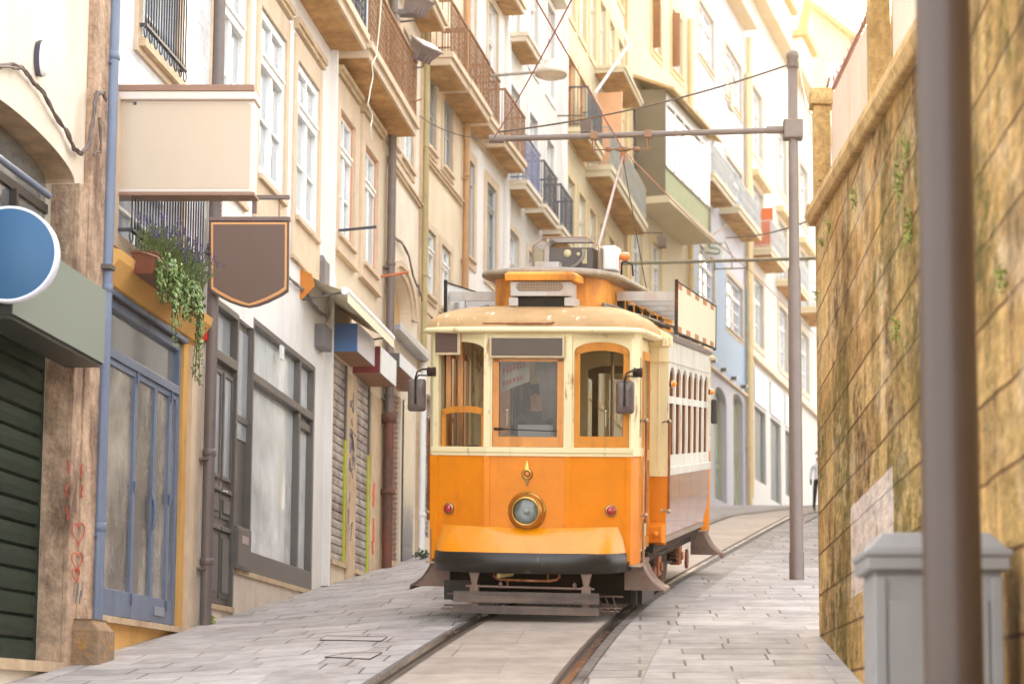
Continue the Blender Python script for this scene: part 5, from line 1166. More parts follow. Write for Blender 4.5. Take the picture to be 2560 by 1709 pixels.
# door, handrails, corner
M_railr=mat('rusty_handrail',(146,84,50),rough=.55,var=.4,scale=12,metal=.3,dirt=(196,150,110),dirtamt=.7,dscale=8,dlow=.5,dhigh=.65)
M_nick=mat('worn_nickel',(176,156,136),rough=.3,metal=.9,var=.2)
for sx in (1,-1):
    for (x,y) in ((1.15,.30),(1.245,1.50)):
        m=MB(); x*=sx; m.tube([(x,y,.98 if y<1 else 1.05),(x,y,2.02)],.015,10); o=m.build('handrail',M_railr,T)
        q=MB()
        for z in (1.06,2.02):
            q.tube([(x,y,z),(x-sx*.08,y-.0,z)],.011,8); q.lathe((x-sx*.025,y,z),(sx,0,0),[(0,.014),(.02,.026),(.04,.026),(.05,.0)],12); q.lathe((x-sx*.08,y,z),(sx,0,0),[(0,.03),(.01,.03),(.012,0)],12)
        q.build('handrail_bracket',M_nick,o)
    m=MB(); m.tube([(sx*1.12,.37,.56),(sx*1.12,.37,1.02)],.014,8); m.box(*sorted((sx*1.0,sx*1.13)),.10,.40,.545,.575); m.build('step_edge',M_nick,T)
    # folded wooden door leaves in the doorway
    pl=Pl((1.0,.37),(1.0,1.60)) if sx==1 else Pl((-1.0,1.60),(-1.0,.37))
    m=MB()
    for a in (.05,.64):
        for b_ in ((a,a+.045,.68,2.75),(a+.47,a+.515,.68,2.75),(a+.045,a+.47,.68,.80),(a+.045,a+.47,1.60,1.72),(a+.045,a+.47,2.66,2.75)): pbox(m,pl,b_[0],b_[1],.001,.03,b_[2],b_[3])
    m.build('folding_door',M_wood,T)
# saloon bulkheads (end walls of the saloon, cream above, orange below) with windows through to the platform
for yb,nm in ((1.60,'front_bulkhead'),(5.97,'rear_bulkhead')):
    m=MB(); pl=Pl((-1.22,yb),(1.22,yb)); 
    if yb>3: pl=Pl((1.22,yb),(-1.22,yb))
    panel(m,pl,1.50,2.94,[(.36,.90,1.75,2.62,.06),(.98,1.46,1.50,2.66,0),(1.54,2.08,1.75,2.62,.06)],th=.05)
    o=m.build(nm,M_cr if yb<3 else M_woodd,T,fix=False)
    m=MB(); pts=[(1.22,1.50),(1.225,1.2),(1.20,.95),(1.14,.74),(1.0,.66),(1.0,1.50)]
    for s_ in (1,-1): m.prism([(s_*x,yb,z) for x,z in pts],(0,.05,0))
    m.build('bulkhead_skirt',M_or,T)
    m=MB(); m.box(-.95,.95,yb+.06,yb+.09,.62,1.50); m.build('bulkhead_lining',M_woodd,T)
m=MB(); m.box(1.01,1.235,1.575,1.60,1.43,1.50); m.box(1.01,1.235,1.58,1.60,2.66,2.675); m.box(1.11,1.118,1.59,1.5999,1.5,2.9); m.build('corner_moulding',M_cr,T)
m=MB(); m.loft([[(1.02,1.575,.70),(1.20,1.575,.70),(1.20,1.575,.92),(1.02,1.575,.92)],[(1.02,1.50,.72),(1.17,1.50,.72),(1.17,1.50,.90),(1.02,1.50,.90)]],smooth=False,cap=True); m.lathe((1.10,1.50,.81),(0,-1,0),[(0,.035),(.02,.034),(.035,.02),(.04,0)],14); m.build('sand_box_cover',M_or,T,bev=.01)
# saloon sides
ys0,ys1=1.60,6.02
for sx in (1,-1):
    pl=Pl((1.22,ys0),(1.22,ys1)) if sx==1 else Pl((-1.22,ys1),(-1.22,ys0)); L_=pl.L
    ops=[]; pitch=(L_-.12)/7
    for i in range(7): a=.09+pitch*i; ops.append((a,a+pitch-.11,1.54,2.62,.16))
    m=MB(); panel(m,pl,1.53,2.92,ops,th=.06)
    for o_ in ops: pbox(m,pl,o_[0]+.001,o_[1]-.001,-.03,-.008,2.22,2.30); pbox(m,pl,o_[0]+.001,o_[1]-.001,-.03,-.004,1.541,1.66)
    pbox(m,pl,0,L_,.001,.02,2.665,2.675)
    o=m.build('saloon_side',M_crw,T,fix=False)
    m=MB()
    for o_ in ops:
        for a in (o_[0]+.003,o_[1]-.073): pbox(m,pl,a,a+.07,-.075,-.02,1.661,2.60)
    m.build('window_post_wood',M_woodd,o)
    m=MB()
    for o_ in ops: m.quad(pl(o_[0],-.05,1.6),pl(o_[1],-.05,1.6),pl(o_[1],-.05,2.6),pl(o_[0],-.05,2.6))
    m.build('pane',M_tg,o,fix=False)
    m=MB(); pbox(m,pl,-.005,L_+.005,-.02,.028,1.44,1.529); m.build('side_sill',M_crw,T,bev=.004)
    k=3
    for i in range(4):
        a=L_*i/4+.006; b=L_*(i+1)/4-.006; prof=[(0,1.439),(.004,1.30),(0,1.12),(-.02,.95),(-.05,.83),(-.075,.74)]
        m=MB(); m.loft([[pl(a,o2,z) for o2,z in prof],[pl(b,o2,z) for o2,z in prof]],closed=False); m.build('rocker_panel',M_orside,T,fix=False)
    m=MB(); pbox(m,pl,0,L_,-.085,-.055,.70,.76); m.build('sill_rail',mat('dull_alloy',(168,150,140),rough=.4,metal=.5,var=.2),T)
    m=MB(); 
    for a in (.10,4.35): 
        p=Vector(pl(a,.0,2.43)); m2=MB(); m2.lathe(p,pl.n,[(0,.035),(.02,.035)],14); lamp=m2.build('side_lamp',M_und,T); m3=MB(); m3.lathe(p,pl.n,[(.02,.038),(.05,.036),(.075,.02),(.08,0)],16); m3.build('lens',mat('amber_lens',(240,140,10),rough=.15,coat=1),lamp)
# tail mirror of the rear cab
m=MB(); m.box(1.22,1.31,6.25,6.29,2.02,2.34); m.build('rear_mirror',mat('rear_mirror_plastic',(60,58,58),rough=.4),T,bev=.02)
# interior: floor, ceiling, benches, grab poles, driver controls
m=MB(); m.box(-.99,.99,.05,7.5,.63,.66); m.box(-1.16,1.16,1.7,5.9,.705,.73); m.build('floor',M_woodd,T)
m=MB(); m.box(-1.0,1.0,.02,1.6,2.90,2.91); m.box(-1.15,1.15,1.65,5.95,2.86,2.88); m.build('ceiling',mat('ochre_ceiling',(206,170,110),rough=.6),T)
for i in range(6):
    for sx in (1,-1):
        y=2.0+.62*i; m=MB(); x0,x1=sorted((sx*.35,sx*1.13)); m.box(x0,x1,y,y+.38,1.10,1.15); m.box(x0,x1,y+.36,y+.40,1.15,1.60); m.box(x0+.02,x1-.02,y+.14,y+.24,.73,1.10); m.build('bench_seat',M_woodd,T)
for (x,y) in ((-.55,.35),(.62,1.45),(-.15,1.45)): m=MB(); m.tube([(x,y,.66),(x,y,2.9)],.02,10); m.build('grab_pole',mat('yellow_pole',(232,190,60),rough=.4) if x<-.3 else M_nick,T)
m=MB(); m.lathe((-.30,-.0,.66),(0,0,1),[(0,.16),(1.15,.16),(1.2,.14),(1.22,0)],20); m.build('controller',mat('yellow_controller_paint',(226,176,20),rough=.4,var=.15,dirt=(150,110,20),dirtamt=.4),T); 
m=MB(); m.lathe((-.62,.02,.66),(0,0,1),[(0,.14),(1.05,.12),(1.1,.05)],20); m.build('brake_column',mat('grey_column',(110,104,98),rough=.5,var=.3),T)
m=MB(); 
for x in (-.93,-.80): m.box(x,x+.05,.14,.2,.66,2.85)
m.box(-.70,-.40,.85,.90,1.6,2.85); m.build('cab_partition',M_wood,T)
# under the floor: steps, truck, wheels, lifeguard
def step(sx,y0,y1):
    m=MB(); prof=[(1.10,.60),(1.12,.54),(1.16,.46),(1.22,.38),(1.30,.32),(1.345,.30),(1.35,.265),(1.29,.28)]
    vs0=[(sx*x,y0,z) for x,z in prof]; vs1=[(sx*x,y1,z) for x,z in prof]
    m.loft([vs0[:7],vs1[:7]],closed=False,smooth=True)
    m.loft([[(sx*x,y0-.012,z-.012) for x,z in prof[:7]],[(sx*x,y1,z-.012) for x,z in prof[:7]]],closed=False)
    m.add([(sx*.93,y0,.60),*vs0[:6],(sx*1.29,y0,.29),(sx*.93,y0,.29)],[tuple(range(9))]); m.box(*sorted((sx*.93,sx*1.12)),y0-.02,y1,.56,.60)
    o=m.build('step_guard',M_brn,T,fix=False)
    sd_=o.modifiers.new('thick','SOLIDIFY'); sd_.thickness=.014
    return o
for sx in (1,-1): step(sx,.35,.85); step(sx,6.6,7.1)
m=MB(); 
for x0,x1 in ((-.86,-.78),(.78,.86)): m.box(x0,x1,1.9,5.7,.30,.44); m.box(x0-.02,x1+.02,1.7,5.9,.46,.52)
m.box(-.8,.8,1.9,2.0,.30,.42); m.box(-.8,.8,5.6,5.7,.30,.42); m.box(-.5,.5,2.6,5.0,.22,.5); m.box(-.7,.7,.7,1.2,.3,.5); m.build('truck_frame',M_und,T)
for y in (2.75,4.85):
    for sx in (1,-1):
        m=MB(); m.lathe((sx*.68,y,.37),(sx,0,0),[(0,.40),(.02,.41),(.03,.37),(.10,.365),(.11,.33),(.07,.30),(.07,.12),(.12,.10),(.12,0)],30); m.build('wheel',mat('wheel_steel',(100,76,62),rough=.5,metal=.4,var=.3),T)
        m=MB(); x0,x1=sorted((sx*.87,sx*1.0)); m.box(x0,x1,y-.12,y+.12,.27,.50); m.box(*sorted((sx*.88,sx*1.03)),y-.05,y+.05,.33,.43); m.build('axle_box',mat('rust_axle_box',(150,84,48),rough=.7,var=.4,scale=10),T,bev=.012)
        for d in (-.28,.28):
            m=MB(); m.tube([(sx*.93+.045*math.cos(t*.9),y+d+.045*math.sin(t*.9),.34+.16*t/28) for t in range(29)],.011,5); m.build('coil_spring',M_und,T)
    m=MB(); m.tube([(-.7,y,.37),(.7,y,.37)],.05,10); m.build('axle',M_und,T)
m=MB()
for y,x in ((2.1,1.0),(5.55,.98)):
    for sx in (1,-1): m.prism([(sx*x+.12*math.cos(R(22.5+45*k))*.0,y+.0+.13*math.cos(R(22.5+45*k)),.30+.13*math.sin(R(22.5+45*k))) for k in range(8)],(sx*.03,0,0))
m.build('brake_plate',mat('rust_plate',(120,66,44),rough=.7,var=.3),T)
m=MB(); rr_=random.Random(2)
for k in range(10): y=1.3+rr_.random()*4.2; x=rr_.choice((-1,1))*(.86+rr_.random()*.12); z=.30+rr_.random()*.15; m.box(x-.05,x+.05,y-.09,y+.09,z-.05,z+.05)
for sx in (1,-1): m.tube([(sx*.95,1.2,.36),(sx*.97,2.0,.32),(sx*.95,3.2,.38),(sx*.93,4.4,.33)],.018,6); m.tube([(sx*1.02,1.4,.60),(sx*1.04,2.6,.55),(sx*1.02,3.9,.58),(sx*1.02,5.6,.55)],.02,6)
m.build('brake_rigging',M_und,T,bev=.006)
m=MB(); m.box(-.98,.98,.5,.56,.15,.56); m.box(-.95,.95,1.15,1.2,.08,.5); m.build('underframe_shade_sheet',mat('black_shade_sheet',(22,18,16),rough=.9),T)  # black sheets added to stand in for the shade under the tram
for i,(z0,z1) in enumerate(((.195,.305),(.085,.165))):
    m=MB(); m.box(-.72,.775,-.40,-.365,z0,z1); m.build('lifeguard_board',M_board,T,bev=.004)
m=MB()
for x in (-.51,.64):
    m.loft([[(x-.055,-.37,.50),(x+.055,-.37,.50),(x+.055,-.33,.50),(x-.055,-.33,.50)],[(x-.02,-.37,.36),(x+.02,-.37,.36),(x+.02,-.33,.36),(x-.02,-.33,.36)]],smooth=False,cap=True); m.box(x-.045,x+.045,-.375,-.32,.30,.37); m.box(x-.035,x+.035,-.364,-.345,.09,.305)
m.tube([(-.60,-.35,.355),(.72,-.35,.345)],.013,8)
for x in (-.24,.52): m.lathe((x,-.35,.345),(0,0,1),[(0,.022),(.03,.018),(.04,.024),(.06,.01),(.065,0)],8)
m.build('lifeguard_bracket',M_brn,T)
m=MB(); m.tube([(-.30,-.30,.50),(-.32,-.31,.46),(-.27,-.32,.425),(-.15,-.32,.42),(.25,-.32,.415),(.33,-.31,.43),(.36,-.31,.465),(.34,-.30,.50)],.014,8); m.tube([(.24,-.32,.42),(.24,-.30,.5)],.012,6); m.tube([(-.17,-.33,.42),(-.17,-.34,.35)],.009,6); m.build('coupling_loop',M_railr,T)
m=MB(); m.tube([(-.26,-.36,.465),(-.16,-.18,.47)],.026,12); m.build('socket',mat('ivory_socket',(228,200,140),rough=.5,var=.3,scale=20),T)
m=MB()
for k in range(9):
    x=.30+.075*k; m.tube([(x-.06,.1,.24),(x,-.02,.13),(x+.01,-.16,.11),(x+.03,-.28,.15)],.008,5)
for y,z in ((-.02,.13),(-.16,.11),(.1,.24)): m.tube([(-.9,y,z),(.95,y,z)],.012,6)
m.build('lifeguard_tray',M_brn,T)
m=MB(); m.box(.98,1.04,.9,1.9,.10,.25); m.box(-1.04,-.98,.9,1.9,.10,.25); m.box(.72,1.02,.62,.66,.12,.26); m.box(-.98,-.62,.3,.34,.16,.36); m.build('wheel_guard',mat('black_guard',(56,48,46),rough=.5,var=.3),T)
# ------------------------------------------------------------------ roofs
def outl(f,n=44):
    """plan outline from left rear, round the front, to right rear"""
    pass
def plan(w,fy,yr,rc,n=40,ex=2.5,ye=.25):
    pts=[(-w,yr),(-w,(yr+ye)/2),(-w,ye)]
    for i in range(1,n):
        a=math.pi*(1-i/n); cx=math.cos(a); sx_=math.sin(a)
        pts.append((w*math.copysign(abs(cx)**(2/ex),cx),ye-(ye-fy)*abs(sx_)**(2/ex)))
    pts+=[(w,ye),(w,(yr+ye)/2),(w,yr)]; return pts
def mix(a,b,t,zf): return [(p[0]*(1-t)+q[0]*t,p[1]*(1-t)+q[1]*t,zf) for p,q in zip(a,b)]
def shell(fl):
    F=(lambda p:(p[0],p[1],p[2])) if fl==1 else (lambda p:(p[0],7.6-p[1],p[2]))
    out=plan(1.13,-.275,1.62,0,ex=2.9,ye=.18); inn=plan(.60,.55,1.62,0,ex=2.2,ye=1.1); edge=plan(1.16,-.30,1.62,0,ex=2.9,ye=.18); edi=plan(1.06,-.215,1.62,0,ex=2.9,ye=.18)
    m=MB()
    m.loft([[F(p) for p in mix(edi,edi,0,2.88)],[F(p) for p in mix(edge,edge,0,2.895)],[F(p) for p in mix(edge,edge,0,2.925)],[F(p) for p in mix(out,out,0,2.945)]],closed=False)
    m.build('roof_gutter',M_cr,T,fix=False)
    m=MB(); rings=[]
    for k in range(9):
        t=k/8; a=t*math.pi/2; rings.append([F(p) for p in mix(out,inn,1-math.cos(a),2.94+.26*math.sin(a))])
    m.loft(rings,closed=False); vs=rings[-1]; m.add(vs,[tuple(range(len(vs)))]); m.build('platform_roof',M_roofp,T,fix=False)
shell(1); shell(-1)
m=MB(); prof=[(1.25,2.90),(1.265,2.93),(1.22,2.965),(1.05,3.05),(.85,3.13),(.62,3.19)]
for sx in (1,-1): m.loft([[(sx*x,1.60,z) for x,z in prof],[(sx*x,6.0,z) for x,z in prof]],closed=False)
m.build('saloon_roof',M_roofg,T,fix=False)
m=MB()
for yb in (1.60,6.0):
    m.add([(-1.25,yb,2.90),*[(-x,yb,z) for x,z in prof],*[(x,yb,z) for x,z in prof[::-1]],(1.25,yb,2.90)],[tuple(range(14))])
m.build('roof_end',M_cr,T,fix=False)
for sx in (1,-1):
    m=MB(); x0,x1=sorted((sx*1.0,sx*1.262)); m.box(x0,x1,1.575,1.60,2.83,2.93); m.build('corner_gutter',M_cr,T,bev=.006)
# clerestory
ci=plan(.60,.55,7.05,0,ex=2.2,ye=1.1); 
m=MB(); m.loft([mix(ci,ci,0,3.17),mix(ci,ci,0,3.50)],closed=False,smooth=True); m.quad((-.6,7.05,3.17),(.6,7.05,3.17),(.6,7.05,3.5),(-.6,7.05,3.5)); m.build('clerestory',M_or3,T,fix=False)
m=MB()
for sx in (1,-1):
    for i in range(6): y=1.9+.72*i; m.box(*sorted((sx*.595,sx*.61)),y,y+.5,3.25,3.42); 
m.build('vent_opening',M_dark,T)
m=MB()
for sx in (1,-1):
    for i in range(6): y=1.95+.72*i; m.prism([(sx*.61,y,3.40),(sx*.74,y,3.33),(sx*.74,y,3.31),(sx*.61,y,3.38)],(0,.42,0))
m.build('vent_flap',M_or3,T)
m=MB(); eo=plan(.73,.36,7.3,0,ex=2.3,ye=1.2); e1=plan(.75,.34,7.32,0,ex=2.3,ye=1.2); e2=plan(.5,.7,7.0,0,ex=2.2,ye=1.3)
m.loft([mix(ci,ci,0,3.50),mix(eo,eo,0,3.515),mix(e1,e1,0,3.53),mix(e1,e1,0,3.555),mix(eo,eo,0,3.575)],closed=False); m.build('clerestory_eave',M_roofe,T,fix=False)
m=MB(); m.loft([mix(eo,eo,0,3.57),mix(eo,e2,.5,3.60),mix(e2,e2,0,3.615)],closed=False); v_=mix(e2,e2,0,3.615); m.add(v_,[tuple(range(len(v_)))]); m.build('clerestory_roof',M_roofg,T,fix=False)
# louvred intake box in front of the clerestory
def mesh_mat():
    m=bpy.data.materials.new('wire_mesh_grille'); m.use_nodes=True; nt=m.node_tree; N=nt.nodes; L=nt.links; b=N['Principled BSDF']
    tc=N.new('ShaderNodeTexCoord'); mp=N.new('ShaderNodeMapping'); mp.inputs['Rotation'].default_value=(math.pi/2,0,0); L.new(tc.outputs['Object'],mp.inputs[0])
    br=N.new('ShaderNodeTexBrick'); br.offset=0; L.new(mp.outputs[0],br.inputs['Vector']); br.inputs['Scale'].default_value=1; br.inputs['Brick Width'].default_value=.016; br.inputs['Row Height'].default_value=.016; br.inputs['Mortar Size'].default_value=.003
    br.inputs['Color1'].default_value=(.03,.015,.01,1); br.inputs['Color2'].default_value=(.05,.02,.015,1); br.inputs['Mortar'].default_value=(.42,.30,.20,1); L.new(br.outputs['Color'],b.inputs['Base Color']); b.inputs['Roughness'].default_value=.6
    return m
M_alu=mat('chalky_aluminium',(190,184,178),rough=.45,var=.12,scale=5,metal=.2,dirt=(170,120,80),dirtamt=.5,dscale=3)
cx=.06; yf=.10
m=MB(); m.box(cx-.31,cx+.31,yf,yf+.45,3.27,3.42); 
for x in (cx-.33,cx+.25): m.box(x,x+.10,yf+.02,yf+.4,3.17,3.26)
o=m.build('roof_intake_box',M_alu,T,bev=.008)
q=MB(); q.prism([(cx+x,yf-.003,3.365+z) for x,z in [(.20+.045*math.cos(R(a)),.045*math.sin(R(a))) for a in range(-90,91,15)]+[(-.20+.045*math.cos(R(a)),.045*math.sin(R(a))) for a in range(90,271,15)]],(0,.0025,0)); q.build('grille',mesh_mat(),o,fix=False)
q=MB(); q.loft([[(cx-.355,yf-.05,3.425),(cx+.355,yf-.05,3.425),(cx+.375,yf+.5,3.425),(cx-.375,yf+.5,3.425)],[(cx-.36,yf-.055,3.49),(cx+.36,yf-.055,3.49),(cx+.38,yf+.5,3.49),(cx-.38,yf+.5,3.49)],[(cx-.33,yf-.02,3.515),(cx+.33,yf-.02,3.515),(cx+.35,yf+.47,3.515),(cx-.35,yf+.47,3.515)]],smooth=False,cap=True); q.build('intake_cap',M_or3,o,bev=.008)
q=MB(); q.box(cx-.24,cx+.24,yf+.05,yf+.3,3.17,3.27); q.build('gap_shade_block',M_dark,o)  # solid dark block painted as the shade below the intake box
# resistor cover / radio box at the top: dark box under a bent clear hood
bx,by=.13,1.35
m=MB(); m.box(bx-.20,bx+.28,by,by+.5,3.64,3.87); o=m.build('roof_equipment_box',mat('dark_equipment',(92,84,82),rough=.5,var=.2,scale=6),T,bev=.006)
q=MB(); q.lathe((bx+.0,by-.001,3.81),(0,-1,0),[(0,.042),(.006,.042),(.007,0)],20); q.lathe((bx+.12,by-.001,3.80),(0,-1,0),[(0,.02),(.006,.02),(.007,0)],14); q.box(bx+.165,bx+.215,by-.012,by-.001,3.70,3.85); q.build('gauge_plate',mat('ivory_plate',(220,206,160),rough=.5),o)
q=MB(); q.tube([(bx+.19,by-.02,3.84),(bx+.18,by-.05,3.76),(bx+.12,by-.05,3.69),(bx+.05,by-.02,3.655)],.016,8); q.build('flex_conduit',mat('grey_hose',(140,132,126),rough=.5),o)
q=MB(); q.box(bx-.26,bx-.205,by+.02,by+.45,3.66,3.9); q.box(bx-.31,bx-.05,by-.25,by-.05,3.63,3.70); q.build('side_fitting',M_alu,o)
q=MB()
for (a,b) in (((-.36,3.64),(-.36,3.88)),((-.36,3.88),(-.22,3.97)),((-.22,3.97),(.22,3.97)),((.22,3.97),(.36,3.88)),((.36,3.88),(.36,3.64))):
    q.quad((bx+a[0],by-.12,a[1]),(bx+b[0],by-.12,b[1]),(bx+b[0],by+.55,b[1]),(bx+a[0],by+.55,a[1]))
q.build('clear_hood',glass('smoky_plastic',(232,214,196),.5,.12),o,fix=False)
q=MB()
for y in (by-.12,by+.55): q.tube([(bx-.36,y,3.64),(bx-.36,y,3.88),(bx-.22,y,3.97),(bx+.22,y,3.97),(bx+.36,y,3.88),(bx+.36,y,3.64)],.007,5)
q.build('hood_frame',mat('brown_frame',(150,110,84),rough=.5),o)
m=MB(); m.box(bx+.37,bx+.52,by+.1,by+.5,3.64,3.90); m.build('white_roof_box',M_whitepaint,T,bev=.02)
m=MB(); m.lathe((bx+.56,by+.1,3.78),(1,0,0),[(0,.03),(.04,.045),(.09,.045),(.12,0)],14); m.tube([(bx+.56,by+.1,3.64),(bx+.56,by+.1,3.78)],.01,6); m.build('roof_beacon',mat('orange_beacon',(220,120,50),rough=.25,coat=.6),T)
m=MB(); m.tube([(.62,1.8,3.60),(.66,1.8,3.62),(.66,1.8,3.74),(.70,1.8,3.76),(.78,1.8,3.72),(.79,1.8,3.60)],.012,6); m.build('grab_hoop',M_und,T)
m=MB(); m.tube([(.62,.75,3.21),(.70,.85,3.17),(.82,1.2,3.15),(.88,1.7,3.16),(.95,2.6,3.14),(1.0,3.4,3.12)],.024,8); m.tube([(-.62,.8,3.21),(-.75,.8,3.18),(-.82,.6,3.12),(-.9,.5,3.05)],.02,8); m.tube([(.60,.85,3.24),(.66,1.2,3.24),(.72,2.2,3.22),(.9,3,3.18),(1.08,3.2,3.12),(1.1,3.3,3.0)],.014,8); m.build('roof_cable',mat('grey_cable',(132,122,112),rough=.6,var=.2),T)
m=MB(); m.tube([(-.60,.02,3.07),(-.50,-.08,3.06),(-.50,-.22,2.98),(-.45,-.25,2.975),(.24,-.29,2.975),(.29,-.24,2.99),(.29,-.14,3.04),(.40,-.1,3.045)],.009,6); m.build('roof_drip_wire',M_railr,T)
# advertising boards along the roof
M_adv=mat('cream_blank_board',(206,198,172),rough=.6,var=.03,scale=1); M_brw=mat('board_edge_brown',(176,116,76),rough=.6,var=.2)
for sx in (1,-1):
    x=sx*1.29; m=MB(); m.box(*sorted((x,x+sx*.012)),1.65,5.95,2.99,3.52); o=m.build('roof_board',M_adv if sx==1 else M_whitepaint,T)
    q=MB()
    for (y0,y1,z0,z1) in ((1.63,1.65,2.96,3.55),(5.95,5.965,2.96,3.54),(1.65,5.95,3.52,3.53),(1.65,5.95,2.975,2.99)): q.box(*sorted((x-sx*.015,x+sx*.022)),y0,y1,z0,z1)
    q.build('board_frame',M_und,o)
    if sx==1:
        q=MB()
        for i in range(5):
            y=1.66+.9*i; q.box(x+.0121,x+.014,y,min(y+.42,5.9),3.455,3.519); q.box(x+.0121,x+.014,y,min(y+.42,5.9),2.991,3.055)
        q.build('edge_marks',M_brw,o)
    m=MB()
    for i,y in enumerate((1.75,2.6,3.6,4.6,5.6)): m.box(*sorted((sx*.62,x-sx*.016)),y,y+.06,3.33,3.43); 
    for y in (2.0,3.4,4.8): m.box(*sorted((x-sx*.06,x-sx*.016)),y,y+.05,2.96,3.33)
    m.build('board_bracket',M_alu,T)
# trolley pole
m=MB(); base=Vector((.05,3.4,3.70)); hl=TM.inverted()@HEAD
m.tube([base,hl-Vector((0,.02,.06))],[.030,.016],10); o=m.build('trolley_pole',mat('grey_pole_metal',(160,140,130),rough=.4,metal=.5,var=.2),T)
q=MB(); q.lathe(hl-Vector((.03,0,.06)),(1,0,0),[(0,.02),(.01,.055),(.05,.055),(.06,.02)],14); q.box(hl.x-.03,hl.x+.03,hl.y-.05,hl.y+.05,hl.z-.14,hl.z-.03); q.build('trolley_head',mat('copper_head',(170,100,60),rough=.5,metal=.4),o)
q=MB(); q.lathe((.05,3.4,3.62),(0,0,1),[(0,.2),(.05,.18),(.1,.06),(.12,0)],16); q.build('trolley_base',M_und,o)
rp=[hl-Vector((0,0,.1)),hl.lerp(Vector((.45,7.5,2.6)),.5)-Vector((0,0,.12)),Vector((.45,7.5,2.6))]
m=MB(); m.tube(rp,.008,6); m.build('trolley_rope',M_wire,T)
# ------------------------------------------------------------------ things inside the tram
def place(m,name,mt,loc,lab,cat,grp=None,fix=True,bev=0):
    o=m.build(name,mt,loc=loc,fix=fix,bev=bev); o.rotation_euler=T.rotation_euler; return tag(o,lab,cat,grp)
m=MB(); m.box(-.17,.17,0,.12,0,.13); place(m,'paper_box',mat('pale_box_card',(206,212,224),rough=.6),tw(.05,-.10,1.84),'pale white box lying behind the tram windscreen','box',bev=.004)
m=MB(); n=12; vs=[]
for i in range(n+1):
    t=i/n; x=.05+.31*t; yy=.02*math.sin(t*9); vs+=[(x,yy,0),(.12+.22*t,yy*1.5+.01,-.60-.06*t+.1*t)]
m.add(vs,[(2*i,2*i+1,2*i+3,2*i+2) for i in range(n)],0,True); o=place(m,'curtain',mat('grey_curtain_cloth',(150,138,138),rough=.9,var=.2,scale=4),tw(.0,-.02,2.62),'grey cloth hanging at the right of the tram windscreen','curtain',fix=False); o.modifiers.new('t','SOLIDIFY').thickness=.004
m=MB(); vs=[]
for i in range(n+1):
    t=i/n; vs+=[(.30*t,.015*math.sin(t*7),.0),(.30*t,.02*math.sin(t*8+1),-.34+.12*t)]
m.add(vs,[(2*i,2*i+1,2*i+3,2*i+2) for i in range(n)],0,True)
for k in range(7): m.box(.03+.035*k,.05+.035*k,-.026,-.024,-.15+.012*k,-.08+.014*k,1)
for k in range(6): m.box(.03+.035*k,.052+.035*k,-.028,-.026,-.265+.012*k,-.225+.012*k,1)
place(m,'cloth_banner',[mat('white_cloth',(206,200,198),rough=.8),mat('red_print',(206,96,70),rough=.7)],tw(-.33,.02,2.63),'white cloth with faded red lettering hanging behind the tram windscreen','cloth',fix=False)
# ================================================================== signs, boxes, lamps, cables, plants, people
M_chain=mat('rusty_chain',(120,84,74),rough=.5,metal=.5,var=.3)
# --- big blank hanging sign, square to the wall
Y=18.15; a=atY(270,340,Y); 
def L_(u,v,Y,o): p=atY(u,v,Y)-o; return p
zt=atY(450,216,Y).z; zb=atY(450,480,Y).z; xr=atY(634,340,Y).x
o_=Vector((a.x,Y,zb)); S1=empty('hanging_sign',o_,0,'large blank beige box sign on brackets above the ochre shop front','sign'); W_=xr-a.x; Hh=zt-zb
m=MB(); m.box(0,W_,0,.20,0,Hh-.14); m.build('sign_case',mat('sign_case_pale',(226,214,204),rough=.4,var=.04),S1,bev=.008)
m=MB(); r=.05; pts=[]
for (cx_,cz_,a0) in ((W_-.03-r,Hh-.16-r,0),(.035+r,Hh-.16-r,90),(.035+.01,.035,180),(W_-.03,.035,270)):
    if a0<180:
        for k in range(6): t=R(a0+18*k); pts.append((cx_+r*math.cos(t),-.004,cz_+r*math.sin(t)))
    else: pts.append((cx_,-.004,cz_))
m.prism(pts,(0,.0035,0)); m.build('sign_face',blank('beige_blank_face',(206,188,168),.5),S1)
m=MB(); m.box(-.02,W_+.02,-.05,.25,Hh-.14,Hh-.065,0); m.box(-.04,W_+.01,-.06,.26,Hh-.064,Hh,1); m.box(-.02,W_+.02,-.01,.21,-.035,-.001,1); m.build('sign_cap',[MATS['sign_case_pale'],mat('brown_sign_trim',(150,116,98),rough=.45,var=.1)],S1,bev=.006)
m=MB()
for v in (266,449): z=atY(250,v,Y).z-o_.z; m.box(-.17,0,.07,.13,z-.03,z+.03); m.box(-.19,-.165,.04,.16,z-.07,z+.07)
m.build('wall_bracket',mat('zinc_bracket',(160,152,152),rough=.4,metal=.5),S1,bev=.004)
# --- shield sign on chains
Y=21.2; o_=atY(524,552,Y); S2=empty('shield_sign',o_,0,'dark brown shield shaped sign with an orange border hung on two chains','sign')
def shield(g,y0,y1):
    P=[(524,552),(722,552),(721,700),(720,727),(706,737),(672,754),(645,764),(622,768),(600,764),(572,754),(540,737),(524,726)]
    cx_,cz_=atY(622,655,Y).x-o_.x,atY(622,655,Y).z-o_.z; out=[]
    for u,v in P: p=atY(u,v,Y)-o_; sx=(abs(p.x-cx_)-g)/abs(p.x-cx_) if abs(p.x-cx_)>g else 1; sz=(abs(p.z-cz_)-g)/abs(p.z-cz_); out.append((cx_+(p.x-cx_)*sx,y0,cz_+(p.z-cz_)*sz))
    return out
m=MB(); m.prism(shield(0,0,0),(0,.05,0)); b=m.build('sign_board',mat('dark_purple_edge',(96,76,72),rough=.5,var=.1),S2)
m=MB(); m.prism(shield(.018,-.004,0),(0,.003,0)); m.build('orange_border',blank('orange_line',(226,166,106)),S2)
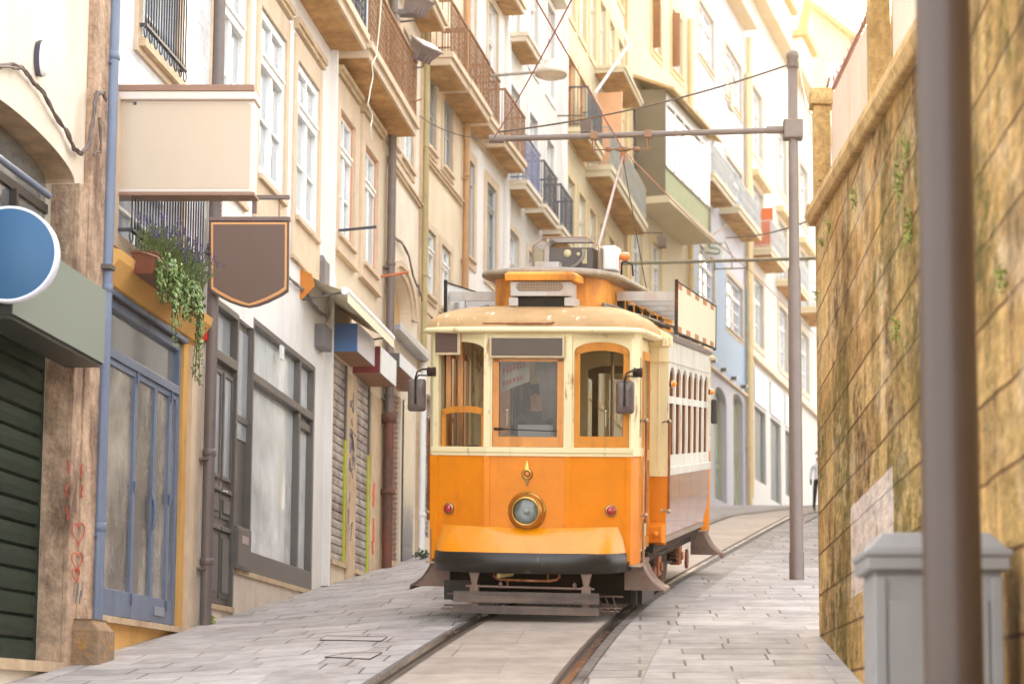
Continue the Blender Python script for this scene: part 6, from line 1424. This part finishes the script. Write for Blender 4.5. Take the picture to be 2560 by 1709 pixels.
m=MB(); m.prism(shield(.042,-.007,0),(0,.0028,0)); m.build('sign_face',blank('brown_blank_face',(112,90,80)),S2)
m=MB(); w2=atY(722,552,Y).x-o_.x; m.box(-.01,w2+.01,-.012,.062,0,.045); 
zb_=atY(620,492,Y).z-o_.z; xl=atY(497,492,Y).x-o_.x; xw=atY(486,492,Y).x-o_.x
m.box(xl-.02,w2,.0,.05,zb_-.022,zb_+.022); z2=atY(500,600,Y).z-o_.z; m.box(xl-.02,xl+.03,.0,.05,z2,zb_-.022); m.box(xl-.10,xl-.02,.01,.04,z2+.05,z2+.09); m.box(xl-.10,xl-.02,.01,.04,zb_-.2,zb_-.16)
xm=atY(632,510,Y).x-o_.x; m.box(xm-.02,xm+.03,.06,.09,zb_-.17,zb_+.02)
m.build('iron_bracket',mat('purple_grey_iron',(128,112,108),rough=.5,metal=.3,dirt=(150,90,60),dirtamt=.6,dscale=4),S2,bev=.003)
for u in (552,697):
    m=MB(); x=atY(u,520,Y).x-o_.x; n=7; h=(zb_-.02-.04)/n
    for k in range(n):
        z=.04+h*(k+.5); e=h*.62
        m.tube([(x+(0.010*math.cos(t*math.pi/4) if k%2 else 0),.025+(0 if k%2 else .010*math.cos(t*math.pi/4)),z+e*math.sin(t*math.pi/4)) for t in range(8)],.0035,4,close=True)
    m.build('chain',M_chain,S2)
# --- round blue sign
Y=14.5; c=atY(21,634,Y); rr=atY(143,634,Y).x-c.x
m=MB(); m.lathe(c*0,(0,-1,0),[(-.09,0),(-.09,rr-.004),(-.085,rr),(.0,rr),(.003,rr-.018),(.001,rr-.02)],56); S3=m.build('round_sign',mat('white_sign_rim',(222,226,240),rough=.4,var=.04),loc=c); tag(S3,'round blank blue sign with a white rim at the left edge','sign')
m=MB(); m.lathe((0,0,0),(0,-1,0),[(.0,rr-.017),(.0015,rr-.02),(.0016,0)],56); m.build('sign_face',blank('blue_blank_face',(26,84,128),.4),S3)
m=MB(); m.tube([(-rr,-.0+.045,0),(-rr-.2,.045,0)],.02,8); m.build('sign_arm',M_iron,S3)
# --- grey green fascia over the shutter of the corner house
f=H1; s0,z0=f.px(31,785,.35); s1=f.px(262,820,.35)[0]; z1=f.px(270,729,.35)[1]
fb_=empty('fascia_sign',f.w(s0,0,z0),f.o.rotation_euler.z,'blank grey green box sign projecting over the green roller shutter','sign'); l=s1-s0; h=z1-z0
m=MB(); m.box(0,l,-.345,0,0,h); m.build('sign_box',mat('dark_green_box',(52,58,54),rough=.4,var=.15),fb_,bev=.004)
m=MB(); m.box(.004,l-.002,-.352,-.3455,.006,h-.004); m.build('sign_face',blank('grey_green_blank',(122,132,122)),fb_)
m=MB(); m.box(.02,l-.02,-.33,-.02,-.03,-.001); m.build('soffit_board',MATS['dark_green_box'],fb_)
# --- alarm box
p=f.px(92,147); m=MB()
rg=lambda y,g:[(.082*g*math.cos(t*math.pi/10)*(1+.0*t),y,.16*g*math.sin(t*math.pi/10)) for t in range(20)]
m.loft([rg(0,.92),rg(-.03,1),rg(-.05,1)],cap=False); al=m.build('alarm_box',mat('navy_plastic',(70,70,92),rough=.35),loc=f.w(p[0],0,p[1])); al.rotation_euler=(0,0,f.o.rotation_euler.z); tag(al,'oval white and navy alarm siren high on the cream wall','alarm')
m=MB(); m.loft([rg(-.0501,.97),rg(-.075,.95),rg(-.09,.80),rg(-.095,.4)],cap=True); m.build('cover',M_whitepaint,al)
# --- cables
M_cab=mat('dusty_cable',(108,92,88),rough=.6,var=.3,scale=15)
def bundle(f,pts,off,n,r,jit,lab,name='cable_bundle',mt=None,seed=1):
    rd=random.Random(seed); m=MB(); P=[f.px(u,v,off) for u,v in pts]; base=f.w(P[0][0],off,P[0][1])
    Q=[]
    for a_,b_ in zip(P,P[1:]):
        for k in range(3): Q.append((a_[0]+(b_[0]-a_[0])*k/3,a_[1]+(b_[1]-a_[1])*k/3))
    Q.append(P[-1])
    for i in range(n):
        ph=rd.uniform(0,6); ja=jit*rd.uniform(.4,1)
        m.tube([f.w(x+ja*math.sin(ph+k*1.1),off+ja*.5*math.cos(ph*2+k*.9),z+ja*math.cos(ph+k*1.3))-base for k,(x,z) in enumerate(Q)],r,5)
    o=m.build(name,mt or M_cab,loc=base); return tag(o,lab,'cable')
bundle(H1,[(-40,175),(20,163),(55,170),(85,205),(110,235),(140,290),(165,325),(185,372),(205,385)],.05,6,.010,.022,'sagging bundle of old cables over the stone arch')
bundle(H1,[(205,385),(222,362),(232,310),(236,262),(243,232),(258,232),(266,250)],.13,6,.010,.02,'twisted grey cable loop beside the big beige sign',seed=4)
bundle(H1,[(236,388),(250,378),(252,330),(247,290)],.12,3,.009,.015,'thin dark cables hanging down the granite pier',seed=5)
bundle(H3,[(716,688),(742,712),(764,728),(780,757),(797,777),(815,790)],.05,5,.012,.02,'loose cable bundle crossing the white wall to the junction box',seed=6,mt=mat('grey_green_cable',(128,124,120),rough=.6,var=.3))
bundle(H4,[(819,700),(824,725),(820,750),(826,775),(818,800)],.08,7,.008,.04,'tangle of pale cables under the junction box',seed=7,mt=mat('pale_cables',(184,180,170),rough=.6,var=.3))
bundle(H4,[(1010,610),(985,592),(968,610)],.1,2,.01,.01,'short cables over the arched doorway',seed=8) if False else None
bundle(H5,[(985,593),(1005,606),(1022,640),(1033,690),(1043,715)],.06,4,.014,.02,'cable bundle following the arch moulding',seed=9)
bundle(H6,[(1046,712),(1058,770),(1075,790),(1100,815),(1140,850)],.06,4,.014,.02,'dark cables running down past the grey framed windows',seed=10)
cord=[(953,0),(949,60),(944,110),(941,140),(930,160),(933,190),(926,222),(924,240),(919,261),(931,286),(930,300),(926,319),(932,355)]
bundle(H4,cord,.62,1,.011,.004,'pale cord dangling from the rusty iron balcony',name='cable',mt=mat('pale_cord',(224,222,206),rough=.6),seed=3)
# --- boxes on the walls
def wbox(f,tl,br,off,name,mt,lab,cat,dz=0,bev=.01,extra=None):
    s0,z1=f.px(*tl,off); s1,z0=f.px(*br,off); s1=max(s1,s0+.12)
    z0=f.px(tl[0],br[1],off)[1]
    m=MB(); m.box(0,s1-s0,-off,0,0,z1-z0); o=m.build(name,mt,loc=f.w(s0,0,z0),bev=bev); o.rotation_euler=(0,0,f.o.rotation_euler.z); tag(o,lab,cat); return o,s1-s0,z1-z0
o,w_,h_=wbox(H3,(594,1312),(627,1420),.07,'meter_cabinet',M_greypaint,'grey steel meter cabinet under the side panel of the white house','cabinet')
m=MB(); m.box(.03,w_-.03,-.077,-.071,.03,h_-.03); m.build('door',M_greypaint,o,bev=.003); m=MB(); m.box(w_*.3,w_*.75,-.082,-.0775,h_*.62,h_*.8); m.build('label_plate',mat('pinkish_label',(190,168,166),rough=.5),o)
o,w_,h_=wbox(H4,(813,808),(830,866),.16,'junction_box',mat('grey_plastic',(120,114,116),rough=.5,var=.1),'grey lower junction box on the white pilaster beside the blue sign','junction box')
o,w_,h_=wbox(H4,(814,650),(824,712),.12,'junction_box',MATS['grey_plastic'],'tall dark grey junction box above the cable tangle','junction box'); m=MB(); m.loft([[(0,0,h_),(w_,0,h_),(w_,-.12,h_),(0,-.12,h_)],[(w_*.4,0,h_+.1),(w_*.6,0,h_+.1),(w_*.6,-.06,h_+.1),(w_*.4,-.06,h_+.1)]],smooth=False,cap=True); m.build('cap',MATS['grey_plastic'],o)
o,w_,h_=wbox(H4,(829,682),(840,722),.10,'white_switch_box',M_whitepaint,'small white box beside the folded awning','switch box')
o,w_,h_=wbox(H3,(517,800),(526,850),.05,'red_plate',mat('red_plate',(214,44,36),rough=.5),'small red plate beside the brown drainpipe','plate',bev=0)
# --- box signs over the shutters
def boxsign(f,near_tl,near_bl,far,off,cf,cn,lab):
    s0,z1=f.px(*near_tl,off); z0=f.px(*near_bl,off)[1]; s1=f.px(*far,off)[0]; l=s1-s0; h=z1-z0
    e=empty('box_sign',f.w(s0,0,z0),f.o.rotation_euler.z,lab,'sign',)
    m=MB(); m.box(0,l,-off,0,0,h); m.build('sign_case',mat('brown_soffit_case',(150,104,76),rough=.5,var=.15),e)
    m=MB(); m.box(-.008,-.001,-off,0,0,h); m.build('end_face',cn,e)
    m=MB(); m.box(-.008,l+.002,-off-.008,-off-.001,0,h); m.build('sign_face',cf,e); return e
boxsign(H4,(894,808),(894,879),(936,853),.36,mat('pale_lilac_face',(214,214,224),rough=.35,var=.06),mat('blue_end_face',(86,128,190),rough=.35,var=.06),'blue and white box sign over the left graffitied shutter')
boxsign(H4,(951,865),(951,932),(990,896),.42,mat('pale_mottled_face',(214,220,222),rough=.35,var=.12),mat('maroon_end_face',(140,60,66),rough=.4),'maroon and white box sign over the right graffitied shutter')
boxsign(H5,(999,882),(999,916),(1064,938),.45,mat('cool_white_face',(206,212,220),rough=.35),mat('charcoal_end_face',(84,80,82),rough=.4),'charcoal ended white box sign over the rolling grille')
# --- folded awning
f=H4; p0=f.px(862,717,.62); p1=f.px(979,853,.62); z_=(p0[1]+p1[1])/2; L0=p1[0]-p0[0]
aw=empty('awning',f.w(p0[0],0,z_),f.o.rotation_euler.z,'folded cream awning with a white roller over the two shuttered shops','awning')
m=MB(); m.tube([(0,-.62,0),(L0,-.62,0)],.055,14); m.build('roller',M_whitepaint,aw)
m=MB(); n=10; vs=[]
for i in range(n+1): t=i/n; vs+=[(-.02,-.60*t,.30*(1-t)-.03*math.sin(t*math.pi)),(L0,-.60*t,.30*(1-t)-.03*math.sin(t*math.pi))]
m.add(vs,[(2*i,2*i+1,2*i+3,2*i+2) for i in range(n)],0,True)
vs=[(0,-.66,-.02),(L0,-.66,-.02),(L0,-.66,-.16),(0,-.66,-.16)]; m.add(vs,[(0,1,2,3)]); m.build('canopy_cloth',mat('cream_awning_cloth',(236,224,196),rough=.8,var=.08),aw,fix=False)
m=MB(); m.prism([(-.03,0,.30),(-.03,-.18,.22),(-.03,-.22,.05),(-.03,-.05,-.12),(-.03,0,-.12)],(-.02,0,0)); m.build('side_cheek',mat('ochre_cheek',(204,124,40),rough=.6,var=.2),aw)
m=MB()
for x in (.1,L0-.1): m.tube([(x,0,-.1),(x,-.6,0)],.015,6)
m.build('folding_arm',M_greypaint,aw)
# --- sign brackets sticking out of the wall
def rod(f,u0,u1,v0,v1,mt,lab):
    p=f.hit(u0,v0); q=atY(u1,v1,p.y); m=MB(); m.tube([(0,0,0),q-p],.022,6); m.box(-.02,.02,-.06,.06,-.06,.06); o=m.build('sign_bracket',mt,loc=p); tag(o,lab,'bracket')
rod(H4,838,941,577,567,M_iron,'thin black iron bracket in front of the peach windows'); rod(H4,943,1022,693,680,mat('orange_rust',(196,110,70),rough=.6),'rusty orange bracket beside the arched doorway')
# --- floodlights
def flood(u,v,Y,rx,lab,s=1.0):
    p=atY(u,v,Y); e=empty('floodlight',p,R(20),lab,'floodlight','floodlights fixed to the balconies')
    m=MB(); m.loft([[(-.22*s,-.06,-.14*s),(.22*s,-.06,-.14*s),(.22*s,-.06,.14*s),(-.22*s,-.06,.14*s)],[(-.15*s,.16,-.09*s),(.15*s,.16,-.09*s),(.15*s,.16,.09*s),(-.15*s,.16,.09*s)]],smooth=False,cap=True); m.box(-.24*s,.24*s,-.09,-.061,-.16*s,.16*s)
    for k in range(6): m.box(-.18*s+.06*s*k,-.16*s+.06*s*k,.0,.20,-.12*s,.12*s)
    h=m.build('lamp_housing',mat('floodlight_grey',(128,112,110),rough=.5,var=.1),e); h.rotation_euler=(rx,0,R(35))
    m=MB(); m.box(-.20*s,.20*s,-.094,-.0905,-.12*s,.12*s); g=m.build('lamp_glass',M_pane,h)
    m=MB(); m.tube([(0,.05,-.02),(0,.12,-.25*s),(-.25,.2,-.28*s)],.018,6); m.build('mount',M_greypaint,e)
flood(1062,122,31.5,R(-50),'grey floodlight tilted down beneath the rusty balcony',1.1); flood(1046,8,31,R(-70),'upper floodlight with a dark ribbed housing at the top of the picture')
m=MB(); p=atY(1020,34,31); m.box(-.15,.15,-.1,.1,-.04,.04); m.tube([(0,0,0),(-.3,.1,.05)],.015,6); o=m.build('spot_lamp',M_greypaint,loc=p,bev=.01); tag(o,'small flat white lamp below the upper floodlight','lamp')
# --- street lamp on its long arm
Y=39.2; p0=atY(1152,196,Y); p1=atY(1378,183,Y); e=empty('street_lamp',p1,0,'dish shaped street lamp on a long horizontal arm from the house wall','lamp')
m=MB(); m.tube([p0-p1,Vector((-.30,0,.02))],.032,8); m.tube([p0-p1+Vector((0,0,-.15)),p0-p1+Vector((0,0,.15))],.05,8); m.build('arm',mat('lamp_arm_grey',(150,142,130),rough=.5),e)
m=MB(); m.lathe((0,0,0),(0,0,1),[(-.06,.30),(-.05,.335),(.0,.34),(.03,.33),(.09,.27),(.15,.20),(.20,.16),(.25,.15),(.27,.10),(.27,0)],32); m.build('lamp_shade',mat('lamp_shade_pale',(206,196,182),rough=.5,var=.1),e)
m=MB(); m.lathe((0,0,0),(0,0,1),[(-.04,.30),(-.10,.22),(-.12,.1),(-.125,0)],24); m.build('diffuser',mat('lamp_diffuser',(226,206,180),rough=.3,coat=.5),e)
for (u,v,Yl,lab,s_) in ((1465,318,46,'small dark wall lantern behind the cross arm',.13),(1655,605,58,'small dark lantern at the end of the long balcony',.13)):
    p=atY(u,v,Yl); m=MB(); m.loft([[(-s_,-s_,-s_*1.3),(s_,-s_,-s_*1.3),(s_,s_,-s_*1.3),(-s_,s_,-s_*1.3)],[(-s_*1.1,-s_*1.1,s_),(s_*1.1,-s_*1.1,s_),(s_*1.1,s_*1.1,s_),(-s_*1.1,s_*1.1,s_)],[(-s_*.3,-s_*.3,s_*1.6),(s_*.3,-s_*.3,s_*1.6),(s_*.3,s_*.3,s_*1.6),(-s_*.3,s_*.3,s_*1.6)]],smooth=False,cap=True); m.tube([(0,0,s_*1.5),(0,0,s_*2.2),(-.7,.1,s_*2.4)],.02,6); o=m.build('wall_lantern',mat('lantern_brown',(92,70,60),rough=.5),loc=p); tag(o,lab,'lantern')
# --- flower box with lavender and ivy
f=H2; q0=f.px(375,655,.36); Lb=1.55
e=empty('flower_box',f.w(q0[0],.20,q0[1]),f.o.rotation_euler.z,'brown flower box of purple lavender and trailing ivy on the iron grille','flower box')
m=MB(); m.loft([[(.04,0,-.10),(Lb-.04,0,-.10),(Lb-.04,-.17,-.10),(.04,-.17,-.10)],[(0,.02,.10),(Lb,.02,.10),(Lb,-.21,.10),(0,-.21,.10)]],smooth=False,cap=True); m.box(-.012,Lb+.012,-.222,.03,.085,.112); m.build('planter',mat('terracotta_plastic',(116,66,48),rough=.4,var=.1),e,bev=.005)
m=MB(); m.tube([(.1,.03,.12),(-.03,-.1,.09),(.0,-.235,.05),(.3,-.24,-.02),(.32,-.2,-.12)],.006,5); m.tube([(.3,.05,-.1),(.3,-.24,-.06)],.006,5); m.build('wire_holder',mat('pinkish_wire',(190,150,130),rough=.4,metal=.4),e)
rd=random.Random(21)
M_lav=[mat('lavender_stem',(112,130,72),rough=.7,var=.3,scale=12),mat('lavender_bloom',(98,82,128),rough=.7,var=.5,scale=25)]
m=MB()
for i in range(420):
    x=rd.random()*Lb*1.08-.02; y=-rd.random()*.24; h=rd.uniform(.12,.34); dx=rd.gauss(0,.07)+(x-Lb*.3)*.10; dy=rd.gauss(-.06,.08)
    b=Vector((x,y,.08)); t=b+Vector((dx,dy,h)); m.tube([b,b.lerp(t,.5)+Vector((dx*.2,0,.03)),t],.0035,3,cap=False)
    for k in range(4): 
        c_=b.lerp(t,.2+.17*k); a_=Vector((rd.uniform(-1,1),rd.uniform(-1,1),.8)).normalized()*.035; s_=a_.orthogonal().normalized()*.004; m.add([c_-s_,c_+s_,c_+a_],[(0,1,2)])
    if i%5<3:
        for k in range(5): 
            c_=t+Vector((dx*.08*k,0,.015*k)); r_=.011-.0012*k; m.add([c_+Vector((r_*math.cos(j*2.1+k),r_*math.sin(j*2.1+k),.006*(j%2))) for j in range(3)]+[c_+Vector((0,0,.014)),c_-Vector((0,0,.008))],[(0,1,3),(1,2,3),(2,0,3),(0,1,4),(1,2,4),(2,0,4)],1)
m.build('lavender',M_lav,e,fix=False)
M_ivy=mat('ivy_leaf',(104,138,62),rough=.45,var=.5,scale=18,coat=.2,dirt=(206,214,150),dirtamt=.8,dscale=16,dstretch=(1,1,1),dlow=.56,dhigh=.6)
M_ivs=mat('ivy_stem',(84,74,40),rough=.7)
m=MB(); ms=MB()
def ivyleaf(c,s):
    n_=Vector((rd.gauss(0,.5),-1+rd.gauss(0,.4),rd.gauss(.3,.5))).normalized(); a_=Vector((0,0,-1)).cross(n_).normalized(); b_=n_.cross(a_).normalized()
    t=rd.uniform(-.7,.7); a_,b_=a_*math.cos(t)+b_*math.sin(t),b_*math.cos(t)-a_*math.sin(t)
    P=[]
    for k,(ang,r_) in enumerate(((90,1.0),(62,.52),(32,.85),(0,.42),(-40,.62),(-90,.25),(-140,.62),(180,.42),(148,.85),(118,.52))): P.append(c+(a_*math.cos(R(ang))+b_*math.sin(R(ang)))*s*r_+n_*(.004 if k%2 else 0))
    m.add([c+n_*.008*1]+P,[(0,k+1,(k+1)%10+1) for k in range(10)])
def vine(x0,y0,z0,L,dxx,n,spr):
    P=[Vector((x0,y0,z0))]; d=Vector((dxx,-.25,-.2))
    for k in range(n): d=d*.75+Vector((rd.gauss(0,.25)+dxx*.1,rd.gauss(0,.15),-1))*.35; P.append(P[-1]+d.normalized()*L/n)
    ms.tube(P,.004,4)
    for k,p in enumerate(P):
        for j in range(3): ivyleaf(p+Vector((rd.gauss(0,spr),rd.gauss(-.01,spr*.5),rd.gauss(0,.02))),rd.uniform(.026,.050)*(1-.35*k/n))
for i in range(64): vine(rd.uniform(.12,1.5),rd.uniform(-.22,-.12),.12,rd.uniform(.18,.46),rd.uniform(-.1,.25),8,.035)
for x0,LL in ((.40,.74),(.46,.62),(.37,.55),(.44,.80),(1.25,1.05),(1.3,.95),(1.2,.85),(1.35,1.0),(1.28,.7),(1.16,.6)): vine(x0,-.22,.08,LL,.08,int(LL*22),.030)
m.build('ivy',M_ivy,e,fix=False); ms.build('ivy_stems',M_ivs,e)
# --- weeds at the foot of the walls
rd2=random.Random(8)
for (u,v,r,lab) in ((1052,1398,.14,'dark weed tuft at the foot of the house behind the tram'),(520,1560,.05,'tiny dry weed at the foot of the brown drainpipe')):
    p=onground(u,v); m=MB(); leafball(m,(0,0,r*.6),r,60,.07,rnd=rd2); o=m.build('weed_tuft',M_weed if r<.1 else mat('dark_weed',(60,76,44),rough=.7,var=.4),loc=p,fix=False); tag(o,lab,'weed')
# --- far signs
p=atY(1786,622,66); S=empty('shop_sign',p,0,'small white hanging sign with a green looped S over the far street','sign'); S.rotation_euler=(0,R(12),R(-20))
m=MB(); m.box(-.36,.36,-.04,.04,-.30,.30); m.build('sign_board',M_whitepaint,S); m=MB(); P=[]
for k in range(9): a=R(90+180*k/8); P.append((-.12+.10*math.cos(a),-.05,.10+.09*math.sin(a)))
P=[(.26,-.05,.19)]+P+[(.12,-.05,.01)]
for k in range(9): a=R(90-180*k/8); P.append((.14+.10*math.cos(a),-.05,-.08+.09*math.sin(a)))
P+= [(-.26,-.05,-.17)]; m.tube(P,.022,6); m.build('s_mark',mat('sign_green',(66,112,84),rough=.5),S)
m=MB(); m.tube([(-.3,0,.32),(.3,0,.9)],.02,5); m.build('sign_bracket',M_och,S)
f=H12; q=f.px(1882,600); m=MB(); zt_=f.px(1882,523)[1]; zb_=f.px(1882,640)[1]; m.box(0,.06,-.75,0,zb_,zt_); 
sd_=f.w(q[0],.05,0); m=MB(); m.box(0,.05,-.78,0,0,(zt_-zb_)); o=m.build('vertical_banner',mat('orange_banner',(206,96,36),rough=.6,var=.15),loc=Vector((sd_.x,sd_.y,f.b.z+zb_))); o.rotation_euler=(0,0,f.o.rotation_euler.z); tag(o,'narrow orange vertical banner on the far white house','banner')
# --- people
def person(name,loc,rz,pts,edges,rad,colf,mats,label,hair,hairc,rot=None):
    me=bpy.data.meshes.new('skel'); me.from_pydata(pts,edges,[]); o=bpy.data.objects.new('skel',me); scene.collection.objects.link(o)
    md=o.modifiers.new('s','SKIN'); md.use_smooth_shade=True; md.branch_smoothing=.4
    for i,r_ in enumerate(rad): me.skin_vertices[0].data[i].radius=(r_,r_ if not isinstance(r_,tuple) else r_[1]) if not isinstance(r_,tuple) else r_
    me.skin_vertices[0].data[0].use_root=True
    sb=o.modifiers.new('d','SUBSURF'); sb.levels=2; sb.render_levels=2
    bpy.context.view_layer.update(); dg=bpy.context.evaluated_depsgraph_get(); nm=bpy.data.meshes.new_from_object(o.evaluated_get(dg)); bpy.data.objects.remove(o)
    b=bpy.data.objects.new(name,nm); scene.collection.objects.link(b); nm.materials.clear()
    for x in mats: nm.materials.append(x)
    for p in nm.polygons: p.material_index=colf(p.center); p.use_smooth=True
    b.location=loc; b.rotation_euler=rot or (0,0,rz); tag(b,label,'person')
    m=MB(); hc,hr=hair; m.lathe(Vector(hc)-Vector((0,0,hr*.35)),(0,0,1),[(0,hr*.98),(hr*.4,hr*1.04),(hr*.8,hr*.9),(hr*1.15,hr*.55),(hr*1.28,0)],16); m.build('hair',hairc,b)
    m=MB(); 
    m.lathe((hc[0],hc[1]-hr*.98,hc[2]-hr*.35),(0,-1,0),[(-.01,.02),(.012,.014),(.02,0)],8); m.build('nose',mats[0],b)
    return b
SK=mat('skin',(206,156,126),rough=.5,var=.05)
def standing(h=1.7,stride=.16,arms=0):
    k=h/1.72
    P=[(0,0,.95),(0,0,1.12),(0,-.01,1.32),(0,0,1.44),(0,0,1.52),(0,-.02,1.62),(0,-.02,1.69),
       (.09,0,.90),(.11,-stride*.4,.50),(.11,-stride,.09),(.11,-stride-.13,.04), (-.09,0,.90),(-.11,stride*.3,.50),(-.11,stride,.10),(-.11,stride-.12,.04),
       (.19,0,1.38),(.24,.04,1.12),(.25,-.08,.88),(.25,-.11,.80), (-.19,0,1.38),(-.24,.02,1.12),(-.25,-.04,.88),(-.25,-.06,.80)]
    E=[(0,1),(1,2),(2,3),(3,4),(4,5),(5,6),(0,7),(7,8),(8,9),(9,10),(0,11),(11,12),(12,13),(13,14),(3,15),(15,16),(16,17),(17,18),(3,19),(19,20),(20,21),(21,22)]
    Rr=[(.15,.11),(.14,.10),(.17,.11),(.12,.09),(.055,.055),(.085,.10),(.075,.09),(.09,.09),(.065,.065),(.045,.045),(.035,.035),(.09,.09),(.065,.065),(.045,.045),(.035,.035),(.06,.06),(.045,.045),(.033,.033),(.035,.022),(.06,.06),(.045,.045),(.033,.033),(.035,.022)]
    return [tuple(c*k for c in p) for p in P],E,[(a*k,b*k) for a,b in Rr]
P,E_,Rr=standing(1.56)
yp=55.0; px_=atY(2046,1200,yp)
person('person',(px_.x,yp,gz(px_.x,yp)),R(10),P,E_,Rr,lambda c:(2 if c.z<.90 else 1 if c.z<1.42 and not(abs(c.x)>.2 and c.z<.86) else 0),[SK,mat('white_shirt',(226,226,230),rough=.8),mat('dark_trousers',(58,52,54),rough=.8)],'pedestrian in a white shirt and dark trousers far up the street by the wall corner',((0,-.02,1.64),.095),mat('grey_hair',(190,180,170),rough=.8))
M_coat=mat('dark_grey_coat',(84,78,78),rough=.8,var=.2); M_hair=mat('dark_hair',(50,38,32),rough=.7)
P,E_,Rr=standing(1.70,.04)
o=person('person',tw(-.12,.95,.66),0,P,E_,Rr,lambda c:0 if c.z>1.46 else 1,[SK,M_coat],'tram driver in a dark grey coat standing behind the windscreen',((0,-.02,1.66),.095),M_hair,rot=T.rotation_euler)
def sitting():
    P=[(0,0,.48),(0,.02,.65),(0,0,.86),(0,0,.98),(0,0,1.06),(0,-.02,1.16),(0,-.02,1.23),(.09,-.02,.46),(.10,-.42,.48),(.10,-.45,.1),(.10,-.56,.05),(-.09,-.02,.46),(-.10,-.42,.48),(-.10,-.45,.1),(-.10,-.56,.05),(.18,0,.93),(.22,0,.68),(.17,-.24,.56),(.14,-.32,.54),(-.18,0,.93),(-.22,0,.68),(-.17,-.24,.56),(-.14,-.32,.54)]
    _,E,Rr=standing(1.72); return P,E,Rr
P,E_,Rr=sitting()
for (x,y,lab,c) in ((.78,3.45,'seated passenger in dark clothes by the right side windows of the tram',M_coat),(-.72,2.85,'seated passenger in navy clothes on the left side of the tram',mat('navy_clothes',(52,56,78),rough=.8))):
    person('person',tw(x,y,.70),0,P,E_,Rr,lambda c_:0 if c_.z>1.0 else 1,[SK,c],lab,((0,-.02,1.20),.095),M_hair,rot=T.rotation_euler)
# ================================================================== tidy up: number as real mesh; one object per separate piece
bpy.context.view_layer.update(); dg=bpy.context.evaluated_depsgraph_get(); nm=bpy.data.meshes.new_from_object(HN.evaluated_get(dg))
no2=bpy.data.objects.new('house_number',nm); scene.collection.objects.link(no2); no2.parent=HN.parent; no2.location=HN.location; no2.rotation_euler=HN.rotation_euler; bpy.data.objects.remove(HN); no2.name='house_number'
SPLIT={'open_shutter','window_hood','hinge','panel_seam_strip','board_bracket','bulkhead_skirt','vent_flap','vent_opening','iron_stay','spotlight_row','shop_sign_panel','sill','window_surround','hood_mould','string_course','blue_band','roof_cable','wheel_guard','brake_plate','coil_spring','folding_door','corner_pilaster','pilaster','stone_pier','edge_marks','s_mark','wall_bracket','sign_cap','graffiti','gauge_plate','handrail_bracket','roof_end'}
def islands(o):
    me=o.data; par=list(range(len(me.vertices)))
    def fd(i):
        while par[i]!=i: par[i]=par[par[i]]; i=par[i]
        return i
    for p in me.polygons:
        v=p.vertices; r=fd(v[0])
        for k in v[1:]: par[fd(k)]=r
    G={}
    for p in me.polygons: G.setdefault(fd(p.vertices[0]),[]).append(p)
    # pieces whose boxes touch belong together
    B=[]
    for ps in G.values():
        c=[me.vertices[i].co for p in ps for i in p.vertices]; B.append([[min(v[k] for v in c)-.012 for k in range(3)],[max(v[k] for v in c)+.012 for k in range(3)],ps])
    mg=True
    while mg:
        mg=False
        for i in range(len(B)):
            for j in range(i+1,len(B)):
                if all(B[i][0][k]<=B[j][1][k] and B[j][0][k]<=B[i][1][k] for k in range(3)):
                    B[i]=[[min(B[i][0][k],B[j][0][k]) for k in range(3)],[max(B[i][1][k],B[j][1][k]) for k in range(3)],B[i][2]+B[j][2]]; del B[j]; mg=True; break
            if mg: break
    return [b[2] for b in B]
for o in list(scene.objects):
    base=o.name.split('.')[0]
    if o.type!='MESH' or base not in SPLIT or o.children: continue
    G=islands(o)
    if len(G)<2 or len(G)>30: continue
    me=o.data
    for k,ps in enumerate(G):
        mb=MB(); mp={}
        for p in ps:
            f_=[]
            for i in p.vertices:
                if i not in mp: mp[i]=len(mb.v); mb.v.append(tuple(me.vertices[i].co))
                f_.append(mp[i])
            mb.f.append(tuple(f_)); mb.m.append(p.material_index); mb.sm.append(p.use_smooth)
        n=mb.build(base,list(me.materials),o.parent,fix=False); n.matrix_local=o.matrix_local.copy()
        for md in o.modifiers:
            if md.type=='BEVEL': q=n.modifiers.new('bevel','BEVEL'); q.width=md.width; q.segments=2; q.limit_method='ANGLE'; q.angle_limit=R(40)
    bpy.data.objects.remove(o)
# ================================================================== sunlit street haze
m=MB(); m.box(-55,55,-12,125,-8,46); hz=m.build('haze',[],None)
hm=bpy.data.materials.new('thin_warm_haze'); hm.use_nodes=True; nt=hm.node_tree; nt.nodes.remove(nt.nodes['Principled BSDF'])
pv=nt.nodes.new('ShaderNodeVolumePrincipled'); pv.inputs['Color'].default_value=(1,.93,.80,1); pv.inputs['Density'].default_value=.00045; pv.inputs['Anisotropy'].default_value=.74
nt.links.new(pv.outputs[0],nt.nodes['Material Output'].inputs['Volume']); hz.data.materials.append(hm); hz['kind']='stuff'; hz['label']='thin warm sunlit haze filling the street'
